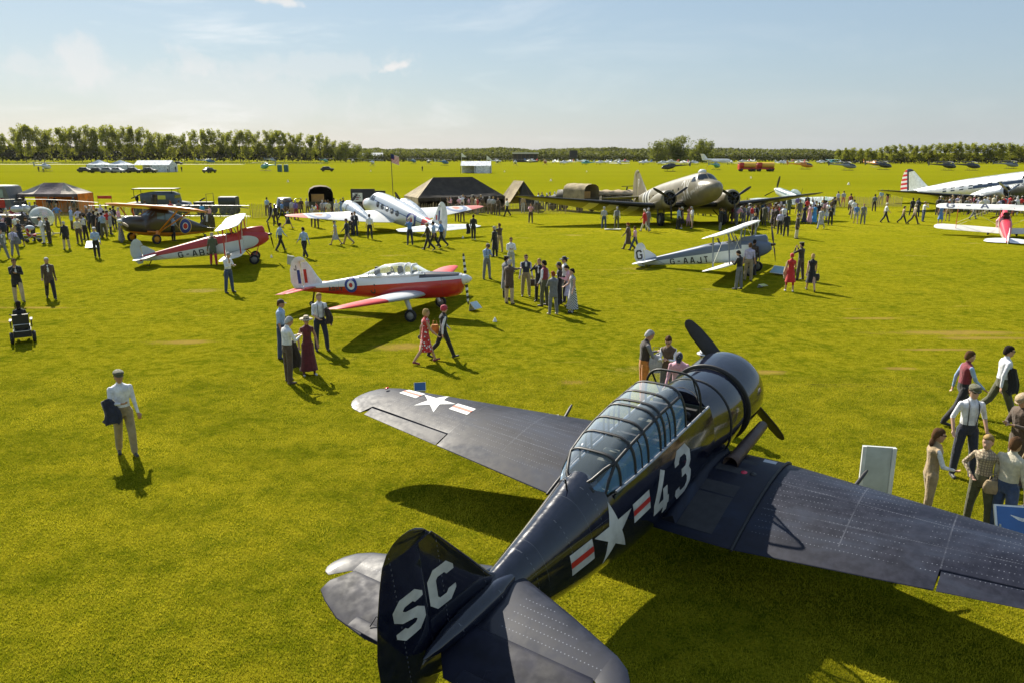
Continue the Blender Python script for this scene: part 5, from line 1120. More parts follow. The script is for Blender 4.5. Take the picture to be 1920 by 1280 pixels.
def person_mesh(pose='stand', dress='shirt', voxel=.016, fingers=False, fem=False, girth=1.):
    """one continuous body about 1.75 m tall, facing +Y. returns mesh with six material slots"""
    P = POSES[pose]; V = []; F_ = []; tags = []; r_ = radians
    lean = r_(P.get('lean', 2)); hd = r_(P.get('head', 4)); g2 = girth
    def C(p0, p1, r0, r1, tag, sq=1.): cap_mesh(V, F_, p0, p1, r0, r1, 10, sq); tags.append((Vector(p0), Vector(p1), r0, r1, tag))
    hip = Vector((0, 0, .93)); sit = pose == 'sit'
    if sit: hip = Vector((0, 0, .50))
    lift = []; legs = []
    for s, (h, k, o) in zip((-1, 1), P['legs']):
        h0 = hip+Vector((s*.09, 0, -.02)); a = r_(h); b = r_(h-k); oo = r_(o)
        kn = h0+Vector((s*sin(oo)*.44, sin(a)*.44, -cos(a)*.44)); an = kn+Vector((s*sin(oo)*.2, sin(b)*.43, -cos(b)*.43)); legs.append((s, h0, kn, an, b)); lift.append(an.z)
    dz = 0 if sit else .065-min(lift)
    hip.z += dz
    skirt = dress in ('dress', 'longdress', 'skirt'); short = dress in ('shorts',)
    jk = dress in ('jacket', 'coat', 'suit')
    for s, h0, kn, an, b in legs:
        up = Vector((0, 0, dz)); h0, kn, an = h0+up, kn+up, an+up
        lt = SKIN if skirt or short else BOT; ut = BOT if not skirt else TOP
        tr = 1.0 if lt == SKIN else (1.28 if fem else 1.42)
        C(h0, kn, (.093 if tr < 1.1 else .100)*g2, .060*max(1, tr*.90), ut if not skirt else SKIN); C(kn, an+Vector((0, 0, .03)), .055*tr, .038*tr*(1.15 if tr > 1 else 1), lt, 1.05)
        pitch = max(-.9, min(.5, b*.8)) if not sit else 0.
        toe = an+Vector((s*.02, .155*cos(pitch), -.035+.155*sin(pitch)*(1 if b < 0 else 1)));
        if b < -.15: toe.z = max(.03, toe.z)
        C(an+Vector((0, -.035, -.025)), toe, .040, .033, SHOE)
    # trunk
    up = Vector((0, sin(lean), cos(lean)))
    def tp(h, y=0, x=0): return hip+up*h+Vector((x, cos(lean)*y, -sin(lean)*y))
    sw = .165 if fem else .185; ww = .118 if fem else .142; hw = .150 if fem else .145
    sections = [(-.10, hw*.86, .10), (-.02, hw*1.0, .118), (.10, (ww+hw)/2, .108), (.22, ww*1.02, .100), (.34, ww*1.14, .118 if not fem else .112), (.42, sw*.98, .125 if not fem else .13), (.47, sw*.97, .110), (.51, sw*.80, .088), (.54, sw*.52, .066), (.565, .058, .05)]
    if jk: sections = [(h, a*1.10+.008, b*1.14) for h, a, b in sections]; sections[0] = (-.10, hw*1.16, .145); 
    if not fem: sections = [(h, a, b*(1.12 if .05 < h < .3 else 1)*g2) for h, a, b in sections]
    rings = [ov(tp(h), a, b) for h, a, b in sections]
    rings = [[(p[0], p[1], c[2]-(p[1]-c[1])*sin(lean)) for p in r] for r, c in zip(rings, [tp(s_[0]) for s_ in sections])]
    if jk:
        lo = -.22 if dress != 'coat' else -.52; c = tp(0)+Vector((0, 0, lo)); rings = [ov(c, hw*1.18 if dress != 'coat' else hw*1.35, .145 if dress != 'coat' else .19)]+rings
    ring_mesh(V, F_, rings)
    waist = .03
    for i, (h, a, b) in enumerate(sections[:-1]):
        tg = (BOT if h < waist and not jk and not skirt else TOP)
        for x in (-.5, 0, .5): tags.append((tp(h+.02, 0, x*a), tp(sections[i+1][0]-.02, 0, x*sections[i+1][1]), b*.9, b*.9, tg))
    if jk:
        c = tp(0)+Vector((0, 0, lo))
        for x in (-.1, 0, .1): tags.append((c+Vector((x, 0, 0)), tp(0, 0, x), .13, .12, TOP))
        C(tp(.26, .112), tp(.50, .082), .020, .046, ACC, .6)
    elif dress == 'vest': C(tp(.38, .100), tp(.50, .08), .035, .045, ACC, .6)
    if skirt:
        ln, wd = (.50, .25) if dress != 'longdress' else (.80, .27)
        c0 = hip+Vector((0, 0, .16)); rs = [ov(c0, ww, .10), ov(hip+Vector((0, 0, -.05)), hw*1.08, .13), ov(hip+Vector((0, 0, -ln*.6)), wd*.82, wd*.72), ov(hip+Vector((0, 0, -ln)), wd, wd*.86)]
        if sit: rs = rs[:2]
        ring_mesh(V, F_, rs); 
        for x in (-.12, 0, .12): tags.append((hip+Vector((x, 0, -ln)), hip+Vector((x*.8, 0, .05)), .17, .13, BOT if dress == 'skirt' else TOP))
    # arms
    hands = []
    slv = TOP if dress in ('jacket', 'coat', 'suit', 'long', 'dresslong') else SLV
    for s, (sp, out, el, tw) in zip((-1, 1), P['arms']):
        sh = tp(.462, 0, s*(sw-.008)); a, o, e, w = r_(sp), r_(out), r_(el), r_(tw)
        d = Vector((s*sin(o)*cos(a), sin(a), -cos(a)*cos(o))).normalized(); el_ = sh+d*.29
        inw = Vector((-s, 0, 0)); fwd = Vector((0, cos(a), sin(a))); fwd = (fwd-d*fwd.dot(d)).normalized(); inw = (inw-d*inw.dot(d)-fwd*inw.dot(fwd)).normalized()
        bd = (fwd*cos(w)+inw*sin(w)); fd = (d*cos(e)+bd*sin(e)).normalized(); wr = el_+fd*.245
        k = 1.12 if jk or slv == TOP else 1.
        C(sh, el_, .053*k*(.88 if fem else 1), .042*k, slv if dress not in ('dress', 'longdress', 'tank') else SKIN)
        ft = {'shirt': SLV, 'tee': SKIN, 'shorts': SKIN, 'dress': SKIN, 'longdress': SKIN, 'skirt': SLV, 'tank': SKIN, 'vest': SLV}.get(dress, TOP)
        C(el_, wr, .039*k, .029*k, ft)
        # hand
        pf = fd; pn = bd.cross(fd).normalized()*s; side_ = pn
        palm0 = wr+pf*.025; palm1 = wr+pf*.075
        C(palm0, palm1, .030, .034, SKIN, .6 if not fingers else .55)
        curl = r_(35)
        if fingers:
            q = pf.cross(side_).normalized()
            for i, L in enumerate((.070, .078, .073, .058)):
                b0 = palm1+side_*((i-1.5)*.0195)+pf*.012; m1 = b0+(pf*cos(curl*.5)+q*sin(curl*.5))*L*.5; m2 = m1+(pf*cos(curl*1.6)+q*sin(curl*1.6))*L*.5
                C(b0, m1, .0098, .009, SKIN); C(m1, m2, .009, .0078, SKIN)
            t0 = palm0-side_*.026; t1 = t0+(pf*.75-side_*.6).normalized()*.038; C(t0, t1, .012, .010, SKIN); C(t1, t1+(pf*.95+q*.3).normalized()*.028, .010, .008, SKIN)
        else:
            q = pf.cross(side_).normalized()
            for i in range(4): b0 = palm1+side_*((i-1.5)*.018); C(b0, b0+(pf*.8+q*.5).normalized()*.065, .011, .009, SKIN)
            C(palm0-side_*.025, palm0-side_*.04+pf*.045, .012, .010, SKIN)
        hands.append(palm1)
    # neck and head
    nk = tp(.545, -.005); hc = tp(.545, 0)+Vector((0, sin(lean+hd)*.155+.015, cos(lean+hd)*.155))
    C(nk, nk.lerp(hc, .55), .056 if not fem else .048, .052 if not fem else .045, SKIN)
    hf = Vector((0, cos(lean+hd), -sin(lean+hd))); hu = Vector((0, sin(lean+hd), cos(lean+hd)))
    def hp(x, y, z): return hc+Vector((x, 0, 0))+hf*y+hu*z
    rg = []
    for z, rx, ry, yo in ((-.115, .028, .030, .045), (-.10, .048, .055, .028), (-.065, .064, .082, .010), (-.02, .072, .096, .0), (.03, .076, .101, -.004), (.075, .070, .092, -.008), (.105, .048, .066, -.010), (.122, .018, .026, -.012)):
        rg.append([tuple(hp(rx*cos(2*pi*k/14), yo+ry*sin(2*pi*k/14), z)) for k in range(14)])
    ring_mesh(V, F_, rg); tags.append((hp(0, 0, -.05), hp(0, 0, .06), .085, .09, SKIN)); tags.append((hp(0, .03, -.09), hp(0, .03, -.05), .05, .06, SKIN))
    C(hp(0, .088, .005), hp(0, .108, -.028), .010, .014, SKIN); C(hp(-.02, .080, -.062), hp(.02, .080, -.062), .010, .010, SKIN)   # nose, mouth
    for s in (-1, 1): C(hp(s*.074, -.005, .012), hp(s*.078, -.012, -.022), .012, .010, SKIN); C(hp(s*.030-.012, .082, .030), hp(s*.03+.012, .082, .030), .010, .010, SKIN)
    me = bpy.data.meshes.new('tmp'); me.from_pydata([tuple(v) for v in V], [], F_); ob = bpy.data.objects.new('tmp', me); COL.objects.link(ob)
    md = ob.modifiers.new('r', 'REMESH'); md.mode = 'VOXEL'; md.voxel_size = voxel; md.use_smooth_shade = True
    sm = ob.modifiers.new('s', 'SMOOTH'); sm.factor = .5; sm.iterations = 1 if fingers else 2
    dg = bpy.context.evaluated_depsgraph_get(); out = bpy.data.meshes.new_from_object(ob.evaluated_get(dg)); bpy.data.objects.remove(ob)
    n = len(out.polygons); cen = np.empty(n*3); out.polygons.foreach_get('center', cen); cen = cen.reshape(-1, 3)
    best = np.full(n, 9e9); idx = np.zeros(n, int)
    for p0, p1, r0, r1, tg in tags:
        a = np.array(p0); b = np.array(p1); d = b-a; L2 = max(1e-9, d@d); t = np.clip((cen-a)@d/L2, 0, 1); dist = np.linalg.norm(cen-a-t[:, None]*d, axis=1)-(r0+(r1-r0)*t)
        if tg == SKIN: dist = dist+.002
        m = dist < best; best[m] = dist[m]; idx[m] = tg
    out.polygons.foreach_set('material_index', idx.astype(np.int32)); out.polygons.foreach_set('use_smooth', np.ones(n, bool))
    out.name = 'person'
    return out, dict(hp=hp, hands=hands, hc=hc, hf=hf, hu=hu, tp=tp)
def cloth(name, c, rough=.85, pat=None, c2=None, sc=60.):
    key = 'cloth_%s_%s' % (name, pat)
    if key in _mc: return _mc[key]
    t = NT(key); co = t.objco(); x, y, z = t.xyz(co)
    n = t.noise(co, 9., 4, .6); base = t.mix(t.step(n, .3, .7), tuple(q*.78 for q in c), tuple(min(1, q*1.15) for q in c))
    if pat == 'dots':
        a = ((x+y)*62.)._m('SINE')*(z*62.)._m('SINE'); base = t.mix(t.step(a, .30, .45), base, c2)
    elif pat == 'floral':
        v = t.voro(co, 12.); v2 = t.voro(co, 34.); base = t.mix((v < .34), base, c2); base = t.mix((v2 < .22)*(v > .42), base, tuple(q*.5 for q in c2))
    elif pat == 'check':
        a = ((x+y*.7)*22.).fract() < .35; b = (z*22.).fract() < .35; base = t.mix(a.max(b)*.65, base, c2)
    elif pat == 'diamond':
        a = ((x+y+z)*11.).fract() < .28; b = ((x+y-z)*11.).fract() < .28; base = t.mix(a.max(b), base, c2)
    elif pat == 'tweed':
        base = t.mix(t.noise(co, 120., 2)*.8, base, c2)
    t.set(color=base, rough=rough, sheen=.2); t.bump(t.noise(co, 26., 4, .6)*.6+t.noise(t.vec(x*1.6, y*1.6, z*.7), 9, 3)*1.2, .85, .02)
    _mc[key] = t.m; return t.m
CL = dict(white=(.68, .69, .72), cream=(.60, .54, .40), ltblue=(.30, .42, .62), blue=(.10, .22, .50), navy=(.018, .022, .045), black=(.014, .013, .015), grey=(.16, .165, .18), ltgrey=(.36, .37, .40), brown=(.085, .055, .035), dkbrown=(.040, .028, .022),
 tan=(.36, .26, .14), khaki=(.30, .24, .14), beige=(.46, .37, .24), olive=(.085, .085, .04), green=(.07, .09, .05), red=(.50, .02, .02), maroon=(.20, .02, .035), pink=(.68, .36, .44), purple=(.17, .12, .36), lav=(.46, .44, .62), orange=(.55, .20, .03), yellow=(.60, .46, .06), jeans=(.035, .06, .13), teal=(.03, .35, .50), crimson=(.42, .03, .06), sky=(.05, .28, .62), plum=(.10, .012, .02))
def cm(k):
    if isinstance(k, tuple): return cloth(k[0]+k[2], CL[k[0]], .85, k[1], CL[k[2]])
    return cloth(k, CL[k])
SKINM = [mat('skin_%d' % i, c, .55, var=.08, sub=.0) for i, c in enumerate(((.52, .31, .22), (.46, .27, .18), (.40, .22, .14)))]
HAIRC = dict(grey=(.32, .31, .30), white=(.60, .59, .57), brown=(.085, .042, .018), dark=(.018, .013, .010), blonde=(.36, .24, .10), red=(.20, .05, .015), bald=(.45, .27, .19))
HATS = {}
def hat_mesh(kind, long_=False):
    mb = MB()
    if kind in ('hair', 'longhair', 'hairbun'):
        n = 16; rings = []
        for z, rx, ry, yo, cut in ((.134, .012, .018, -.014, 0), (.122, .045, .06, -.014, 0), (.100, .068, .088, -.014, .0), (.07, .080, .102, -.014, .0), (.035, .083, .105, -.018, .38), (.0, .082, .104, -.022, .62), (-.04, .078, .100, -.026, .85), (-.075, .066, .085, -.030, .95)):
            r = []
            for k in range(n):
                a = 2*pi*k/n; x, y = rx*cos(a), ry*sin(a)
                lim = ry*(1-cut*1.55)
                if y > lim: y = lim-.004; x *= .93
                w9 = .006*sin(k*3.1+z*90)+.004*sin(k*7.7+z*40); r.append((x*(1+w9*9), yo+y*(1+w9*6), z+.005*sin(k*5.3)))
            rings.append(r)
        if kind == 'longhair':
            for z, s in ((-.13, 1.08), (-.19, 1.02), (-.25, .7)):
                rings.append([(x*s*1.05, (yy if yy < -.01 else -.02)*s-.01, z) for x, yy, _ in rings[7]])
        mb.loft(rings, 0, True)
        if kind == 'hairbun': mb.ell((0, -.11, .06), (.04, .04, .04))
    elif kind == 'cap':
        mb.loft([[(rx*cos(2*pi*k/16), yo+ry*sin(2*pi*k/16), z) for k in range(16)] for z, rx, ry, yo in ((.040, .086, .108, -.006), (.075, .100, .125, .004), (.105, .092, .118, .002), (.128, .060, .08, -.01), (.135, .01, .02, -.01))]); mb.loft([[(.075*cos(a), .085+.065*sin(a), .055+dz-.022*sin(a)) for a in [pi*i/8 for i in range(9)]]+[(-.06, .06, .06+dz), (.06, .06, .06+dz)] for dz in (0, .008)], 0, True)
    elif kind in ('brim', 'straw', 'trilby'):
        R_ = .19 if kind != 'trilby' else .145
        mb.lathe([(.052, .086), (.046, R_), (.052, R_+.004), (.060, .088), (.125, .082), (.150, .060), (.147, .01)], (0, -.006, 0), 'z', 22)
        if kind != 'brim': mb.lathe([(.060, .091), (.082, .090)], (0, -.006, 0), 'z', 22, 1)
    elif kind == 'peaked':
        mb.lathe([(.045, .088), (.085, .092), (.105, .128), (.118, .130), (.130, .09), (.132, .01)], (0, -.004, 0), 'z', 20); mb.slab([(.06, .07, .052), (.045, .125, .036), (-.045, .125, .036), (-.06, .07, .052)], (0, 0, .006), 1)
    elif kind == 'ball':
        mb.loft([[(rx*cos(2*pi*k/16), yo+ry*sin(2*pi*k/16), z) for k in range(16)] for z, rx, ry, yo in ((.035, .083, .106, -.01), (.08, .08, .10, -.01), (.12, .055, .07, -.01), (.14, .01, .02, -.01))]); mb.slab([(.055, .08, .045), (.045, .165, .03), (-.045, .165, .03), (-.055, .08, .045)], (0, 0, .006))
    elif kind == 'turban':
        mb.loft([[(rx*cos(2*pi*k/16), yo+ry*sin(2*pi*k/16), z) for k in range(16)] for z, rx, ry, yo in ((-.05, .075, .085, -.03), (.0, .090, .112, -.014), (.05, .092, .115, -.01), (.09, .084, .104, -.01), (.12, .055, .07, -.012), (.14, .012, .02, -.012))])
    o = mb.build('hat', [BLACKM, BLACKM], None, False); m = o.data; bpy.data.objects.remove(o); return m
protos = {}
def proto(pose, dress, fem, near, girth):
    k = (pose, dress, fem, near, girth)
    if k not in protos: protos[k] = person_mesh(pose, dress, .0125 if near else .02, near, fem, girth)
    return protos[k]
def set_mats(o, ms):
    while len(o.data.materials) < len(ms): o.data.materials.append(ms[len(o.data.materials)])
    for i, m in enumerate(ms): o.material_slots[i].link = 'OBJECT'; o.material_slots[i].material = m
pr_ = random.Random(5)
def person(u, v, pose, face, dress, top, bot, hair, label, h=None, near=False, fem=False, slv=None, acc='white', shoe='black', hat=None, hatc=None, shades=False, group=None, girth=1., strap=None, at=None):
    """face: degrees clockwise from 'away from the camera'"""
    me, I = proto(pose, dress, fem, near, girth)
    o = bpy.data.objects.new('person', me); COL.objects.link(o)
    loc = gp(u, v) if at is None else Vector(at); h = h or (1.66 if fem else 1.77); s = h/1.765
    o.location = (loc.x, loc.y, loc.z if at is not None else 0); o.scale = (s, s, s)
    base = 0 if at is not None else math.atan2(loc.x, loc.y); o.rotation_euler = (0, 0, -(radians(face)+base))
    sk = pr_.choice(SKINM)
    set_mats(o, [sk, cm(top), cm(bot), cloth('shoe_'+shoe, CL[shoe], .5), cm(acc), cm(slv or top)])
    tag(o, label, 'person', group)
    def head_child(name, kind, mats):
        if kind not in HATS: HATS[kind] = hat_mesh(kind)
        c = bpy.data.objects.new(name, HATS[kind]); COL.objects.link(c); c.parent = o
        hd = I['hu']; rx = math.atan2(-hd.y, hd.z); c.location = I['hc']; c.rotation_euler = (rx, 0, 0)
        set_mats(c, mats)
    if hair != 'bald' and hat not in ('turban',): head_child('hair', 'longhair' if hair.startswith('long') else 'hair', [mat('hair_'+hair.replace('long', ''), HAIRC[hair.replace('long', '')], .85, var=.5, bump=.9, bscale=70, spec=.15)]*2)
    if hat: head_child('hat', hat, [cloth('hat_'+(hatc or 'black'), CL[hatc or 'black'], .8), BLACKM])
    if shades:
        mb = MB()
        for s_ in (-1, 1): mb.ell((s_*.031, .094, .018), (.026, .012, .017), n=10, k=6)
        mb.tube([(-.078, .0, .02), (-.06, .085, .024), (.06, .085, .024), (.078, .0, .02)], .004, 4)
        c = mb.build('sunglasses', mat('sunglass_black', (.01, .01, .01), .15), o); c.location = I['hc']; c.rotation_euler = (math.atan2(-I['hu'].y, I['hu'].z), 0, 0)
    if strap:
        mb = MB(); tp = I['tp']
        for s_ in (-1, 1):
            mb.tube([tp(.08, .125, s_*.07), tp(.30, .140, s_*.085), tp(.47, .120, s_*.085), tp(.545, .02, s_*.08), tp(.47, -.13, s_*.06), tp(.10, -.12, s_*.02)], [(.020, .006)]*6, 6)
        mb.build('braces', cm(strap), o)
    return o, I
# ============================================================ who stands where (picture coordinates of the feet)
D_ = dict
PEOPLE = [
 # near people
 (240, 852, 'jacketarm', 172, 'shirt', 'white', 'khaki', 'dark', 'man in pale shirt and olive flat cap carrying a dark jacket across the lawn', D_(near=1, hat='cap', hatc='olive', h=1.82)),
 (97, 561, 'walk', 176, 'jacket', 'brown', 'black', 'white', 'white-haired man in brown tweed jacket and dark tie walking on the left lawn', D_(near=1, h=1.82, acc='white')),
 (37, 567, 'chin', 172, 'jacket', 'black', 'beige', 'brown', 'man in black blazer and beige trousers with hand at chin behind the wheelchair', D_(near=1, shades=True, h=1.8)),
 (431, 549, 'phone', 140, 'vest', 'white', 'jeans', 'grey', 'man in white shirt, tan waistcoat and jeans looking down by the red biplane', D_(near=1, acc='tan', h=1.8)),
 (402, 498, 'stand2', 10, 'jacket', 'green', 'crimson', 'grey', 'man in green jacket and crimson trousers facing the red and white biplane', D_(near=1, hat='cap', hatc='tan')),
 (531, 671, 'stand', 110, 'tee', 'ltblue', 'jeans', 'brown', 'man in blue-grey polo shirt behind the white-shirted man, left of the polka dots', D_(near=1, hat='ball', hatc='dkbrown', h=1.78)),
 (543, 717, 'phone', 62, 'shirt', 'white', 'brown', 'grey', 'balding man in white shirt and brown trousers left of the polka-dot dress', D_(near=1, h=1.8, shoe='brown')),
 (580, 702, 'pocket', 168, 'longdress', ('plum', 'dots', 'white'), 'black', 'brown', 'woman in polka-dot dress and wide straw hat by the tail of the red trainer', D_(near=1, fem=True, hat='straw', hatc='beige', shades=True, shoe='white')),
 (603, 657, 'stand2', 165, 'tee', 'white', 'navy', 'blonde', 'man in white t-shirt and dark jeans with a bag strap by the red wing', D_(near=1, h=1.82, strap='black')),
 (799, 680, 'walk', 78, 'dress', ('red', 'floral', 'white'), 'red', 'blonde', 'blonde woman in red and white floral dress walking past the red trainer', D_(near=1, fem=True, shoe='maroon')),
 (832, 671, 'walk2', 70, 'vest', 'black', 'black', 'red', 'woman in black dungarees and red headscarf walking beside the floral dress', D_(near=1, fem=True, slv='white', acc='black', hat='turban', hatc='crimson', shades=True)),
 (1205, 752, 'phone', 70, 'vest', 'dkbrown', 'orange', 'grey', 'man in dark waistcoat and orange trousers behind the canopy of the navy aircraft', D_(near=1, slv='grey', acc='dkbrown', h=1.82)),
 (1249, 756, 'phone', 190, 'vest', 'brown', 'brown', 'brown', 'woman in brown dungarees and white blouse behind the navy aircraft', D_(near=1, fem=True, slv='white', acc='brown', shades=True, h=1.74)),
 (1268, 795, 'lookdown', 185, 'shirt', 'pink', 'beige', 'grey', 'man in pink shirt and navy cap beside the windscreen of the navy aircraft', D_(near=1, hat='ball', hatc='navy', shades=True, h=1.78)),
 (1312, 796, 'stand', 190, 'shirt', 'blue', 'navy', 'grey', 'man in blue shirt and white hat behind the engine of the navy aircraft', D_(near=1, hat='trilby', hatc='white', shades=True, acc='white', h=1.76)),
 (1797, 795, 'walk', 62, 'vest', 'maroon', 'black', 'brown', 'man in maroon gilet with pale sleeves walking at the right edge', D_(near=1, slv='ltblue', acc='maroon', h=1.78)),
 (1868, 787, 'walk2', 68, 'shirt', 'white', 'olive', 'dark', 'man in white shirt and black tie carrying a dark coat at the right edge', D_(near=1, shades=True, shoe='brown', h=1.82)),
 (1801, 893, 'pocket', 155, 'tee', 'white', 'navy', 'brown', 'young man in white shirt, flat cap, sunglasses and navy trousers at the right', D_(near=1, hat='cap', hatc='olive', shades=True, strap='black', h=1.84)),
 (1900, 908, 'phone', 215, 'suit', 'brown', 'brown', 'white', 'older man in brown tweed suit and cap holding a camera at the right edge', D_(near=1, hat='cap', hatc='tan', girth=1.15, h=1.8)),
 (1733, 978, 'stand2', 70, 'vest', 'tan', 'tan', 'longbrown', 'long-haired woman in tan dungarees and red neckerchief beyond the navy wing', D_(near=1, fem=True, slv='white', acc='red', shades=True, h=1.66)),
 (1828, 995, 'hips', 195, 'shirt', ('beige', 'check', 'brown'), 'olive', 'blonde', 'blonde woman in checked shirt and olive trousers hands on hips, beyond the navy wing', D_(near=1, fem=True, girth=1.1, h=1.68)),
 (1872, 1012, 'stand', 30, 'long', 'cream', 'jeans', 'brown', 'curly-haired person in cream shirt and jeans seen from behind beyond the navy wing', D_(near=1, h=1.74)),
 (1925, 960, 'stand', 250, 'long', 'tan', 'brown', 'grey', 'person in tan jacket cut by the right edge of the photo', D_()),
 # centre group
 (955, 570, 'point', 25, 'jacket', 'brown', 'beige', 'grey', 'man in brown jacket and cream trousers pointing in the centre group', D_(near=1, h=1.82)),
 (948, 560, 'stand', 60, 'coat', 'grey', 'black', 'dark', 'man in grey coat and dark peaked hat behind the pointing man', D_(hat='peaked', h=1.8)),
 (986, 556, 'stand', 178, 'vest', 'navy', 'khaki', 'brown', 'man in navy waistcoat and khaki trousers facing the camera in the centre group', D_(near=1, slv='lav', shades=True, h=1.8)),
 (1011, 566, 'salute', 200, 'suit', 'black', 'black', 'blonde', 'man in black suit shading his eyes in the centre group', D_(h=1.8)),
 (1021, 574, 'pocket', 300, 'vest', 'maroon', 'olive', 'dark', 'man in dark waistcoat with rolled white sleeves in the centre group', D_(slv='white', near=1, h=1.84)),
 (1037, 590, 'fold', 330, 'suit', 'grey', 'grey', 'red', 'short person in grey suit with folded arms at the front of the centre group', D_(h=1.66, shoe='beige')),
 (1049, 572, 'stand', 280, 'long', 'black', 'black', 'longbrown', 'long-haired woman in black trouser suit and small hat in the centre group', D_(fem=True, hat='trilby', h=1.72)),
 (1059, 566, 'stand2', 250, 'shirt', 'white', 'black', 'dark', 'tall person in white shirt and wide black hat in the centre group', D_(hat='brim', hatc='black', h=1.86)),
 (1066, 574, 'phone', 265, 'skirt', 'pink', 'lav', 'dark', 'woman in pink top and pale skirt in the centre group', D_(fem=True)),
 (1073, 586, 'stand2', 250, 'longdress', ('black', 'diamond', 'white'), 'black', 'dark', 'woman in black and white diamond-patterned dress at the right of the centre group', D_(near=1, fem=True, h=1.7)),
 (913, 524, 'phone', 150, 'shirt', 'ltblue', 'grey', 'brown', 'man in light blue shirt with dark braces left of the centre group', D_(strap='navy', hat='cap', hatc='brown', h=1.76)),
 (958, 510, 'fold', 172, 'shirt', 'white', 'ltgrey', 'brown', 'man in white shirt and dark tie with folded arms behind the centre group', D_(h=1.78)),
 (928, 482, 'stand', 300, 'coat', 'black', 'black', 'grey', 'man in long dark suit beside the photographer between tents and centre group', D_(h=1.8)),
 (937, 473, 'camera', 330, 'long', 'brown', 'tan', 'brown', 'person in brown holding a camera up in mid field', D_()),
 (888, 450, 'jacketarm', 8, 'long', 'black', 'black', 'dark', 'person in black carrying a dark coat behind the silver tailplane', D_(shoe='white')),
 (995, 419, 'camera', 178, 'shirt', 'pink', 'brown', 'brown', 'man in pink shirt standing alone on the lawn before the ridge tent', D_(h=1.72, girth=1.1)),
 # around the silver twin
 (497, 520, 'walk', 65, 'shirt', 'ltblue', 'black', 'dark', 'x', D_(skip=1)),
 (527, 471, 'walk', 60, 'shirt', 'ltblue', 'black', 'dark', 'man in light blue shirt striding right of the red biplane propeller', D_(h=1.8)),
 (572, 484, 'walk2', 330, 'shirt', 'ltblue', 'black', 'dark', 'man in light blue shirt and black trousers walking away behind the white tail fin', D_(h=1.84)),
 (509, 418, 'walk', 80, 'jacket', 'black', 'black', 'dark', 'man in black suit walking beside the paling fence', D_()),
 (518, 424, 'stand2', 340, 'vest', 'black', 'dkbrown', 'dark', 'person in dark clothes carrying a white item beside the fence', D_(slv='ltgrey')),
 (502, 405, 'stand', 20, 'shirt', 'ltblue', 'black', 'dark', 'man in pale blue shirt beyond the fence by the open black car', D_()),
 (530, 413, 'walk', 120, 'tee', 'blue', 'navy', 'grey', 'man in bright blue shirt beside the black vintage car', D_()),
 (541, 429, 'walk2', 70, 'skirt', 'ltgrey', 'navy', 'brown', 'woman in dark skirt walking under the tip of the silver wing', D_(fem=True)),
 (549, 411, 'stand', 20, 'shirt', 'ltgrey', 'tan', 'brown', 'person in grey top beside the door of the black vintage car', D_()),
 (556, 413, 'stand', 330, 'tee', 'purple', 'maroon', 'grey', 'person in purple shirt beyond the silver wing tip', D_()),
 (588, 426, 'stand', 350, 'long', 'ltgrey', 'brown', 'grey', 'person in grey beyond the silver wing, left of a pair', D_()),
 (594, 428, 'stand', 10, 'long', 'tan', 'brown', 'white', 'person in tan beyond the silver wing, right of a pair', D_()),
 (596, 414, 'stand', 300, 'dress', 'red', 'red', 'brown', 'woman in red dress between the pair and the covered lorry', D_(fem=True)),
 (606, 412, 'stand', 5, 'tee', 'ltgrey', 'grey', 'grey', 'man with dark rucksack standing behind the covered lorry', D_(strap='black')),
 (617, 413, 'stand', 350, 'tee', 'cream', 'beige', 'brown', 'person in cream top beside the man with the rucksack', D_()),
 (632, 412, 'stand', 355, 'shirt', 'white', 'ltgrey', 'white', 'white-haired man in white shirt behind the covered lorry', D_()),
 (630, 460, 'walk', 290, 'dress', 'ltgrey', 'ltgrey', 'grey', 'woman in grey dress and hat walking under the silver wing', D_(fem=True, hat='trilby', hatc='olive')),
 (652, 459, 'walk2', 290, 'jacket', 'navy', 'tan', 'brown', 'man in navy blazer and tan trousers walking under the silver wing', D_()),
 (661, 441, 'stand', 100, 'long', 'dkbrown', 'dkbrown', 'brown', 'person in dark brown beneath the silver engine', D_(fem=True)),
 (667, 442, 'stand2', 200, 'suit', 'navy', 'navy', 'brown', 'man in dark suit beneath the silver engine', D_()),
 (694, 449, 'stand', 5, 'tee', 'white', 'black', 'dark', 'man in white shirt seen from behind at the silver wing root', D_()),
 (769, 460, 'camera', 345, 'shirt', 'blue', 'navy', 'grey', 'man in blue shirt and pale hat photographing the silver fuselage roundel', D_(hat='brim', hatc='beige', h=1.8)),
 (803, 470, 'walk2', 290, 'long', 'dkbrown', 'black', 'brown', 'person in dark top and pale beret, first of three walkers behind the silver tailplane', D_(hat='cap', hatc='beige')),
 (814, 466, 'walk', 290, 'tee', 'ltblue', 'black', 'dark', 'person in pale shirt, second of three walkers behind the silver tailplane', D_()),
 (828, 463, 'walk2', 290, 'tee', 'blue', 'black', 'grey', 'man in blue polo shirt, third of three walkers behind the silver tailplane', D_()),
 (857, 416, 'stand', 10, 'long', 'brown', 'brown', 'dark', 'person in brown beyond the starboard silver wing, left one', D_()),
 (867, 417, 'stand', 350, 'long', 'dkbrown', 'brown', 'dark', 'person in dark brown beyond the starboard silver wing, right one', D_()),
 (918, 402, 'stand', 0, 'long', 'ltgrey', 'brown', 'grey', 'person in pale top at the left of the knot before the big tent', D_()),
 (925, 403, 'stand', 20, 'vest', 'ltgrey', 'brown', 'blonde', 'person in pale waistcoat in the knot before the big tent', D_()),
 (934, 405, 'stand2', 180, 'long', 'brown', 'dkbrown', 'brown', 'person in brown at the right of the knot before the big tent', D_()),
 (951, 406, 'walk', 250, 'tee', 'white', 'black', 'dark', 'man in white shirt and black hat walking before the ridge tent', D_(hat='cap')),
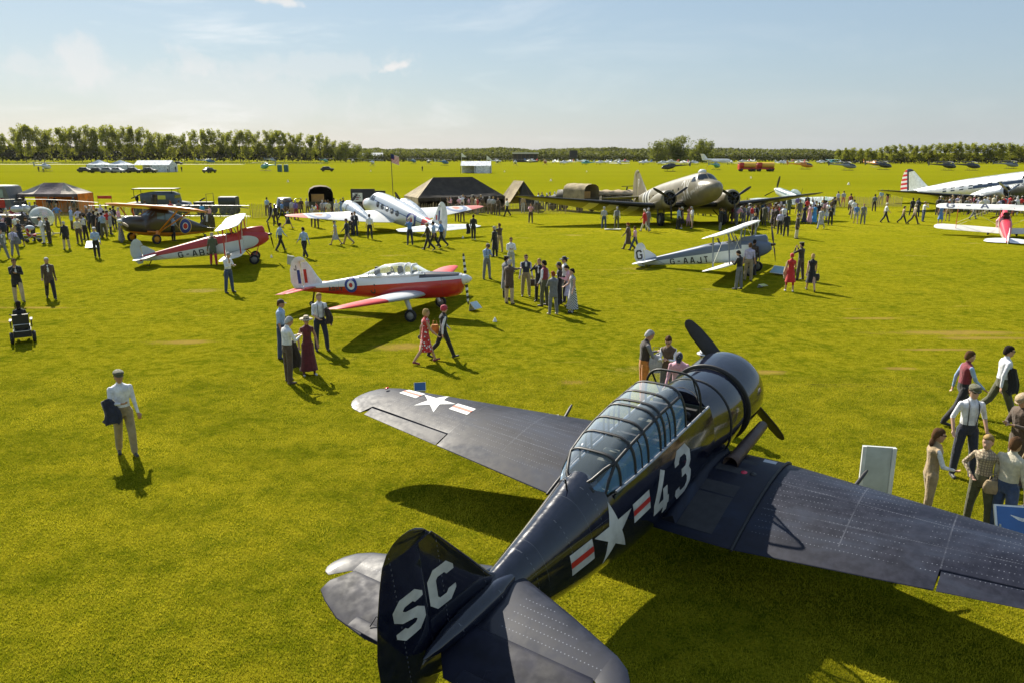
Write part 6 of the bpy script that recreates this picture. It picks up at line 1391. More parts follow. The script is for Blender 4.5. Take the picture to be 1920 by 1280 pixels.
 (981, 400, 'stand', 0, 'long', 'tan', 'ltgrey', 'brown', 'person in tan standing by the wing tip of the olive transport', D_()),
 (1006, 399, 'stand', 200, 'skirt', 'ltgrey', 'black', 'blonde', 'woman in black skirt under the wing tip of the olive transport', D_(fem=True)),
 # left side
 (30, 482, 'walk2', 8, 'tee', 'lav', 'grey', 'blonde', 'man in white short-sleeved shirt with diagonal strap walking away at the left', D_(strap='navy', h=1.76)),
 (7, 486, 'walk', 150, 'vest', 'grey', 'grey', 'brown', 'man in grey waistcoat and trousers at the left edge', D_(slv='white')),
 (6, 458, 'stand', 20, 'long', 'navy', 'ltgrey', 'grey', 'person with large dark backpack at the left edge', D_()),
 (2, 442, 'stand', 40, 'long', 'blue', 'black', 'brown', 'person in bright blue at the left edge', D_()),
 (25, 431, 'stand', 30, 'coat', 'maroon', 'brown', 'red', 'person in maroon coat at the tail of the bubble helicopter', D_()),
 (17, 433, 'stand', 0, 'long', 'beige', 'brown', 'grey', 'person in beige at the tail of the bubble helicopter', D_()),
 (50, 424, 'stand', 350, 'long', 'ltgrey', 'dkbrown', 'grey', 'person in grey patterned shirt beside the bubble helicopter mast', D_()),
 (60, 418, 'stand', 30, 'long', 'grey', 'grey', 'grey', 'person in grey beyond the bubble helicopter', D_()),
 (70, 417, 'stand', 0, 'tee', 'grey', 'brown', 'brown', 'person in slate shirt beyond the bubble helicopter', D_()),
 (66, 452, 'bend', 250, 'long', 'black', 'black', 'brown', 'dark-haired person bending over the pushchair', D_()),
 (57, 440, 'stand', 20, 'tee', 'tan', 'black', 'blonde', 'person in tan top by the bubble helicopter skid', D_(h=1.5)),
 (83, 457, 'phone', 250, 'long', 'white', 'white', 'brown', 'man in white uniform with dark belt beside the helicopter bubble', D_(h=1.8)),
 (94, 457, 'stand', 240, 'suit', 'dkbrown', 'dkbrown', 'brown', 'man in dark brown suit beside the helicopter bubble', D_(hat='cap', hatc='brown')),
 (126, 468, 'stand', 335, 'jacket', 'black', 'beige', 'grey', 'man in dark blazer and beige trousers seen from behind near the orange tent', D_(girth=1.1)),
 (150, 457, 'stand2', 200, 'tee', 'cream', 'brown', 'grey', 'stout man in cream polo shirt and brown trousers near the orange tent', D_(girth=1.2)),
 (162, 450, 'point', 300, 'tee', 'white', 'black', 'dark', 'man in white shirt with braces stretching out an arm near the orange tent', D_(strap='navy')),
 (172, 436, 'stand', 30, 'suit', 'navy', 'dkbrown', 'grey', 'man in dark suit in the crowd right of the orange tent', D_()),
 (180, 441, 'stand', 10, 'coat', 'black', 'black', 'dark', 'person in black coat in the crowd right of the orange tent', D_()),
 (189, 446, 'stand', 350, 'longdress', 'black', 'black', 'dark', 'woman in long black gown in the crowd right of the orange tent', D_(fem=True, slv='white', h=1.75)),
 (198, 436, 'stand', 20, 'longdress', 'white', 'white', 'dark', 'woman in long white dress in the crowd right of the orange tent', D_(fem=True)),
 (192, 424, 'stand', 30, 'shirt', 'lav', 'black', 'white', 'person in lilac shirt by the orange wing tip', D_()),
 (203, 425, 'stand', 320, 'dress', 'dkbrown', 'black', 'brown', 'woman in dark dress by the orange wing tip', D_(fem=True)),
 (216, 428, 'stand', 40, 'long', 'black', 'black', 'dark', 'person in black behind the nose of the brown high-wing aircraft', D_(hat='cap')),
 (225, 432, 'stand', 60, 'tee', 'pink', 'grey', 'grey', 'person in pale pink behind the nose of the brown high-wing aircraft', D_()),
 (229, 455, 'stand', 250, 'longdress', ('ltgrey', 'diamond', 'black'), 'black', 'white', 'woman in grey patterned dress at the propeller of the brown high-wing aircraft', D_(fem=True)),
 (183, 484, 'jacketarm', 185, 'shirt', 'ltblue', 'black', 'grey', 'man in light blue shirt and pale cap walking towards the camera at the left', D_(h=1.8, hat='cap', hatc='ltgrey')),
 (326, 452, 'lookdown', 40, 'tee', 'ltblue', 'black', 'brown', 'man in light blue shirt leaning at the side of the brown high-wing aircraft', D_()),
 (95, 402, 'stand', 0, 'long', 'navy', 'black', 'grey', 'person in navy inside the orange tent', D_()),
 (106, 402, 'stand', 20, 'long', 'black', 'black', 'dark', 'tall person in black inside the orange tent', D_(h=1.85)),
 (141, 402, 'stand', 340, 'long', 'navy', 'black', 'grey', 'person in navy at the right inside the orange tent', D_(strap='ltblue')),
 (275, 414, 'stand', 10, 'tee', 'lav', 'grey', 'brown', 'person in pale top behind the barrier over the dark cabin roof', D_()),
 (323, 414, 'stand', 330, 'shirt', 'crimson', 'grey', 'red', 'red-haired person behind the barrier above the orange wing', D_()),
 (338, 413, 'stand', 20, 'tee', 'grey', 'olive', 'brown', 'person in grey behind the barrier above the orange wing', D_()),
 (381, 420, 'stand', 30, 'tee', 'sky', 'navy', 'dark', 'person in sky blue shirt at the barrier by the generator', D_()),
 (396, 423, 'point', 300, 'shirt', 'pink', 'black', 'brown', 'person in pink and black at the barrier by the generator', D_(fem=True)),
 # olive transport and right biplane
 (1132, 430, 'stand', 355, 'tee', 'ltgrey', 'jeans', 'grey', 'man in grey check shirt and jeans under the striped wing, left of two', D_(hat='cap', hatc='ltgrey')),
 (1156, 430, 'stand', 5, 'vest', 'grey', 'olive', 'grey', 'man in grey waistcoat under the striped wing, right of two', D_(slv='white', hat='ball', hatc='purple')),
 (1177, 469, 'walk2', 285, 'coat', 'brown', 'brown', 'red', 'man in long brown coat striding left beside the biplane tail', D_()),
 (1190, 470, 'walk', 285, 'tee', 'pink', 'jeans', 'brown', 'boy in pink patterned shirt and jeans beside the biplane tail', D_(h=1.55)),
 (1208, 435, 'walk2', 285, 'jacket', 'red', 'cream', 'white', 'man in red jacket and cream trousers by the wheel of the olive transport', D_(h=1.8)),
 (1214, 433, 'stand', 40, 'suit', 'grey', 'grey', 'grey', 'person in dark grey behind the red jacket', D_()),
 (1271, 430, 'stand', 120, 'shirt', 'ltblue', 'black', 'dark', 'man in blue shirt beside the woman in black under the olive nose', D_()),
 (1278, 429, 'stand2', 250, 'dress', 'black', 'black', 'white', 'woman in black dress and white hat under the olive nose', D_(fem=True, hat='brim', hatc='cream', shoe='white', h=1.72)),
 (1290, 425, 'phone', 120, 'dress', 'pink', 'pink', 'red', 'woman in pale pink dress under the olive nose', D_(fem=True)),
 (1297, 429, 'phone', 250, 'shorts', 'white', 'beige', 'grey', 'man in white shirt and beige shorts under the olive nose', D_()),
 (1306, 404, 'stand', 10, 'long', 'red', 'dkbrown', 'brown', 'person in red far under the olive transport', D_()),
 (1320, 405, 'stand', 10, 'long', 'grey', 'black', 'dark', 'dark figure far under the olive transport, left one', D_()),
 (1326, 406, 'walk', 90, 'long', 'brown', 'black', 'dark', 'brown figure far under the olive transport, right one', D_()),
 (1350, 433, 'camera', 60, 'jacket', 'black', 'grey', 'brown', 'man in dark jacket and pale shirt at the second wheel of the olive transport', D_()),
 (1372, 420, 'stand', 60, 'skirt', 'maroon', 'brown', 'dark', 'woman in brown skirt at the second propeller of the olive transport', D_(fem=True)),
 (1380, 424, 'bend', 60, 'tee', 'pink', 'grey', 'grey', 'person in pink bending beyond the upper biplane wing', D_()),
 (1393, 424, 'stand', 40, 'vest', 'grey', 'grey', 'dark', 'person in grey waistcoat beyond the upper biplane wing', D_(slv='ltblue')),
 (1401, 421, 'stand', 90, 'long', 'ltgrey', 'grey', 'white', 'white-haired person beyond the upper biplane wing', D_()),
 (1408, 425, 'stand', 120, 'tee', 'red', 'ltgrey', 'dark', 'person in red and pink beyond the upper biplane wing', D_()),
 (1415, 424, 'stand', 200, 'suit', 'black', 'black', 'dark', 'man in black suit beyond the tip of the upper biplane wing', D_()),
 (1413, 446, 'stand', 20, 'vest', 'navy', 'dkbrown', 'blonde', 'person in navy waistcoat behind the engine of the blue-grey biplane', D_(slv='white')),
 (1432, 423, 'stand', 30, 'coat', 'olive', 'dkbrown', 'dark', 'person in long dark coat right of the biplane wing tip', D_(acc='white')),
 (1440, 408, 'stand', 10, 'long', 'pink', 'lav', 'grey', 'person in pink under the far olive wing', D_()),
 (1447, 428, 'stand2', 60, 'dress', 'dkbrown', 'brown', 'red', 'woman in dark red-brown dress in the crowd right of the biplane', D_(fem=True)),
 (1455, 430, 'stand', 10, 'long', 'dkbrown', 'brown', 'brown', 'person in dark brown patterned coat in the crowd right of the biplane', D_()),
 (1461, 440, 'stand2', 200, 'shirt', 'lav', 'black', 'grey', 'man in pale blue shirt and black trousers before the crowd right of the biplane', D_(h=1.78)),
 (1468, 428, 'stand', 210, 'shirt', 'white', 'grey', 'white', 'large white-haired man in white shirt in the crowd right of the biplane', D_(girth=1.15, h=1.86)),
 (1473, 444, 'stand', 350, 'suit', 'black', 'black', 'brown', 'man in black suit seen from behind before the crowd right of the biplane', D_(h=1.76)),
 (1493, 448, 'stand', 100, 'jacket', 'dkbrown', 'cream', 'dark', 'person in dark jacket, cream trousers and black cap right of the biplane', D_(hat='brim', hatc='black')),
 (1478, 403, 'stand', 10, 'coat', 'green', 'black', 'dark', 'person in dark green under the far olive wing', D_()),
 (1467, 405, 'stand', 350, 'long', 'navy', 'black', 'dark', 'person in navy under the far olive wing', D_()),
 (1460, 407, 'stand', 30, 'tee', 'lav', 'grey', 'white', 'person in lilac under the far olive wing', D_()),
 (1455, 412, 'stand', 330, 'long', 'brown', 'brown', 'grey', 'person in brown under the far olive wing', D_()),
 (1494, 401, 'stand', 355, 'tee', 'purple', 'yellow', 'grey', 'person in purple shirt and yellow trousers beside the pale fighter', D_()),
 (1512, 398, 'stand', 180, 'jacket', 'navy', 'navy', 'grey', 'man in navy suit and blue shirt beside the pale fighter', D_(acc='ltblue')),
 (1507, 420, 'stand', 10, 'longdress', 'navy', 'navy', 'dark', 'woman in long dark blue dress in the group before the pale fighter', D_(fem=True)),
 (1517, 420, 'stand2', 30, 'longdress', 'pink', 'pink', 'brown', 'woman in long pink dress in the group before the pale fighter', D_(fem=True)),
 (1526, 420, 'stand', 340, 'longdress', 'sky', 'sky', 'dark', 'woman in bright blue dress in the group before the pale fighter', D_(fem=True)),
 (1533, 418, 'stand', 10, 'long', 'black', 'black', 'brown', 'person in black in the group before the pale fighter', D_()),
 (1538, 430, 'walk2', 200, 'coat', 'ltgrey', 'ltgrey', 'red', 'person in long pale coat walking before the pale fighter', D_(slv='pink')),
 (1542, 404, 'stand', 20, 'long', 'brown', 'brown', 'blonde', 'person in brown at the tail of the pale fighter', D_()),
 (1556, 423, 'phone', 190, 'suit', 'black', 'black', 'dark', 'man in dark uniform standing right of the group before the pale fighter', D_()),
 (1562, 404, 'stand', 40, 'tee', 'black', 'ltgrey', 'dark', 'person in black and white right of the pale fighter', D_(hat='cap')),
 (1570, 388, 'walk', 330, 'tee', 'lav', 'black', 'dark', 'person in lilac shirt near the far fence', D_()),
 (1580, 388, 'stand', 350, 'shorts', 'ltgrey', 'red', 'brown', 'person in grey top and red shorts near the far fence', D_()),
 (1593, 395, 'stand', 20, 'long', 'maroon', 'black', 'dark', 'person in maroon near the far fence', D_()),
 (1594, 404, 'walk', 30, 'tee', 'white', 'brown', 'brown', 'man in white shirt ahead of the blue-shirted pair', D_()),
 (1599, 411, 'stand', 10, 'tee', 'white', 'beige', 'dark', 'person in white top behind the blue-shirted pair', D_()),
 (1604, 420, 'walk', 175, 'shorts', 'blue', 'ltgrey', 'brown', 'person in blue top and pale trousers, left of a pair on the right lawn', D_(slv='blue')),
 (1617, 421, 'stand', 180, 'vest', 'grey', 'grey', 'blonde', 'person in grey dungarees, right of a pair on the right lawn', D_(slv='ltgrey', acc='grey')),
 (1638, 397, 'stand', 5, 'long', 'grey', 'dkbrown', 'dark', 'man in dark grey standing alone before the far fence', D_()),
 (1651, 385, 'stand', 175, 'tee', 'ltblue', 'beige', 'dark', 'person in pale blue leaning at the far fence, left of two', D_(hat='cap')),
 (1663, 384, 'walk', 200, 'long', 'black', 'maroon', 'dark', 'person in black at the far fence, right of two', D_()),
 (1659, 418, 'walk', 75, 'tee', 'white', 'black', 'white', 'man in white shirt and pale hat striding right on the right lawn', D_(hat='brim', hatc='cream')),
 (1692, 420, 'walk2', 75, 'vest', 'tan', 'black', 'dark', 'boy in tan waistcoat striding right behind the white shirt', D_(h=1.55, slv='tan', hat='cap')),
 (1713, 421, 'walk2', 60, 'long', 'beige', 'brown', 'grey', 'man in checked jacket and brown trousers on the right lawn', D_(hat='cap', hatc='beige')),
 (1730, 416, 'camera', 60, 'tee', 'white', 'jeans', 'brown', 'man in white shirt and jeans photographing the silver airliner', D_(hat='cap', hatc='tan')),
 (1709, 405, 'walk', 340, 'long', 'black', 'black', 'dark', 'person in black under the silver wing, left one', D_()),
 (1719, 407, 'stand', 20, 'coat', 'navy', 'navy', 'dark', 'person in dark coat under the silver wing, right one', D_()),
 (1762, 421, 'stand', 340, 'dress', 'blue', 'blue', 'brown', 'woman in blue skirt behind the left wing tips of the silver biplane', D_(fem=True)),
 (1776, 415, 'stand', 10, 'shorts', 'tan', 'tan', 'red', 'person in tan between the wings of the silver biplane', D_()),
 (1757, 404, 'stand', 20, 'long', 'dkbrown', 'dkbrown', 'dark', 'person in dark brown under the silver wing above the biplane tip', D_()),
 (1824, 412, 'walk', 60, 'long', 'grey', 'grey', 'dark', 'person in grey seen between the wings of the silver biplane', D_()),
 (1868, 436, 'bend', 60, 'tee', 'pink', 'pink', 'longblonde', 'person in pink leaning at the cockpit of the silver biplane', D_(fem=True)),
 (1876, 430, 'stand', 100, 'tee', 'pink', 'black', 'brown', 'person in pale pink standing behind the crimson rear deck of the biplane', D_(fem=True)),
 (1903, 404, 'stand', 0, 'long', 'white', 'white', 'white', 'person in white behind the wing of the silver biplane', D_()),
 # right biplane group
 (1384, 543, 'phone', 300, 'long', 'black', 'grey', 'dark', 'man in black top with phone at his face by the nose of the blue-grey biplane', D_(near=1, h=1.76)),
 (1402, 527, 'stand', 5, 'tee', 'lav', 'khaki', 'brown', 'man in pale lilac shirt and khaki trousers seen from behind at the blue-grey biplane', D_(near=1, girth=1.1, h=1.82)),
 (1410, 516, 'stand', 20, 'long', 'dkbrown', 'dkbrown', 'dark', 'person in dark brown half hidden by the lilac shirt', D_()),
 (1480, 547, 'stand2', 350, 'dress', 'red', 'red', 'red', 'woman in red dress with a red hair wrap on the right lawn', D_(near=1, fem=True, hat='turban', hatc='red', slv='red', shoe='ltgrey', h=1.70)),
 (1499, 525, 'camera', 300, 'long', 'dkbrown', 'brown', 'dark', 'man in dark uniform and peaked cap photographing beside the red dress', D_(near=1, hat='peaked', hatc='olive', h=1.82)),
 (1519, 546, 'walk', 350, 'dress', 'black', 'black', 'blonde', 'blonde woman in black dress with handbag walking away on the right lawn', D_(near=1, fem=True, h=1.72)),
]
for (u, v, pose, face, dress, top, bot, hair, lab, o) in PEOPLE:
    if o.pop('skip', 0): continue
    near = bool(o.pop('near', 0))
    person(u, v, pose, face, dress, top, bot, hair, lab, near=near, **o)
# the packed crowds: fence line left of centre, under the silver airliner, before the big tent
cr = random.Random(21)
words = dict(white='white', cream='cream', ltblue='pale blue', blue='blue', navy='navy', black='black', grey='grey', ltgrey='light grey', brown='brown', dkbrown='dark brown', tan='tan', khaki='khaki', olive='olive', green='dark green', red='red', maroon='maroon', pink='pink', purple='purple', lav='lilac', beige='beige', jeans='denim')
used_l = set()
def crowd(spots, where, group):
    spots = sorted(spots); n = len(spots); cnt = {}
    rows = []
    for (u, v) in spots:
        top = cr.choice(['white', 'white', 'lav', 'black', 'navy', 'brown', 'dkbrown', 'grey', 'ltblue', 'tan', 'ltgrey', 'pink', 'maroon', 'cream', 'blue', 'red']); bot = cr.choice(['black', 'navy', 'brown', 'grey', 'beige', 'dkbrown', 'olive', 'khaki', 'jeans']); rows.append((u, v, top, bot)); cnt[(top, bot)] = cnt.get((top, bot), 0)+1
    seen = {}
    for i, (u, v, top, bot) in enumerate(rows):
        fem = cr.random() < .3; dress = cr.choice(['shirt', 'tee', 'long', 'jacket', 'vest']) if not fem else cr.choice(['dress', 'skirt', 'long'])
        lab = '%s in %s, %s from left %s' % ('woman' if fem else 'person', words[top], nth(i), where)
        person(u, v, cr.choice(['stand', 'stand', 'stand2', 'behind', 'phone', 'hips']), cr.choice([0, 15, 345, 30, 330, 180, 90, 270]), dress, top, bot, cr.choice(['brown', 'dark', 'grey', 'white', 'blonde']), lab, fem=fem, group=group, h=cr.uniform(1.58, 1.84), hat=cr.choice([None, None, None, 'cap', 'brim', 'trilby']), hatc=cr.choice(['beige', 'brown', 'black', 'cream']))
crowd([(1762+i*5.1+cr.uniform(-2, 2), 401+cr.uniform(-4, 5)) for i in range(33)], 'in the crowd under the silver airliner', 'crowd under the silver airliner')
crowd([(842+i*4.6+cr.uniform(-2, 2), 399+cr.uniform(-2, 4)) for i in range(15)], 'at the fence before the big dark tent', 'people before the big dark tent')
crowd([(1010+i*7.5+cr.uniform(-2, 2), 393+cr.uniform(-2, 3)) for i in range(7)], 'behind the fence by the striped wing', 'people behind the fence')
crowd([(1420+i*9+cr.uniform(-2, 2), 417+cr.uniform(-4, 4)) for i in range(5)]+[(1530+cr.uniform(-3, 3), 412), (1549, 415)], 'in the loose crowd before the pale fighter', 'loose crowd before the pale fighter')
crowd([(12, 445), (36, 436), (42, 428), (150, 430), (166, 427), (209, 440)], 'in the throng between helicopter and orange tent', 'throng at the left')
crowd([(8, 436), (20, 446), (34, 447), (44, 433), (72, 425), (88, 430), (110, 424), (136, 429), (40, 462)], 'among the people around the bubble helicopter', 'people around the bubble helicopter')
crowd([(158, 434), (176, 428), (186, 436), (196, 447), (211, 432), (205, 440)], 'in the knot by the orange wing tip', 'knot of people by the orange wing tip')
crowd([(1362+i*8.6+cr.uniform(-3, 3), 416+cr.uniform(-4, 10)) for i in range(13)], 'between the olive propeller and the fighter', 'crowd between olive propeller and fighter')
crowd([(566, 404), (577, 405), (612, 407), (625, 406), (640, 405), (645, 404)], 'at the fence behind the silver wing', 'people at the fence behind the silver wing')
crowd([(1500+i*12+cr.uniform(-3, 3), 409+cr.uniform(-4, 4)) for i in range(6)], 'beside the pale fighter fuselage', 'people beside the pale fighter')
# sparse figures far out on the field
for (u, v, lab) in [(73, 323, 'far figure in dark clothes left of the small far helicopter'), (82, 324, 'far figure beside the small far helicopter'), (315, 324, 'far dark figure in front of the long white marquee'), (330, 323, 'far dark figure right of the long white marquee'), (341, 323, 'far pale figure right of the long white marquee'), (391, 322, 'far seated driver figure beside the cart'), (792, 322, 'far figure standing alone on the field')]:
    person(u, v, 'stand', 200, 'long', cr.choice(['black', 'navy', 'white']), 'navy', 'dark', lab, h=1.8)
# ============================================================ tents, vehicles, fences, signs, helicopters
CANV = {}
def canvas(name, c, c2=None, rough=.9):
    if name in _mc: return _mc[name]
    t = NT(name); co = t.objco(); x, y, z = t.xyz(co); n = t.noise(co, 1.6, 5, .6); b = t.mix(t.step(n, .35, .65), tuple(q*.75 for q in c), tuple(min(1, q*1.2) for q in c))
    if c2: b = t.mix(t.step(t.noise(co, 4, 3), .55, .7)*.6, b, c2)
    t.set(color=b, rough=rough); t.bump(t.noise(co, 2.2, 4, .6), .5, .12); _mc[name] = t.m; return t.m
def local(root): return None
def base(u, v): p = gp(u, v); return p, (Vector((p.x, p.y, p.z))-Vector((0, 0, CAM_H))).length/F_PX
def T0(p): return p
def put(name, label, cat, u, v, rz=0., group=None):
    p = gp(u, v); return thing(name, label, cat, (p.x, p.y, 0), rz, group)
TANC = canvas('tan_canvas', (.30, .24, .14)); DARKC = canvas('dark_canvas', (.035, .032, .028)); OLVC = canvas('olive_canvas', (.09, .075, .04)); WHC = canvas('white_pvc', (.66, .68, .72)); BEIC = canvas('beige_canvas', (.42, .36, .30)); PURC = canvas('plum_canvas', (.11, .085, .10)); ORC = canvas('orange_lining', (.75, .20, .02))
ARMY = mat('army_green', (.055, .05, .032), .7); POLE = mat('tent_pole', (.16, .11, .06), .8); WOODF = mat('paling_wood', (.34, .26, .16), .9)
def quadmb(mb, a, b, c, d, m=0, n=6, sag=0.):
    """grid surface between four corners with a little sag"""
    a, b, c, d = map(Vector, (a, b, c, d)); R_ = []
    for i in range(n+1):
        s = i/n; R_.append([a.lerp(b, s).lerp(d.lerp(c, s), j/n)+Vector((0, 0, -sag*sin(pi*s)*1.0*sin(pi*j/n))) for j in range(n+1)])
    mb.loft(R_, m, False, False)
def gazebo():
    r = put('gazebo', 'peaked pop-up tent with beige and plum roof and orange lining behind the bubble helicopter', 'tent', 109, 400, .04)
    w, d, e, h = 2.95, 1.6, 2.0, 3.05
    for nm, P_, m in (('roof', [(-w, -d, e), (-w, d, e), (-1.0, 0, h), (-1.0, 0, h)], BEIC), ('roof', [(w, d, e), (w, -d, e), (1.0, 0, h), (1.0, 0, h)], BEIC)):
        q = MB(); quadmb(q, *P_, sag=.22); q.build(nm, m, r)
    for s in (-1, 1):
        q = MB(); quadmb(q, (-w*.45, s*d, e), (w*.45, s*d, e), (1.0, 0, h), (-1.0, 0, h), sag=.16); q.build('roof', PURC, r)
        q = MB(); quadmb(q, (-w, s*d, e), (-w*.45, s*d, e), (-1.0, 0, h), (-1.0, 0, h), sag=.2); q.build('roof', BEIC, r); q = MB(); quadmb(q, (w*.45, s*d, e), (w, s*d, e), (1.0, 0, h), (1.0, 0, h), sag=.2); q.build('roof', BEIC, r)
        q = MB(); q.slab([(-w, s*d, e), (w, s*d, e), (w, s*d, e-.28), (-w, s*d, e-.28)], (0, -s*.02, 0)); q.build('valance', PURC, r)
    q = MB(); q.slab([(-w+.05, d-.06, e-.05), (w-.05, d-.06, e-.05), (w-.05, d-.06, 0), (-w+.05, d-.06, 0)], (0, .02, 0)); q.slab([(w-.02, -d, e), (w-.02, d, e), (w-.02, d, 0), (w-.02, -d, 0)], (.02, 0, 0)); q.build('lining', ORC, r)
    for x in (-w, w):
        for y in (-d, d): q = MB(); q.tube([(x, y, 0), (x, y, e)], .035, 6); q.build('leg', DGREY, r)
gazebo()
def ridge_tent(name, label, u, v, L, D, e, h, ridge0, ridge1, rz, front, end, open_=True):
    r = put(name, label, 'tent', u, v, rz); x0, x1 = -L/2, L/2
    def sl(s):
        q = MB(); quadmb(q, (x0, s*D/2, e), (x1, s*D/2, e), (ridge1, 0, h), (ridge0, 0, h), sag=.22, n=10); return q
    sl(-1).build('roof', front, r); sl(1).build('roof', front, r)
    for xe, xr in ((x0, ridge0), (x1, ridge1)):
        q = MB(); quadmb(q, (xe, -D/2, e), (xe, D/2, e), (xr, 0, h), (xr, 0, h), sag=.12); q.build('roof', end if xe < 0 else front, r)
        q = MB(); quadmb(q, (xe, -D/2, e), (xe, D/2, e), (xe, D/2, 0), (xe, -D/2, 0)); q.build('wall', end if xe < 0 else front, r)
    q = MB(); quadmb(q, (x0, D/2, e), (x1, D/2, e), (x1, D/2, 0), (x0, D/2, 0)); q.build('wall', front, r)
    if not open_: q = MB(); quadmb(q, (x0, -D/2, e), (x1, -D/2, e), (x1, -D/2, 0), (x0, -D/2, 0)); q.build('wall', front, r)
    else: q = MB(); q.slab([(x0, -D/2, e), (x1, -D/2, e), (x1, -D/2, e-.35), (x0, -D/2, e-.35)], (0, .02, 0)); q.build('valance', front, r)
    for i in range(5): x = x0+(x1-x0)*i/4; q = MB(); q.tube([(x, -D/2-.02, 0), (x, -D/2-.02, e)], .04, 6); q.build('tent_pole', POLE, r)
    q = MB()
    for i in range(4): x = x0+(x1-x0)*i/3; q.tube([(x, -D/2, e), (x*1.04, -D/2-1.3, 0)], .012, 4)
    q.build('guy_rope', POLE, r)
    return r
ridge_tent('marquee_tent', 'large dark brown marquee tent with long ridge, sunlit tan end and open front', 852, 395, 9.6, 5.0, 1.55, 3.5, -2.3, 2.1, .42, canvas('dark_brown_canvas', (.050, .040, .030)), TANC)  # sunlight on the left end is put into its tan colour
def a_tent():
    r = put('ridge_tent', 'smaller olive ridge tent with a pole at its open gable beside the large marquee', 'tent', 973, 394, -1.05)
    q = MB(); quadmb(q, (-2.0, -1.7, .55), (1.0, -1.7, .9), (1.0, 0, 3.1), (-1.1, 0, 3.1), sag=.15); quadmb(q, (-2.0, -1.7, .55), (-1.1, 0, 3.1), (-1.1, 0, 3.1), (-2.0, 1.7, .55), sag=.05); q.build('roof', TANC, r)  # sunlight on this slope painted as tan against the olive far slope
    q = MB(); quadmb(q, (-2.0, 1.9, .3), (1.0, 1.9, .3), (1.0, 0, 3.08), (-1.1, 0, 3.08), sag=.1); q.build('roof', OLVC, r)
    q = MB(); q.slab([(1.0, -.6, 1.6), (1.9, -1.1, .1), (2.2, 1.9, .1), (1.02, 0, 3.05)], (.02, 0, 0)); q.slab([(-1.6, 1.5, .3), (.9, 1.5, .3), (.9, .7, 1.8), (-1.0, .7, 1.8)], (0, .02, 0)); q.build('gable', canvas('dark_gable_canvas', (.045, .04, .03)), r)
    for x, y, z in ((1.02, 0, 3.15), (-.9, -1.5, 1.0)): q = MB(); q.tube([(x, y, 0), (x, y, z)], .04, 6); q.build('tent_pole', WOODF, r)
    q = MB(); q.tube([(1.0, 0, 3.05), (3.2, .2, 0)], .015, 4); q.tube([(-2, -1.7, .55), (-2.9, -2.2, 0)], .015, 4); q.build('guy_rope', POLE, r)
a_tent()
def frame_marquee(label, u, v, w, d, e, h, peak=False):
    r = put('white_marquee', label, 'tent', u, v, random.uniform(-.05, .05)); q = MB()
    if peak:
        quadmb(q, (-w/2, -d/2, e), (w/2, -d/2, e), (.1, 0, h), (-.1, 0, h), sag=.35); quadmb(q, (w/2, -d/2, e), (w/2, d/2, e), (.1, 0, h), (.1, 0, h), sag=.3); quadmb(q, (-w/2, d/2, e), (-w/2, -d/2, e), (-.1, 0, h), (-.1, 0, h), sag=.3); quadmb(q, (w/2, d/2, e), (-w/2, d/2, e), (-.1, 0, h), (.1, 0, h), sag=.3)
    else:
        for s in (-1, 1): quadmb(q, (-w/2, s*d/2, e), (w/2, s*d/2, e), (w/2, 0, h), (-w/2, 0, h))
        for s in (-1, 1): q.poly([(s*w/2, -d/2, e), (s*w/2, d/2, e), (s*w/2, 0, h)])
    q.build('roof', WHC, r); q = MB(); a = .35 if not peak else 1
    q.slab([(-w/2+w*.5*(1-a)*1.4, -d/2, 0), (w/2, -d/2, 0), (w/2, -d/2, e), (-w/2+w*.5*(1-a)*1.4, -d/2, e)], (0, .05, 0)); q.slab([(-w/2, d/2, 0), (w/2, d/2, 0), (w/2, d/2, e), (-w/2, d/2, e)], (0, .05, 0)); q.slab([(w/2, -d/2, 0), (w/2, d/2, 0), (w/2, d/2, e), (w/2, -d/2, e)], (.05, 0, 0)); q.build('wall', WHC, r)
    for x in (-w/2, 0, w/2): q = MB(); q.tube([(x, -d/2-.06, 0), (x, -d/2-.06, e)], .07, 5); q.build('marquee_leg', DGREY, r)
frame_marquee('white peaked marquee at the left of the far white tents', 188, 322, 6, 5, 2.2, 3.7, True)
frame_marquee('white peaked marquee in the middle of the far white tents', 228, 323, 6.4, 5, 2.2, 3.7, True)
frame_marquee('long white frame marquee at the right of the far white tents', 293, 323, 11.2, 6, 2.2, 3.6)
frame_marquee('lone white marquee with flags in the middle of the far field', 893, 325, 9.0, 6, 2.2, 3.5)
for u, v0, lab in ((866, 287, 'tall white flag at the left of the lone white marquee'), (913, 292, 'tall white flag at the right of the lone white marquee')):
    r = put('flag', lab, 'flag', u, 326); H = height_at(u, 326, v0); q = MB(); q.tube([(0, 0, 0), (0, 0, H)], .05, 5); q.build('flagpole', WHITEM, r)
    q = MB(); quadmb(q, (0, 0, H), (.3, 0, H-.2), (1.5, .1, H-1.3), (.05, 0, H-1.2)); q.build('flag_cloth', mat('white_flag', (.75, .75, .75), .8), r)
# stars and stripes on the pole behind the silver twin
def us_flag():
    r = put('flagpole', 'tall dark flagpole with a striped red, white and blue flag behind the silver aircraft', 'flag', 738, 384); H = height_at(738, 384, 288); q = MB(); q.tube([(0, 0, 0), (-.12, 0, H)], .045, 6); q.build('pole', DGREY, r)
    t = NT('striped_flag'); x, y, z = t.xyz(t.attr()); c = t.mix(((z*6.5).fract()) < .5, (.6, .03, .03), (.75, .75, .75)); c = t.mix((x < .42)*(z > .46), c, (.02, .03, .15)); t.set(color=c, rough=.8)
    q = MB(lambda p: Vector((-.12+p.x*.95, .06*sin(p.x*9), H-1.05+p.z-p.x*.34)))
    q.loft([[(x/8, 0, z/8) for z in range(9)] for x in range(9)], 0, False, False, True); q.build('flag_cloth', t.m, r)
us_flag()
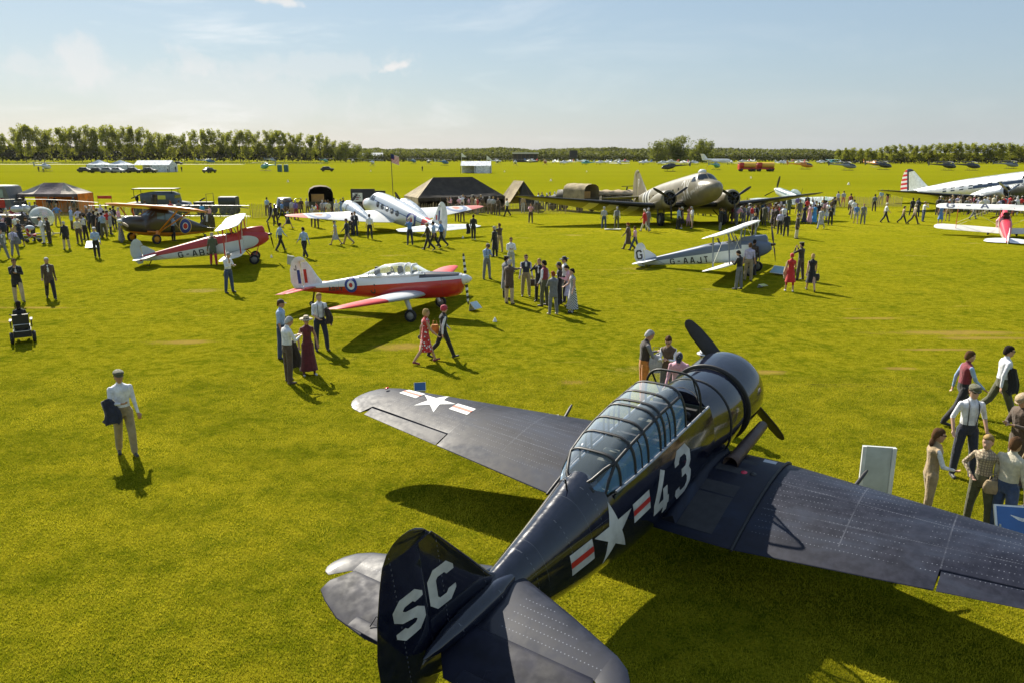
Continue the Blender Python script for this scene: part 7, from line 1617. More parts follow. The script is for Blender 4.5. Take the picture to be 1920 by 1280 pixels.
# ---------- vehicles of the encampment
def wheels4(r, xs, y, rad, w, m=None):
    for x in xs:
        for s in (-1, 1):
            q = MB(); q.lathe([(-w/2, rad*.5), (-w/2, rad*.93), (0, rad), (w/2, rad*.93), (w/2, rad*.5)], (x, s*y, rad), 'y', 16); o = q.build('wheel', mat('tyre_rubber', (.018,)*3, .85), r); q = MB(); q.lathe([(-w*.4, .02), (-w*.42, rad*.5), (w*.42, rad*.5), (w*.4, .02)], (x, s*y, rad), 'y', 12); q.build('rim', ARMY if m is None else m, o)
def covered_truck(label, u, v, rz, cc, L=5.4):
    """canvas covered lorry, local +X forward, tail towards -X"""
    r = put('covered_lorry', label, 'lorry', u, v, rz, 'canvas covered army lorries'); W = 1.15
    q = MB(); rings = []
    for i, x in enumerate([-2.7, -2.2, -1.7, -1.2, -.7, -.2, .3]): k = 1+.012*(i % 2); rings.append([(x, y*k, z*k) for y, z in ((-W, 1.1), (-W, 2.2), (-W*.86, 2.6), (-W*.5, 2.82), (0, 2.88), (W*.5, 2.82), (W*.86, 2.6), (W, 2.2), (W, 1.1))])
    q.loft(rings, 0, False, False); q.build('canvas_cover', cc, r)
    q = MB(); q.poly([(.28, y, z) for y, z in ((-W, 1.1), (-W, 2.2), (-W*.86, 2.6), (-W*.5, 2.82), (0, 2.88), (W*.5, 2.82), (W*.86, 2.6), (W, 2.2), (W, 1.1))]); q.build('front_curtain', DARKC, r)
    q = MB(); q.box((-1.2, 0, .95), (3.1, 2.3, .1)); q.box((-2.72, 0, 1.2), (.06, 2.3, .5)); q.box((0, 0, .72), (5.2, .8, .2)); q.build('chassis', ARMY, r)
    q = MB(); q.box((-2.0, .3, 1.75), (.5, 1.2, .75)); q.build('cargo_crates', mat('crate_wood', (.38, .22, .07), .8), r)
    q = MB(); q.loft([[(x, y, z) for y, z in ((-.95, .85), (-.98, 1.5), (-.85, zt), (.85, zt), (.98, 1.5), (.95, .85))] for x, zt in ((.4, 2.25), (1.35, 2.2), (1.6, 1.6), (2.7, 1.45))]); q.build('cab', ARMY, r)
    q = MB(); q.box((-.0+1.49, 0, 1.92), (.02, 1.5, .42)); q.build('windscreen', WIN, r)
    for s in (-1, 1): q = MB(); q.lathe([(2.7, .12), (2.78, .11), (2.79, .01)], (0, s*.6, 1.2), 'x', 10); q.build('headlight', WHITEM, r)
    wheels4(r, (-1.9, 2.0), .95, .45, .26)
covered_truck('brown canvas-covered lorry seen from the rear with crates inside, left of the silver nose', 603, 403, pi/2+.25, canvas('brown_canvas', (.10, .065, .035)))
covered_truck('tan canvas-covered lorry behind the striped wing of the olive transport', 1073, 396, pi/2+.75, TANC)
def flat_truck():
    r = put('flatbed_lorry', 'open army lorry with sandy tarpaulin and mounted gun behind the olive tail', 'lorry', 1152, 396, .08); q = MB(); q.box((0, 0, 1.0), (4.3, 2.0, .2)); q.box((0, 0, 1.45), (3.2, 2.0, .7)); q.build('cargo_bed', ARMY, r)
    q = MB()
    for i in range(9): q.box((-1.9+i*.47, -1.02, 1.35), (.06, .06, .9))
    q.tube([(-2.0, -1.05, 1.75), (2.0, -1.05, 1.75)], .03, 5); q.build('side_rails', POLE, r)
    q = MB(); q.loft([[(x, y, 1.8+zz+.08*sin(x*5+y*3)) for y, zz in ((-1.05, -.1), (-.8, .25), (0, .38), (.8, .25), (1.05, -.1))] for x in [-1.9+.38*i for i in range(11)]], 0, False, False); q.build('tarpaulin', canvas('sand_tarp', (.34, .26, .16)), r)
    q = MB(); q.tube([(1.2, 0, 2.0), (1.3, 0, 2.5)], .08, 6); q.tube([(.7, 0, 2.55), (2.4, 0, 2.62)], .04, 6); q.build('gun', BLACKM, r); wheels4(r, (-1.4, 1.5), .9, .45, .25)
flat_truck()
def raf_truck():
    BL = mat('air_force_blue', (.065, .080, .105), .55)
    r = put('armoured_lorry', 'blue-grey wartime lorry with flat roof plate and a gun behind the brown aircraft', 'lorry', 300, 403, .03)
    q = MB(); q.loft([[(x, y, z) for y, z in ((-1, .8), (-1, zt-.25), (-.85, zt), (.85, zt), (1, zt-.25), (1, .8))] for x, zt in ((-1.35, 2.1), (-.6, 2.25), (1.3, 2.25), (1.85, 2.05), (1.95, 1.4))]); q.build('body', BL, r)
    q = MB(); q.loft([[(x, y, z) for y, z in ((-.75, .7), (-.75, zt), (.75, zt), (.75, .7))] for x, zt in ((1.9, 1.35), (2.9, 1.2), (3.0, 1.0))]); q.build('bonnet', BL, r)
    q = MB(); q.box((-2.0, 0, 1.0), (1.5, 1.9, .45)); q.build('rear_bed', mat('dark_blue_grey', (.03, .035, .045), .6), r)
    q = MB(); q.box((-.1, 0, 2.55), (4.1, 1.8, .08))
    for x, y in ((-2.0, -.8), (-2, .8), (1.7, -.8), (1.7, .8)): q.tube([(x, y, 1.8), (x, y, 2.52)], .03, 5)
    q.build('roof_plate', BLACKM, r)
    q = MB(); q.box((.75, -1.01, 1.75), (.75, .02, .38)); q.build('side_window', mat('yellow_window', (.55, .52, .05), .5), r); q = MB(); q.box((1.9, 0, 1.75), (.03, 1.5, .4)); q.build('windscreen', WIN, r)  # side pane has a flat yellow colour
    q = MB(); q.box((.0, -1.02, 1.5), (.6, .02, 1.1)); q.build('door', WIN, r)
    q = MB(); q.tube([(-2.1, 0, 1.2), (-2.1, 0, 1.9)], .08, 6); q.tube([(-2.6, -.1, 1.6), (-1.5, .1, 2.1)], .06, 6); q.lathe([(-.1, .2), (0, .3), (.1, .2)], (-2.1, 0, 1.6), 'x', 10); q.build('gun', BLACKM, r)
    wheels4(r, (-2.0, -1.0, 2.2), .88, .42, .25)
raf_truck()
def trailer(label, u, v, L, kind):
    r = put('trailer', label, 'trailer', u, v, .05); q = MB(); q.box((0, 0, .75), (L, 1.5, .25)); q.tube([(L/2, 0, .7), (L/2+.9, 0, .6)], .05, 6); q.build('chassis', ARMY, r)
    if kind == 'box': q = MB(); q.loft([[(x, y, z) for y, z in ((-.7, .85), (-.72, 1.5), (-.5, 1.75), (.5, 1.75), (.72, 1.5), (.7, .85))] for x in (-L*.42, L*.42)]); q.build('generator_box', mat('dark_generator', (.035, .04, .042), .6), r)
    else:
        q = MB(); q.box((-.2, 0, 1.05), (L*.6, 1.0, .35)); q.tube([(.2, -.4, 1.2), (.2, -.4, 2.0), (.9, -.4, 2.1), (.95, -.4, 1.2)], .035, 5); q.tube([(-.6, 0, 1.3), (-.1, .1, 1.6)], .08, 6); q.build('gun_mount', BLACKM, r)
    wheels4(r, (-.4, .5), .8, .36, .2)
trailer('low gun trailer with a tubular frame between the blue-grey lorry and the generator', 388, 402, 2.9, 'gun'); trailer('dark boxy generator trailer behind the barrier', 431, 402, 2.0, 'box')
def old_car():
    BK = mat('black_car_paint', (.012, .012, .014), .15, coat=.7); r = put('vintage_car', 'black vintage car with open door and pale roof beside the paling fence', 'car', 534, 402, pi/2+.35)
    q = MB(); q.loft([[(x, y*w, z) for y, z in ((-1, .35), (-1, .95), (-.8, zt), (.8, zt), (1, .95), (1, .35))] for x, w, zt in ((-2.1, .55, .9), (-1.8, .75, 1.25), (-1.3, .8, 1.62), (.1, .8, 1.66), (.55, .74, 1.1), (1.9, .5, 1.0), (2.05, .4, .8))]); q.build('body', BK, r)
    q = MB(); q.ell((-.6, 0, 1.63), (.85, .62, .07)); q.build('roof', mat('cream_roof', (.5, .47, .42), .5), r); q = MB(); q.box((-1.72, 0, 1.3), (.04, .9, .3)); q.build('rear_window', WIN, r)
    for s in (-1, 1):
        q = MB(); q.tube([(1.2, s*.8, .5), (1.5, s*.82, .85), (1.9, s*.8, .6)], [(.15, .1)]*3, 8); q.tube([(-1.7, s*.78, .5), (-1.35, s*.82, .85), (-.9, s*.8, .45)], [(.15, .1)]*3, 8); q.build('fender', BK, r)
        q = MB(); q.lathe([(1.9, .02), (2.0, .13), (2.1, .12), (2.11, .01)], (0, s*.48, .95), 'x', 12); q.build('headlight', SILVER, r)
    q = MB(); q.slab([(.3, -.85, .45), (-.1, -1.7, .45), (-.1, -1.7, 1.15), (.3, -.85, 1.15)], (.03, 0, 0)); q.tube([(.3, -.85, 1.15), (.28, -.9, 1.5), (-.08, -1.68, 1.5), (-.1, -1.7, 1.15)], .025, 5); q.build('door', BK, r)
    wheels4(r, (-1.35, 1.55), .72, .36, .16, SILVER)
old_car()
def display_boards():
    for lab, u, v, w, h, x in (('taller black display board behind the silver nose', 682, 402, 2.4, 2.45, 0), ('wider dark grey display board overlapping the taller one behind the silver nose', 700, 400, 2.6, 2.2, 0)):
        r = put('display_board', lab, 'board', u, v, .05); q = MB(); q.box((0, 0, h/2+.05), (w, .12, h)); q.build('panel', mat('board_black', (.025, .025, .028), .7), r)
        for s in (-1, 1): q = MB(); q.box((s*w*.4, 0, .1), (.08, .6, .12)); q.build('foot', DGREY, r)
    r = put('notice_sign', 'white notice sign with rows of dark lettering beside the silver nose', 'sign', 672, 404, .05); z0 = 1.35; q = MB(); q.box((0, 0, 1.75), (.95, .05, .82)); q.build('panel', WHITEM, r)
    q = MB(); q.tube([(0, .05, 0), (0, .05, 1.5)], .03, 6); q.build('post', DGREY, r)
    for k, (col, ws_) in enumerate(((DGREY, (.34,)), (DGREY, (.16, .2, .14)), (mat('notice_maroon', (.22, .06, .08), .6), (.12, .34, .10)), (mat('notice_maroon', (.22, .06, .08), .6), (.12, .30)))):
        x = -.38+.1*(k == 0); z = 2.06-k*.17; q = MB()
        for w in ws_: q.poly([(x, -.03, z-.055), (x+w, -.03, z-.055), (x+w, -.03, z+.05), (x, -.03, z+.05)]); x += w+.06
        q.build('faded_print', col, r)
display_boards()
# picket and barrier fences: each run is one fence, its posts are parts
def fence_run(label, pts, kind, H=1.15):
    P_ = [gp(u, v) for u, v in pts]; o = P_[0]; r = thing('paling_fence' if kind == 'paling' else 'metal_barrier', label, 'fence', (o.x, o.y, 0)); q = MB(); rr = random.Random(len(label)); po = []
    for a, b in zip(P_, P_[1:]):
        L = (b-a).length; n = max(2, int(L/(.14 if kind == 'paling' else .12))); d = (b-a)/n; dn = d.normalized()
        for i in range(n):
            p = a+d*i-o; h = H*rr.uniform(.88, 1.06) if kind == 'paling' else H; t = Vector((rr.uniform(-.05, .05), rr.uniform(-.05, .05), h)) if kind == 'paling' else Vector((0, 0, h)); w = .022 if kind == 'paling' else .008
            q.loft([[p+dn*w+Vector((0, -.01, .02)), p-dn*w+Vector((0, -.01, .02)), p-dn*w+Vector((0, .01, .02)), p+dn*w+Vector((0, .01, .02))], [p+t+dn*w*.8+Vector((0, -.01, 0)), p+t-dn*w*.8+Vector((0, -.01, 0)), p+t-dn*w*.8+Vector((0, .01, 0)), p+t+dn*w*.8+Vector((0, .01, 0))]], 0, True, smooth=False)
        for z in ((.3, .8) if kind == 'paling' else (.15, H)): q.tube([a-o+Vector((0, 0, z)), b-o+Vector((0, 0, z))], .008 if kind == 'paling' else .02, 4)
        m = max(1, int(L/2.4)); po += [a+(b-a)*i/m-o for i in range(m+1)]
    q.build('pickets' if kind == 'paling' else 'bars', WOODF if kind == 'paling' else mat('barrier_steel', (.42, .43, .44), .45, .5), r)
    for p in po[:100]: m = MB(); m.tube([p, p+Vector((0, 0, H+.1))], .035 if kind == 'paling' else .025, 5); m.build('post', WOODF if kind == 'paling' else DGREY, r)
fence_run('pale wooden paling fence in front of the orange tent', [(84, 407), (130, 408), (168, 403)], 'paling', 1.45)
fence_run('metal crowd barriers from the orange tent to the generator', [(168, 409), (300, 408), (470, 409)], 'barrier')
fence_run('dark paling fence between the generator and the black car', [(474, 410), (506, 408)], 'paling', 1.3)
fence_run('wire paling fence behind the silver twin and the marquee', [(560, 405), (660, 404), (720, 404), (860, 404), (935, 403)], 'paling')
fence_run('paling fence from the ridge tent to behind the striped wing', [(935, 403), (1010, 402), (1110, 400), (1195, 397)], 'paling')
fence_run('paling fence across the right background beyond the fighter', [(1200, 397), (1400, 393), (1600, 389), (1690, 388)], 'paling')
fence_run('short paling fence at the left edge behind the bubble helicopter', [(-20, 418), (30, 417), (84, 414)], 'paling')
def left_van():
    r = put('display_trailer', 'grey exhibition trailer with a large window and red panel cut by the left edge', 'trailer', 8, 402, -.1); q = MB(); q.loft([[(x, y, z) for x, z in ((-3, .5), (-3, 2.75), (1.35, 2.75), (1.95, .5))] for y in (-1.1, 1.1)], smooth=False); q.build('body', mat('trailer_grey', (.12, .125, .13), .5), r)
    q = MB(); q.box((-.7, -1.12, 2.1), (3.6, .03, .8)); q.build('window', mat('pale_window', (.22, .30, .34), .1, 0, .6), r); q = MB(); q.box((-.7, -1.13, 1.15), (3.7, .03, .9)); q.build('red_panel', REDM, r); q = MB(); q.box((-.9, 0, 2.8), (4.2, 2.1, .1)); q.build('roof', WHITEM, r)
    for k, tx in enumerate(('RED CROSS',)):
        pass
    wheels4(r, (-1.6, .4), 1.0, .4, .2)
left_van()
r = put('banner', 'small red banner beyond the orange wing tip', 'banner', 200, 404); q = MB(); q.box((0, 0, 1.75), (1.4, .03, .28)); q.build('cloth', REDM, r)
for s in (-1, 1): q = MB(); q.tube([(s*.68, 0, 0), (s*.68, 0, 1.95)], .02, 5); q.build('post', POLE, r)
# ---------- signs and small things on the grass
BLUS = mat('sign_blue', (.02, .10, .32), .35, coat=.4); GRS = mat('sign_grey', (.42, .44, .45), .5)
def easel(label, u, v, w, h, rz, face, tilt=.5, z0=.1):
    r = put('information_board', label, 'sign', u, v, rz); q = MB(); d = h*cos(tilt); a = h*sin(tilt)
    q.slab([(-w/2, 0, z0), (w/2, 0, z0), (w/2, d, z0+a), (-w/2, d, z0+a)], (0, -.015, .02)); q.build('frame', mat('white_board_frame', (.68, .70, .72), .4), r)
    q = MB(); k = .93; e = .03; q.add([(-w/2*k, d*.05-.0155, z0+a*.05+.0232), (w/2*k, d*.05-.0155, z0+a*.05+.0232), (w/2*k, d*.95-.0155, z0+a*.95+.0232), (-w/2*k, d*.95-.0155, z0+a*.95+.0232)], [(0, 1, 2, 3)], 0, False); q.build('face', face, r)
    q = MB(); q.slab([(-w/2*.9, d, z0+a-.02), (w/2*.9, d, z0+a-.02), (w/2*.9, d+.05, 0), (-w/2*.9, d+.05, 0)], (0, .015, 0)); q.build('rear_support', GRS, r); return r
easel('pale blue tilted information board on the lawn before the red trainer propeller', 897, 584, .42, .36, .9, mat('pale_board_face', (.40, .55, .62), .4), .7)
easel('tilted information board with blue side by the blue-grey biplane propeller', 1455, 517, .75, .5, -.9, mat('teal_board_face', (.25, .42, .50), .4), .7)
easel('light blue board lying by the man in the light blue shirt', 172, 468, .75, .8, .3, mat('sky_board_face', (.25, .48, .66), .4), .45)
easel('grey tilted information board behind the white tail fin', 560, 495, .8, .6, 2.3, GRS, .7)
easel('small white card on the grass under the blue-grey biplane', 1434, 541, .35, .25, .5, mat('lime_card', (.4, .45, .1), .5), .2)
p9 = gp(1897, 1046); r = thing('display_board', 'blue display board with white winged emblem at the lower right edge', 'board', (p9.x+.12, p9.y, 0), -.18); TL = lambda p: Vector((p.x, p.y*.8+p.z*.45, .24+p.z*.8-p.y*.45))
q = MB(TL); q.box((0, 0, .30), (.72, .04, .66)); q.build('frame', mat('white_board_frame', (.68, .70, .72), .4), r)
q = MB(TL); q.add([(-.33, -.024, .0), (.33, -.024, .0), (.33, -.024, .60), (-.33, -.024, .60)], [(0, 1, 2, 3)]); q.build('face', BLUS, r); ql = r
q = MB(TL)
for s in (-1, 1):
    for i in range(4): q.poly([(.06+s*.02, -.027, .42-i*.015), (.06+s*(.2-.025*i), -.027, .47-i*.02), (.06+s*(.19-.03*i), -.027, .45-i*.02), (.06+s*.02, -.027, .41-i*.015)])
q.poly([(.06+.03*cos(a), -.028, .40+.035*sin(a)) for a in [pi*k/6 for k in range(12)]]); q.build('wing_emblem', WHITEM, r)
for s in (-1, 1): q = MB(); q.tube([(s*.3, .05, 0), (s*.3, .1, .5)], .018, 5); q.build('leg', GRS, r)
r = put('exhibition_board', 'tall white framed panel standing beyond the navy wing', 'board', 1633, 968, -.20); q = MB(); q.box((0, 0, .64), (.52, .05, 1.28)); q.build('panel', mat('panel_grey_white', (.50, .53, .52), .4), r)
for s in (-1, 1): q = MB(); q.box((s*.235, -.035, .64), (.06, .03, 1.28)); q.build('side_rail', WHITEM, r)
for s in (-1, 1): q = MB(); q.box((s*.22, 0, .03), (.05, .4, .05)); q.build('foot', GRS, r)
easel('blue board edge showing behind the port wing tip of the navy aircraft', 788, 740, .30, .22, .2, BLUS, 1.25)
r = put('information_board', 'small white bracket showing above the port leading edge of the navy aircraft', 'sign', 1043, 806); q = MB(); q.box((0, 0, .18), (.14, .1, .36), 0, 0, .7); q.build('post', WHITEM, r)
def marker(label, u, v, k=.22):
    r = put('grass_marker', label, 'marker', u, v, 0, 'small white markers on the grass'); q = MB(); q.lathe([(0, k*.6), (.02, k*.6), (k*1.2, k*.15), (k*1.25, .01)], (0, 0, 0), 'z', 10); tag(q.build('cone', WHITEM, r))
for u, v, lab in ((928, 603, 'small white marker on the lawn below the centre group'), (509, 483, 'small white marker left of the white tail fin'), (868, 447, 'small white marker beyond the silver tailplane'), (1478, 514, 'small white marker by the blue-grey propeller'), (540, 342, 'white marker on the far field, leftmost'), (1033, 340, 'white marker on the far field right of the ridge tent'), (1408, 335, 'white marker on the far field right of the olive nose'), (1591, 347, 'white marker on the far field left of the striped rudder'), (695, 322, 'pale marker on the far field left of the flag'), (946, 323, 'pale marker on the far field right of the lone white marquee'), (1100, 323, 'pale marker on the far field left of the olive tail')): marker(lab, u, v, .13 if v > 400 else .4)
r = put('placard', 'white long placard on the grass under the striped wing', 'sign', 1149, 432); q = MB(); q.box((0, 0, .08), (1.3, .3, .06)); q.build('panel', WHITEM, r)
# mobility chair, pushchair, carried things
def wheelchair():
    p = gp(45, 641); r = thing('wheelchair', 'black powered wheelchair with white-edged backrest seen from behind at the left edge', 'wheelchair', (p.x, p.y, 0), .55); BK = mat('chair_black', (.015, .015, .016), .5)
    q = MB(); q.box((0, .1, .30), (.50, .60, .22)); q.build('power_base', BK, r); q = MB(); q.box((0, .12, .50), (.48, .48, .08)); q.build('seat', BK, r); q = MB(); q.box((0, -.16, .72), (.46, .08, .44)); q.build('backrest', BK, r)
    q = MB(); q.tube([(-.2, -.215, .40), (-.22, -.215, .62), (.22, -.215, .62), (.2, -.215, .40), (-.2, -.215, .40)], .012, 5); q.build('piping', WHITEM, r)
    for s in (-1, 1):
        for y, rad in ((-.12, .19), (.42, .13)):
            q = MB(); q.lathe([(-.05, .05), (-.05, rad*.92), (0, rad), (.05, rad*.92), (.05, .05)], (s*.31, y, rad), 'y', 16) if False else q.lathe([(-.05, .05), (-.05, rad*.92), (0, rad), (.05, rad*.92), (.05, .05)], (0, 0, 0), 'x', 16)
            q.v = [Vector((p_.x+s*.31, p_.y+y, p_.z+rad)) for p_ in q.v]; q.build('wheel', mat('tyre_rubber', (.018,)*3, .85), r)
        q = MB(); q.box((s*.29, .12, .72), (.07, .40, .04)); q.tube([(s*.29, -.1, .5), (s*.29, -.1, .72)], .02, 5); q.build('armrest', BK, r)
        q = MB(); q.tube([(s*.24, -.18, .95), (s*.27, -.32, 1.0)], .018, 6); q.build('push_handle', BK, r)
    person(45, 641, 'sit', -31.5, 'long', 'black', 'black', 'longdark', 'long-haired person in black sitting in the powered wheelchair seen from behind', fem=True, h=1.6, at=(p.x-.07, p.y+.10, .14))
wheelchair()
def pushchair():
    r = put('pushchair', 'red and grey pushchair beside the bubble helicopter', 'pushchair', 62, 455, -.9); q = MB(); q.box((0, 0, .5), (.42, .45, .14), 0, 0, 1.1); q.box((0, -.25, .75), (.42, .1, .5)); q.build('seat', mat('pram_red', (.35, .02, .04), .7), r)
    q = MB(); q.ell((0, -.08, 1.0), (.25, .30, .18)); q.build('hood', mat('pram_grey', (.40, .45, .52), .7), r)
    q = MB()
    for s in (-1, 1): q.tube([(s*.24, .4, .14), (s*.24, -.1, .55), (s*.24, -.55, 1.05)], .018, 6); q.tube([(s*.24, -.35, .14), (s*.24, .05, .6)], .018, 6)
    q.tube([(-.24, -.55, 1.05), (.24, -.55, 1.05)], .018, 6); q.build('frame', mat('pram_frame', (.5, .5, .52), .3, .6), r)
    for s in (-1, 1):
        for y in (-.35, .4):
            q = MB(); q.lathe([(-.025, .03), (-.025, .13), (.025, .13), (.025, .03)], (0, 0, 0), 'x', 12); q.v = [Vector((p_.x+s*.28, p_.y+y, p_.z+.14)) for p_ in q.v]; q.build('wheel', BLACKM, r)
pushchair()
def soft(name, label, cat, u, v, c, r3, mname, rz=0., dxy=(0, 0)):
    """a draped coat or a bag: lumpy closed shape"""
    p = gp(u, v); q = MB(); R_ = []
    for i in range(7):
        t = i/6; k = (.55+.45*sin(pi*min(1, t*1.1)))*(1 if t < .9 else .6)
        if name in ('folded_jacket', 'folded_coat'):
            k = 1-.35*t; n_ = 20; R_.append([(r3[0]*k*cos(2*pi*j/n_)*(1+.10*sin(j*1.9+i*.4))+.04*sin(t*5), r3[1]*k*sin(2*pi*j/n_)*(1+.35*sin(j*2.5+i*.3)), (-r3[2]+2*r3[2]*t)*(1-(.16 if i == 0 else 0)*sin(j*1.3))-(.05*abs(cos(2*pi*j/n_)) if i == 6 else 0)) for j in range(n_)])
        else: R_.append([(r3[0]*(.75+.25*sin(pi*t))*abs(cos(2*pi*j/12))**.6*(1 if cos(2*pi*j/12) > 0 else -1), r3[1]*(.6+.4*sin(pi*t))*sin(2*pi*j/12), -r3[2]+2*r3[2]*t) for j in range(12)])
    q.loft(R_)
    if name in ('handbag', 'holdall_bag', 'carrier_bag', 'satchel'): q.tube([(-r3[0]*.5, 0, r3[2]), (-r3[0]*.4, 0, r3[2]*1.9), (r3[0]*.4, 0, r3[2]*1.9), (r3[0]*.5, 0, r3[2])], .008, 5)
    o = q.build(name, cloth('carried_'+mname, CL[mname])); o.location = (p.x+dxy[0], p.y+dxy[1], c); o.rotation_euler = (0, 0, rz); tag(o, label, cat)
soft('folded_jacket', 'dark jacket draped over the arm of the man in the olive cap', 'jacket', 240, 852, 1.05, (.17, .09, .25), 'navy', .2, (-.09, -.27))
soft('folded_coat', 'dark coat over the arm of the black-tied man at the right edge', 'coat', 1868, 787, 1.02, (.14, .10, .30), 'black', 0, (.12, -.16))
soft('holdall_bag', 'dark leather holdall in the hand of the man in navy waistcoat', 'bag', 998, 552, .52, (.24, .12, .15), 'dkbrown')
soft('satchel', 'tan canvas satchel at the hip of the blonde woman in checked shirt', 'bag', 1828, 995, .88, (.17, .06, .11), 'tan', -.2, (.06, -.21))
soft('handbag', 'tan handbag between the two women walking past the red trainer', 'bag', 817, 668, .85, (.13, .08, .14), 'orange')
soft('handbag', 'black clutch bag carried by the woman in floral dress', 'bag', 792, 676, .72, (.12, .05, .06), 'black')
soft('carrier_bag', 'pale printed carrier bag hanging from the hand of the man in orange trousers', 'bag', 1226, 756, 1.02, (.17, .06, .22), 'ltgrey')
soft('folded_jacket', 'dark maroon jacket over the arm of the man in white t-shirt', 'jacket', 603, 657, 1.15, (.12, .10, .25), 'dkbrown', 0, (.30, -.12))
soft('folded_coat', 'long dark coat hanging in front of the balding man in white shirt', 'coat', 556, 712, .75, (.14, .08, .36), 'dkbrown')
soft('handbag', 'pale handbag beside the woman in red dress', 'bag', 1472, 545, .8, (.14, .1, .26), 'beige')
soft('handbag', 'dark handbag carried by the blonde woman in black dress', 'bag', 1529, 546, .62, (.13, .08, .16), 'dkbrown')
soft('folded_jacket', 'grey jacket over the arm of the man with the diagonal strap', 'jacket', 37, 482, 1.0, (.2, .1, .22), 'grey')
soft('folded_coat', 'dark coat held by the person in black behind the silver tailplane', 'coat', 878, 450, .8, (.16, .1, .36), 'black', .4)
soft('rucksack', 'large dark rucksack at the left edge of the photo', 'bag', 9, 460, 1.2, (.28, .2, .32), 'navy')
def neckerchief():
    pass

# ---------- bubble-nosed helicopter at the left edge
def bell():
    r = put('bubble_helicopter', 'small bubble-canopied helicopter with lattice tail and pale rotor at the left edge', 'helicopter', 74, 442, .12)
    T = None; STL = mat('heli_steel', (.45, .46, .46), .4, .5); G = glass('bubble_glass', (.75, .85, .88), .30, .02)
    q = MB(); R_ = []
    for i in range(13):
        a = pi*i/12; R_.append([(.35+.85*-cos(a)*1.0, .74*max(.03, sin(a))*cos(2*pi*k/20), 1.35+.78*max(.03, sin(a))*sin(2*pi*k/20)) for k in range(20)])
    q.loft(R_); q.build('canopy_bubble', G, r)
    q = MB(); q.box((-.3, 0, 1.0), (.7, 1.1, .7)); q.box((.2, 0, .75), (1.3, 1.0, .12)); q.box((-.1, 0, 1.15), (.3, 1.0, .2)); q.build('cabin_floor', mat('heli_dark', (.04, .045, .05), .5), r)
    q = MB(); q.box((-1.0, 0, 1.1), (.7, .7, .8)); q.tube([(-1.0, 0, 1.4), (-1.0, 0, 2.62)], .07, 8); q.build('engine', DGREY, r)
    for s in (-1, 1): q = MB(); q.ell((-1.05, s*.55, 2.0), (.45, .28, .26)); q.build('fuel_tank', mat('heli_tank', (.5, .52, .54), .35, .3), r)
    q = MB()
    for y, z in ((-.35, 1.5), (.35, 1.5), (0, .95)): q.tube([(-1.2, y, z), (-7.8, y*.15, 1.75+(z-1.5)*.1)], .03, 5)
    for i in range(13):
        t = i/13; x = -1.2-6.6*t; k = 1-t*.85; k2 = 1-(t+1/13)*.85; x2 = x-6.6/13; zz = lambda z, kk, tt: z+(1.75-z)*tt*.95
        q.tube([(x, -.35*k, zz(1.5, k, t)), (x2, .35*k2, zz(1.5, k2, t))], .016, 4); q.tube([(x, -.35*k, zz(1.5, k, t)), (x2, 0, zz(.95, k2, t))], .016, 4); q.tube([(x, .35*k, zz(1.5, k, t)), (x2, 0, zz(.95, k2, t))], .016, 4)
    q.build('tail_boom', STL, r)
    q = MB(); q.tube([(-7.85, .1, 1.0), (-7.85, .1, 2.5)], [(.07, .02)]*2, 6); q.build('tail_rotor', WHITEM, r)
    q = MB(); q.tube([(-5.2, -.75, 1.75), (-5.2, .75, 1.75)], [(.2, .02)]*2, 6); q.build('stabiliser', WHITEM, r)
    RB = mat('rotor_blade_cream', (.66, .60, .46), .5)
    for a in (.02, pi+.02, -1.25): 
        q = MB(); L = 5.4 if a > -1 else 2.4; z1 = 2.62-.10
        d = Vector((cos(a), sin(a), 0)); n = Vector((-sin(a), cos(a), 0)); q.loft([[Vector((-1, 0, 2.68))+d*t+n*x+Vector((0, 0, -t*t*.010+zz)) for x, zz in ((-.14, 0), (0, .02), (.14, 0), (0, -.02))] for t in (.35, L*.35, L*.7, L)], 0, True); q.build('rotor_blade', RB, r) if a > -1 else None
    q = MB(); q.tube([(-1.0-.75*sin(.0), -.75, 2.5), (-1, .75, 2.5)], .02, 5); q.ell((-1, -.8, 2.5), (.06, .1, .06)); q.ell((-1, .8, 2.5), (.06, .1, .06)); q.ell((-1, 0, 2.68), (.16, .16, .08)); q.build('rotor_hub', BLACKM, r)
    for s in (-1, 1):
        q = MB(); q.tube([(-1.7, s*.95, .06), (1.2, s*.95, .06), (1.5, s*.95, .2)], .035, 6); q.build('skid', STL, r)
    q = MB()
    for x in (-1.0, .6): q.tube([(x, -.95, .08), (x, -.4, .62), (x, .4, .62), (x, .95, .08)], .03, 6)
    q.build('skid_struts', STL, r)
bell()

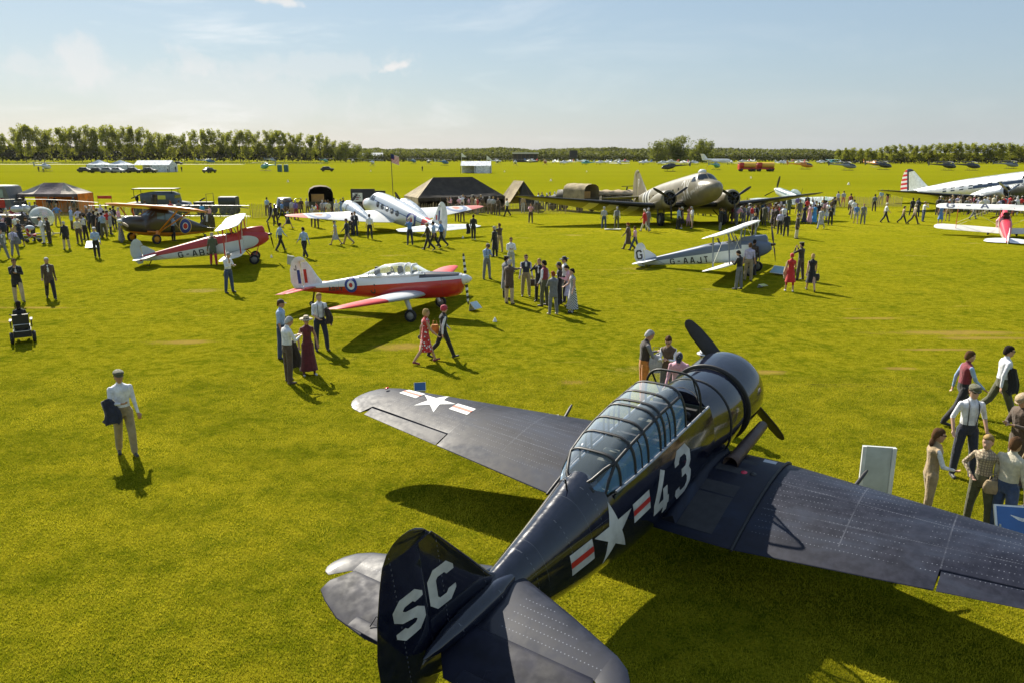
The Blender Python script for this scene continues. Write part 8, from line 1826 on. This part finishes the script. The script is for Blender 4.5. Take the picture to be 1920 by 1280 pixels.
# ---------- far parked helicopters and light planes
def heli_proto(c1, c2):
    r = thing('helicopter', '', 'helicopter'); M1 = mat('heli_%.2f%.2f%.2f' % c1, c1, .35, coat=.5); M2 = mat('heli_%.2f%.2f%.2f' % c2, c2, .35, coat=.5)
    q = MB(); q.loft([[(x, hw*cos(2*pi*k/14), zc+hh*sin(2*pi*k/14)) for k in range(14)] for x, hw, hh, zc in ((3.0, .1, .12, 1.1), (2.6, .5, .45, 1.2), (1.6, .8, .78, 1.4), (.4, .85, .85, 1.5), (-.8, .65, .65, 1.65), (-1.6, .3, .3, 1.85), (-4.5, .16, .16, 2.0), (-6.2, .08, .1, 2.1))]); q.build('fuselage', M1, r)
    q = MB(); q.loft([[(x, hw*cos(2*pi*k/14), zc+hh*sin(2*pi*k/14)) for k in range(14)] for x, hw, hh, zc in ((2.75, .3, .2, 1.42), (2.2, .62, .42, 1.62), (1.5, .78, .52, 1.72), (.6, .80, .5, 1.8))]); q.build('cabin_glass', WIN, r)
    q = MB(); q.loft([[(x, hw*cos(2*pi*k/10), 2.35+hh*sin(2*pi*k/10)) for k in range(10)] for x, hw, hh in ((1.0, .1, .1), (.5, .3, .25), (-.9, .3, .25), (-1.6, .1, .1))]); q.tube([(0, 0, 2.4), (0, 0, 2.95)], .1, 6); q.build('rotor_mast', M2, r)
    q = MB(); q.slab([(-5.6, 0, 2.1), (-6.3, 0, 3.2), (-6.7, 0, 3.2), (-6.3, 0, 1.5)], (0, .06, 0)); q.build('tail_fin', M2, r)
    for k in range(3):
        a = 2*pi*k/3+.5; d = Vector((cos(a), sin(a), 0)); n = Vector((-sin(a), cos(a), 0)); q = MB(); q.loft([[Vector((0, 0, 2.95))+d*t+n*x+Vector((0, 0, zz-t*t*.012)) for x, zz in ((-.15, 0), (0, .03), (.15, 0), (0, -.03))] for t in (.1, 2.5, 5.2)]); q.build('rotor_blade', mat('rotor_grey', (.35, .36, .38), .5), r)
    for s in (-1, 1): q = MB(); q.tube([(-1.6, s*1.0, .08), (1.8, s*1.0, .08), (2.1, s, .25)], .06, 5); q.build('skid', DGREY, r)
    q = MB()
    for x in (-.8, 1.0): q.tube([(x, -1, .1), (x, -.4, .8), (x, .4, .8), (x, 1, .1)], .04, 5)
    q.build('skid_struts', DGREY, r); return r
HP = dict(black=heli_proto((.02, .022, .03), (.10, .10, .12)), white=heli_proto((.62, .64, .68), (.10, .16, .3)), blue=heli_proto((.05, .16, .32), (.55, .58, .6)), orange=heli_proto((.62, .22, .02), (.55, .2, .02)), teal=heli_proto((.08, .34, .30), (.2, .25, .3)), grey=heli_proto((.20, .22, .26), (.04, .05, .07)), red=heli_proto((.42, .12, .08), (.5, .3, .2)))
HL = [(86, 322, 'white', 1.6, 'small white helicopter with wide rotor in front of the far left field'), (70, 303, 'grey', 3.1, 'grey helicopter beyond the perimeter track at the far left'), (236, 304, 'grey', .1, 'grey helicopter behind the peaked white marquees'), (393, 308, 'blue', .3, 'dark blue and white helicopter left of the light mast'), (499, 321, 'teal', 2.4, 'teal helicopter on the grass left of the green toilet cubicles'), (511, 305, 'white', 1.0, 'white helicopter behind the green toilet cubicles'), (610, 307, 'teal', 1.3, 'teal and grey helicopter, right of the toilet cubicles'), (662, 308, 'grey', 1.8, 'grey helicopter, midway between toilet cubicles and flag'), (698, 312, 'white', 1.55, 'bright white helicopter facing the camera left of the flag'), (775, 308, 'blue', 1.2, 'blue-white helicopter just right of the flag'), (804, 309, 'grey', 1.9, 'grey helicopter, second right of the flag'), (833, 311, 'blue', .9, 'blue helicopter, third right of the flag'), (884, 303, 'white', 1.4, 'white helicopter behind the lone white marquee'), (933, 309, 'grey', 1.7, 'grey helicopter just right of the lone white marquee'), (966, 311, 'white', 1.5, 'white helicopter in front of the covered stand'), (1022, 310, 'red', 1.4, 'red-brown helicopter right of the covered stand'),
 (1257, 322, 'black', 3.0, 'black helicopter on the grass in front of the parked light planes'), (1342, 319, 'teal', .9, 'green helicopter behind the olive cockpit roof'), (1508, 318, 'orange', -.1, 'orange helicopter facing right on the right far field'), (1588, 320, 'grey', -.15, 'grey and white helicopter right of the orange one'), (1640, 314, 'orange', -1.2, 'orange helicopter behind the black one'), (1655, 319, 'black', -.1, 'black helicopter facing right above the striped rudder'), (1775, 320, 'black', -.1, 'dark helicopter, first of three above the silver fuselage'), (1820, 320, 'black', -.12, 'dark helicopter, second of three above the silver fuselage'), (1893, 317, 'grey', -.1, 'dark grey helicopter, third of three above the silver fuselage')]
for u, v, k, rz, lab in HL: p = gp(u, v); dup(HP[k], (p.x, p.y, 0), rz, lab, 'helicopters parked on the far field', scale=1.0)
def light_proto(c1, c2, high=False):
    r = thing('light_aircraft', '', 'aircraft'); M1 = mat('lp_%.2f%.2f%.2f' % c1, c1, .35, coat=.5); M2 = mat('lp_%.2f%.2f%.2f' % c2, c2, .35, coat=.5)
    T = lambda p: Vector((-p.x, p.y, p.z+1.15)); q = MB(T); q.loft([sec(x, hw, zt, zb, 14) for x, hw, zt, zb in ((0, .2, .15, -.2), (.4, .45, .35, -.45), (1.4, .55, .45, -.55), (2.0, .58, .95, -.55), (3.2, .55, .95, -.5), (4.2, .35, .45, -.3), (6.8, .1, .2, -.02))]); q.build('fuselage', M1, r)
    wz = 1.0 if high else -.45; q = MB(T); wing(q, mirror([(5.2, 1.9, 3.0, wz+.15, .1), (0, 1.6, 3.2, wz, .12)])+[(5.2, 1.9, 3.0, wz+.15, .1)], 0, 1, 0, 6); q.build('wing', M1, r)
    q = MB(T); q.loft([sec(x, hw, zt, .45, 14) for x, hw, zt in ((1.75, .4, .6), (2.2, .56, .92), (3.0, .54, .92), (3.4, .45, .7))]); q.build('cabin_glass', WIN, r)
    q = MB(T); wing(q, mirror([(1.6, 6.2, 6.9, .15, .08), (0, 5.9, 6.9, .15, .08)])+[(1.6, 6.2, 6.9, .15, .08)], 0, 1, 0, 6); q.build('tailplane', M1, r)
    q = MB(T); wing(q, [(.1, 5.6, 7.0, 0, .08), (1.3, 6.5, 7.2, 0, .08)], 0, 1, 0, 6, True); q.build('fin', M2, r)
    q = MB(T); q.tube([(-.05, 0, -.9), (-.05, 0, .9)], [(.08, .02)]*2, 6); q.build('propeller', BLACKM, r)
    for x, y in ((.6, 0), (2.4, -1.1), (2.4, 1.1)): q = MB(T); q.tube([(x, y*.4, -.4), (x, y, -.95)], .04, 5); q.lathe([(-.08, .05), (-.08, .19), (.08, .19), (.08, .05)], (x, y, -.95), 'y', 10); q.build('wheel', BLACKM, r)
    return r
LP_ = dict(white=light_proto((.70, .71, .73), (.70, .71, .73)), red=light_proto((.70, .68, .66), (.5, .05, .03)), blue=light_proto((.66, .68, .72), (.06, .14, .4)), teal=light_proto((.12, .42, .46), (.5, .55, .55), True), high=light_proto((.72, .72, .72), (.62, .1, .06), True))
names = ['white low-wing', 'white and red low-wing', 'white and blue low-wing', 'teal high-wing', 'white high-wing']
us = [(940, 306, 'white'), (987, 306, 'high'), (1003, 305, 'blue'), (1036, 307, 'white'), (1049, 309, 'white'), (1064, 307, 'red'), (1090, 310, 'teal'), (1104, 307, 'white'), (1116, 309, 'white'), (1134, 308, 'blue'), (1150, 307, 'high'), (1163, 310, 'white'), (1180, 307, 'white'), (1197, 309, 'blue'), (1214, 307, 'white'), (1233, 310, 'white'), (1248, 308, 'high'), (1275, 309, 'red'), (1292, 308, 'white'), (1309, 309, 'blue'), (1326, 307, 'white'), (1372, 309, 'white'), (1385, 307, 'red'), (1400, 306, 'white'), (1462, 308, 'red'), (1474, 309, 'white'), (1490, 309, 'high'), (1530, 308, 'white'), (1553, 308, 'teal'), (1575, 308, 'blue'), (1600, 307, 'white')]
cl_ = {}
for i, (u, v, k) in enumerate(us):
    p = gp(u, v); dup(LP_[k], (p.x, p.y, 0), random.choice([.3, 2.8, 3.4, -.3, 1.2, 2.0, 3.1]), '%s light plane, %s from the left in the far parked row' % ({'white': 'all-white', 'red': 'red-finned', 'blue': 'blue-finned', 'teal': 'teal', 'high': 'white high-winged'}[k], nth(i)), 'light planes parked in the far row')
def bizjet():
    r = put('business_jet', 'white jet with rear engines and T-tail parked among the light planes', 'aircraft', 1342, 309, -.15); W_ = mat('jet_white', (.74, .74, .75), .25, coat=.5); T = lambda p: Vector((-p.x+8, p.y, p.z+1.9)); q = MB(T)
    q.loft([sec(x, hw, zt, zb, 18) for x, hw, zt, zb in ((0, .1, 0, -.15), (.8, .55, .5, -.5), (2.2, .95, .95, -.9), (9, .95, .95, -.9), (13, .5, .8, -.1), (15, .12, .6, .3))]); q.build('fuselage', W_, r)
    q = MB(T); wing(q, mirror([(7.5, 9, 10, -.3, .1), (0, 5.8, 9, -.7, .12)])+[(7.5, 9, 10, -.3, .1)], 0, 1, 0, 6); q.build('wing', W_, r); q = MB(T); wing(q, [(.6, 11.8, 15, 0, .08), (3.3, 14, 16, 0, .08)], 0, 1, 0, 6, True); q.build('fin', W_, r)
    q = MB(T); wing(q, mirror([(3, 15.2, 16.2, 3.3, .08), (0, 14.2, 16, 3.3, .08)])+[(3, 15.2, 16.2, 3.3, .08)], 0, 1, 0, 6); q.build('tailplane', W_, r)
    for s in (-1, 1): q = MB(T); q.lathe([(10, .35), (10.3, .5), (12, .5), (13, .3)], (0, s*1.4, .5), 'x', 14, cap=True); q.build('engine', W_, r)
    for x, y in ((2, 0), (8.5, -1.5), (8.5, 1.5)): q = MB(T); q.tube([(x, y, -.6), (x, y, -1.6)], .08, 5); q.lathe([(-.1, .05), (-.1, .3), (.1, .3), (.1, .05)], (x, y, -1.6), 'y', 10); q.build('wheel', BLACKM, r)
bizjet()
for p_ in list(HP.values())+list(LP_.values()):
    for ch in list(p_.children): bpy.data.objects.remove(ch)
    bpy.data.objects.remove(p_)
def bowser(label, u, v):
    r = put('fuel_bowser', label, 'lorry', u, v, 0, 'red and yellow fuel bowsers'); RD = mat('bowser_red', (.45, .03, .02), .4); YL = mat('bowser_yellow', (.68, .38, .04), .4)
    q = MB(); q.box((0, 0, .9), (5.6, 2.2, .5)); q.build('chassis', RD, r); q = MB(); q.loft([[(x, 1.15*cos(2*pi*k/16), 2.0+.85*sin(2*pi*k/16)) for k in range(16)] for x in (-1.2, 2.7)]); q.build('tank', YL, r)
    q = MB(); q.loft([[(x, y, z) for y, z in ((-1.1, 1.1), (-1.1, zt), (1.1, zt), (1.1, 1.1))] for x, zt in ((-2.8, 2.2), (-2.5, 2.8), (-1.3, 2.8))]); q.build('cab', RD, r); wheels4(r, (-2.0, 1.2, 2.2), 1.0, .5, .3)
    q = MB(); q.box((-2.68, 0, 2.4), (.1, 1.9, .5)); q.build('windscreen', WIN, r)
bowser('red and yellow fuel bowser, left one of two on the far field', 1400, 322); bowser('red and yellow fuel bowser, right one of two on the far field', 1434, 322)
def car_far(label, u, v, c, rz, h=1.6):
    r = put('far_car', label, 'car', u, v, rz); M_ = mat('far_car_%.2f%.2f' % (c[0], c[2]), c, .4, coat=.4); q = MB(); q.loft([[(x, y*.85, z) for y, z in ((-1, .4), (-1, .95), (-.85, zt), (.85, zt), (1, .95), (1, .4))] for x, zt in ((-2.1, 1.0), (-1.7, 1.1), (-1.3, h), (.5, h), (1.1, 1.05), (2.1, .95))]); q.build('body', M_, r)
    q = MB(); q.loft([[(x, y*.88, z) for y, z in ((-.95, 1.0), (-.87, zt), (.87, zt), (.95, 1.0))] for x, zt in ((-1.5, 1.2), (-1.2, h-.08), (.45, h-.08), (.9, 1.15))]); q.build('windows', WIN, r); wheels4(r, (-1.35, 1.35), .8, .33, .2)
for i, (u, v, c, rz, lab) in enumerate([(160, 324, (.03, .03, .03), .1, 'black vehicle left of the far white tents'), (183, 325, (.04, .04, .03), .2, 'dark vehicle under the left peaked marquee'), (203, 325, (.3, .3, .32), .1, 'pale grey vehicle between the two peaked marquees'), (222, 325, (.4, .4, .42), -.1, 'silver vehicle before the middle peaked marquee'), (251, 325, (.03, .03, .035), .1, 'low dark vehicle left of the long white marquee'), (281, 325, (.035, .03, .03), .0, 'dark vehicle before the long white marquee'), (335, 309, (.03, .03, .03), 0, 'dark car on the far track right of the marquees'), (614, 322, (.03, .03, .02), .1, 'dark buggy on the far field below the teal helicopter'), (393, 325, (.02, .02, .02), 1.2, 'small dark cart on the far field under the blue helicopter')]): car_far(lab, u, v, c, rz)
for i, (u, lab) in enumerate(((525, 'green portable toilet cubicle, left of two'), (537, 'green portable toilet cubicle, right of two'))):
    r = put('toilet_cubicle', lab, 'toilet', u, 323); GR = mat('cubicle_green', (.02, .09, .08), .5); q = MB(); q.box((0, 0, 1.1), (1.2, 1.2, 2.1)); q.build('cabin', GR, r); q = MB(); q.box((0, 0, 2.2), (1.3, 1.3, .18), 0, 0, .7); q.build('roof', mat('cubicle_roof', (.4, .45, .45), .5), r); q = MB(); q.box((0, -.61, 1.05), (.8, .03, 1.8)); q.build('door', mat('cubicle_door', (.03, .12, .11), .4), r)
def stand_():
    r = put('covered_stand', 'long low building with pale flat canopy roof behind the parked planes', 'building', 985, 304.5); q = MB(); q.box((0, 0, 5.6), (17, 8, .9)); q.build('roof', mat('stand_roof', (.55, .53, .46), .6), r); q = MB(); q.box((0, 1, 2.6), (16, 5, 5.1)); q.build('wall', mat('stand_wall', (.06, .055, .05), .8), r)
    for i in range(7): q = MB(); q.box((-7.8+i*2.6, -3.6, 2.6), (.25, .25, 5.1)); q.build('column', POLE, r)
stand_()
r = put('scoreboard', 'dark tall scoreboard tower behind the parked light planes', 'tower', 1075, 304.5); q = MB(); q.box((0, 0, 5.), (5, 1, 4.6)); q.build('board', mat('tower_dark', (.03, .03, .035), .7), r)
for s in (-1, 1): q = MB(); q.box((s*1.6, 0, 1.4), (.4, .4, 2.7)); q.build('leg', DGREY, r)
r = put('clubhouse', 'low pale-roofed building at the edge of the wood', 'building', 700, 302.5); q = MB(); q.box((0, 0, 1.8), (14, 6, 3.6)); q.build('wall', mat('club_wall', (.30, .28, .25), .8), r); q = MB(); q.slab([(-7.4, -3.4, 3.6), (7.4, -3.4, 3.6), (7.4, 0, 5.6), (-7.4, 0, 5.6)], (0, 0, .2)); q.build('roof', mat('club_roof', (.42, .44, .45), .6), r)
for i in range(5): q = MB(); q.box((-5+i*2.5, -3.02, 1.9), (1.2, .06, 1.3)); q.build('window', WIN, r)
for u, v0, lab in ((455, 275, 'grey light mast before the left tree line'),):
    r = put('light_mast', lab, 'mast', u, 304); H = height_at(u, 304, v0); q = MB(); q.tube([(0, 0, 0), (0, 0, H)], [.25, .15], 6); q.build('pole', mat('mast_grey', (.5, .5, .5), .5), r); q = MB(); q.box((0, 0, H), (2.0, .4, .5)); q.build('lamp_head', mat('mast_grey', (.5, .5, .5), .5), r)
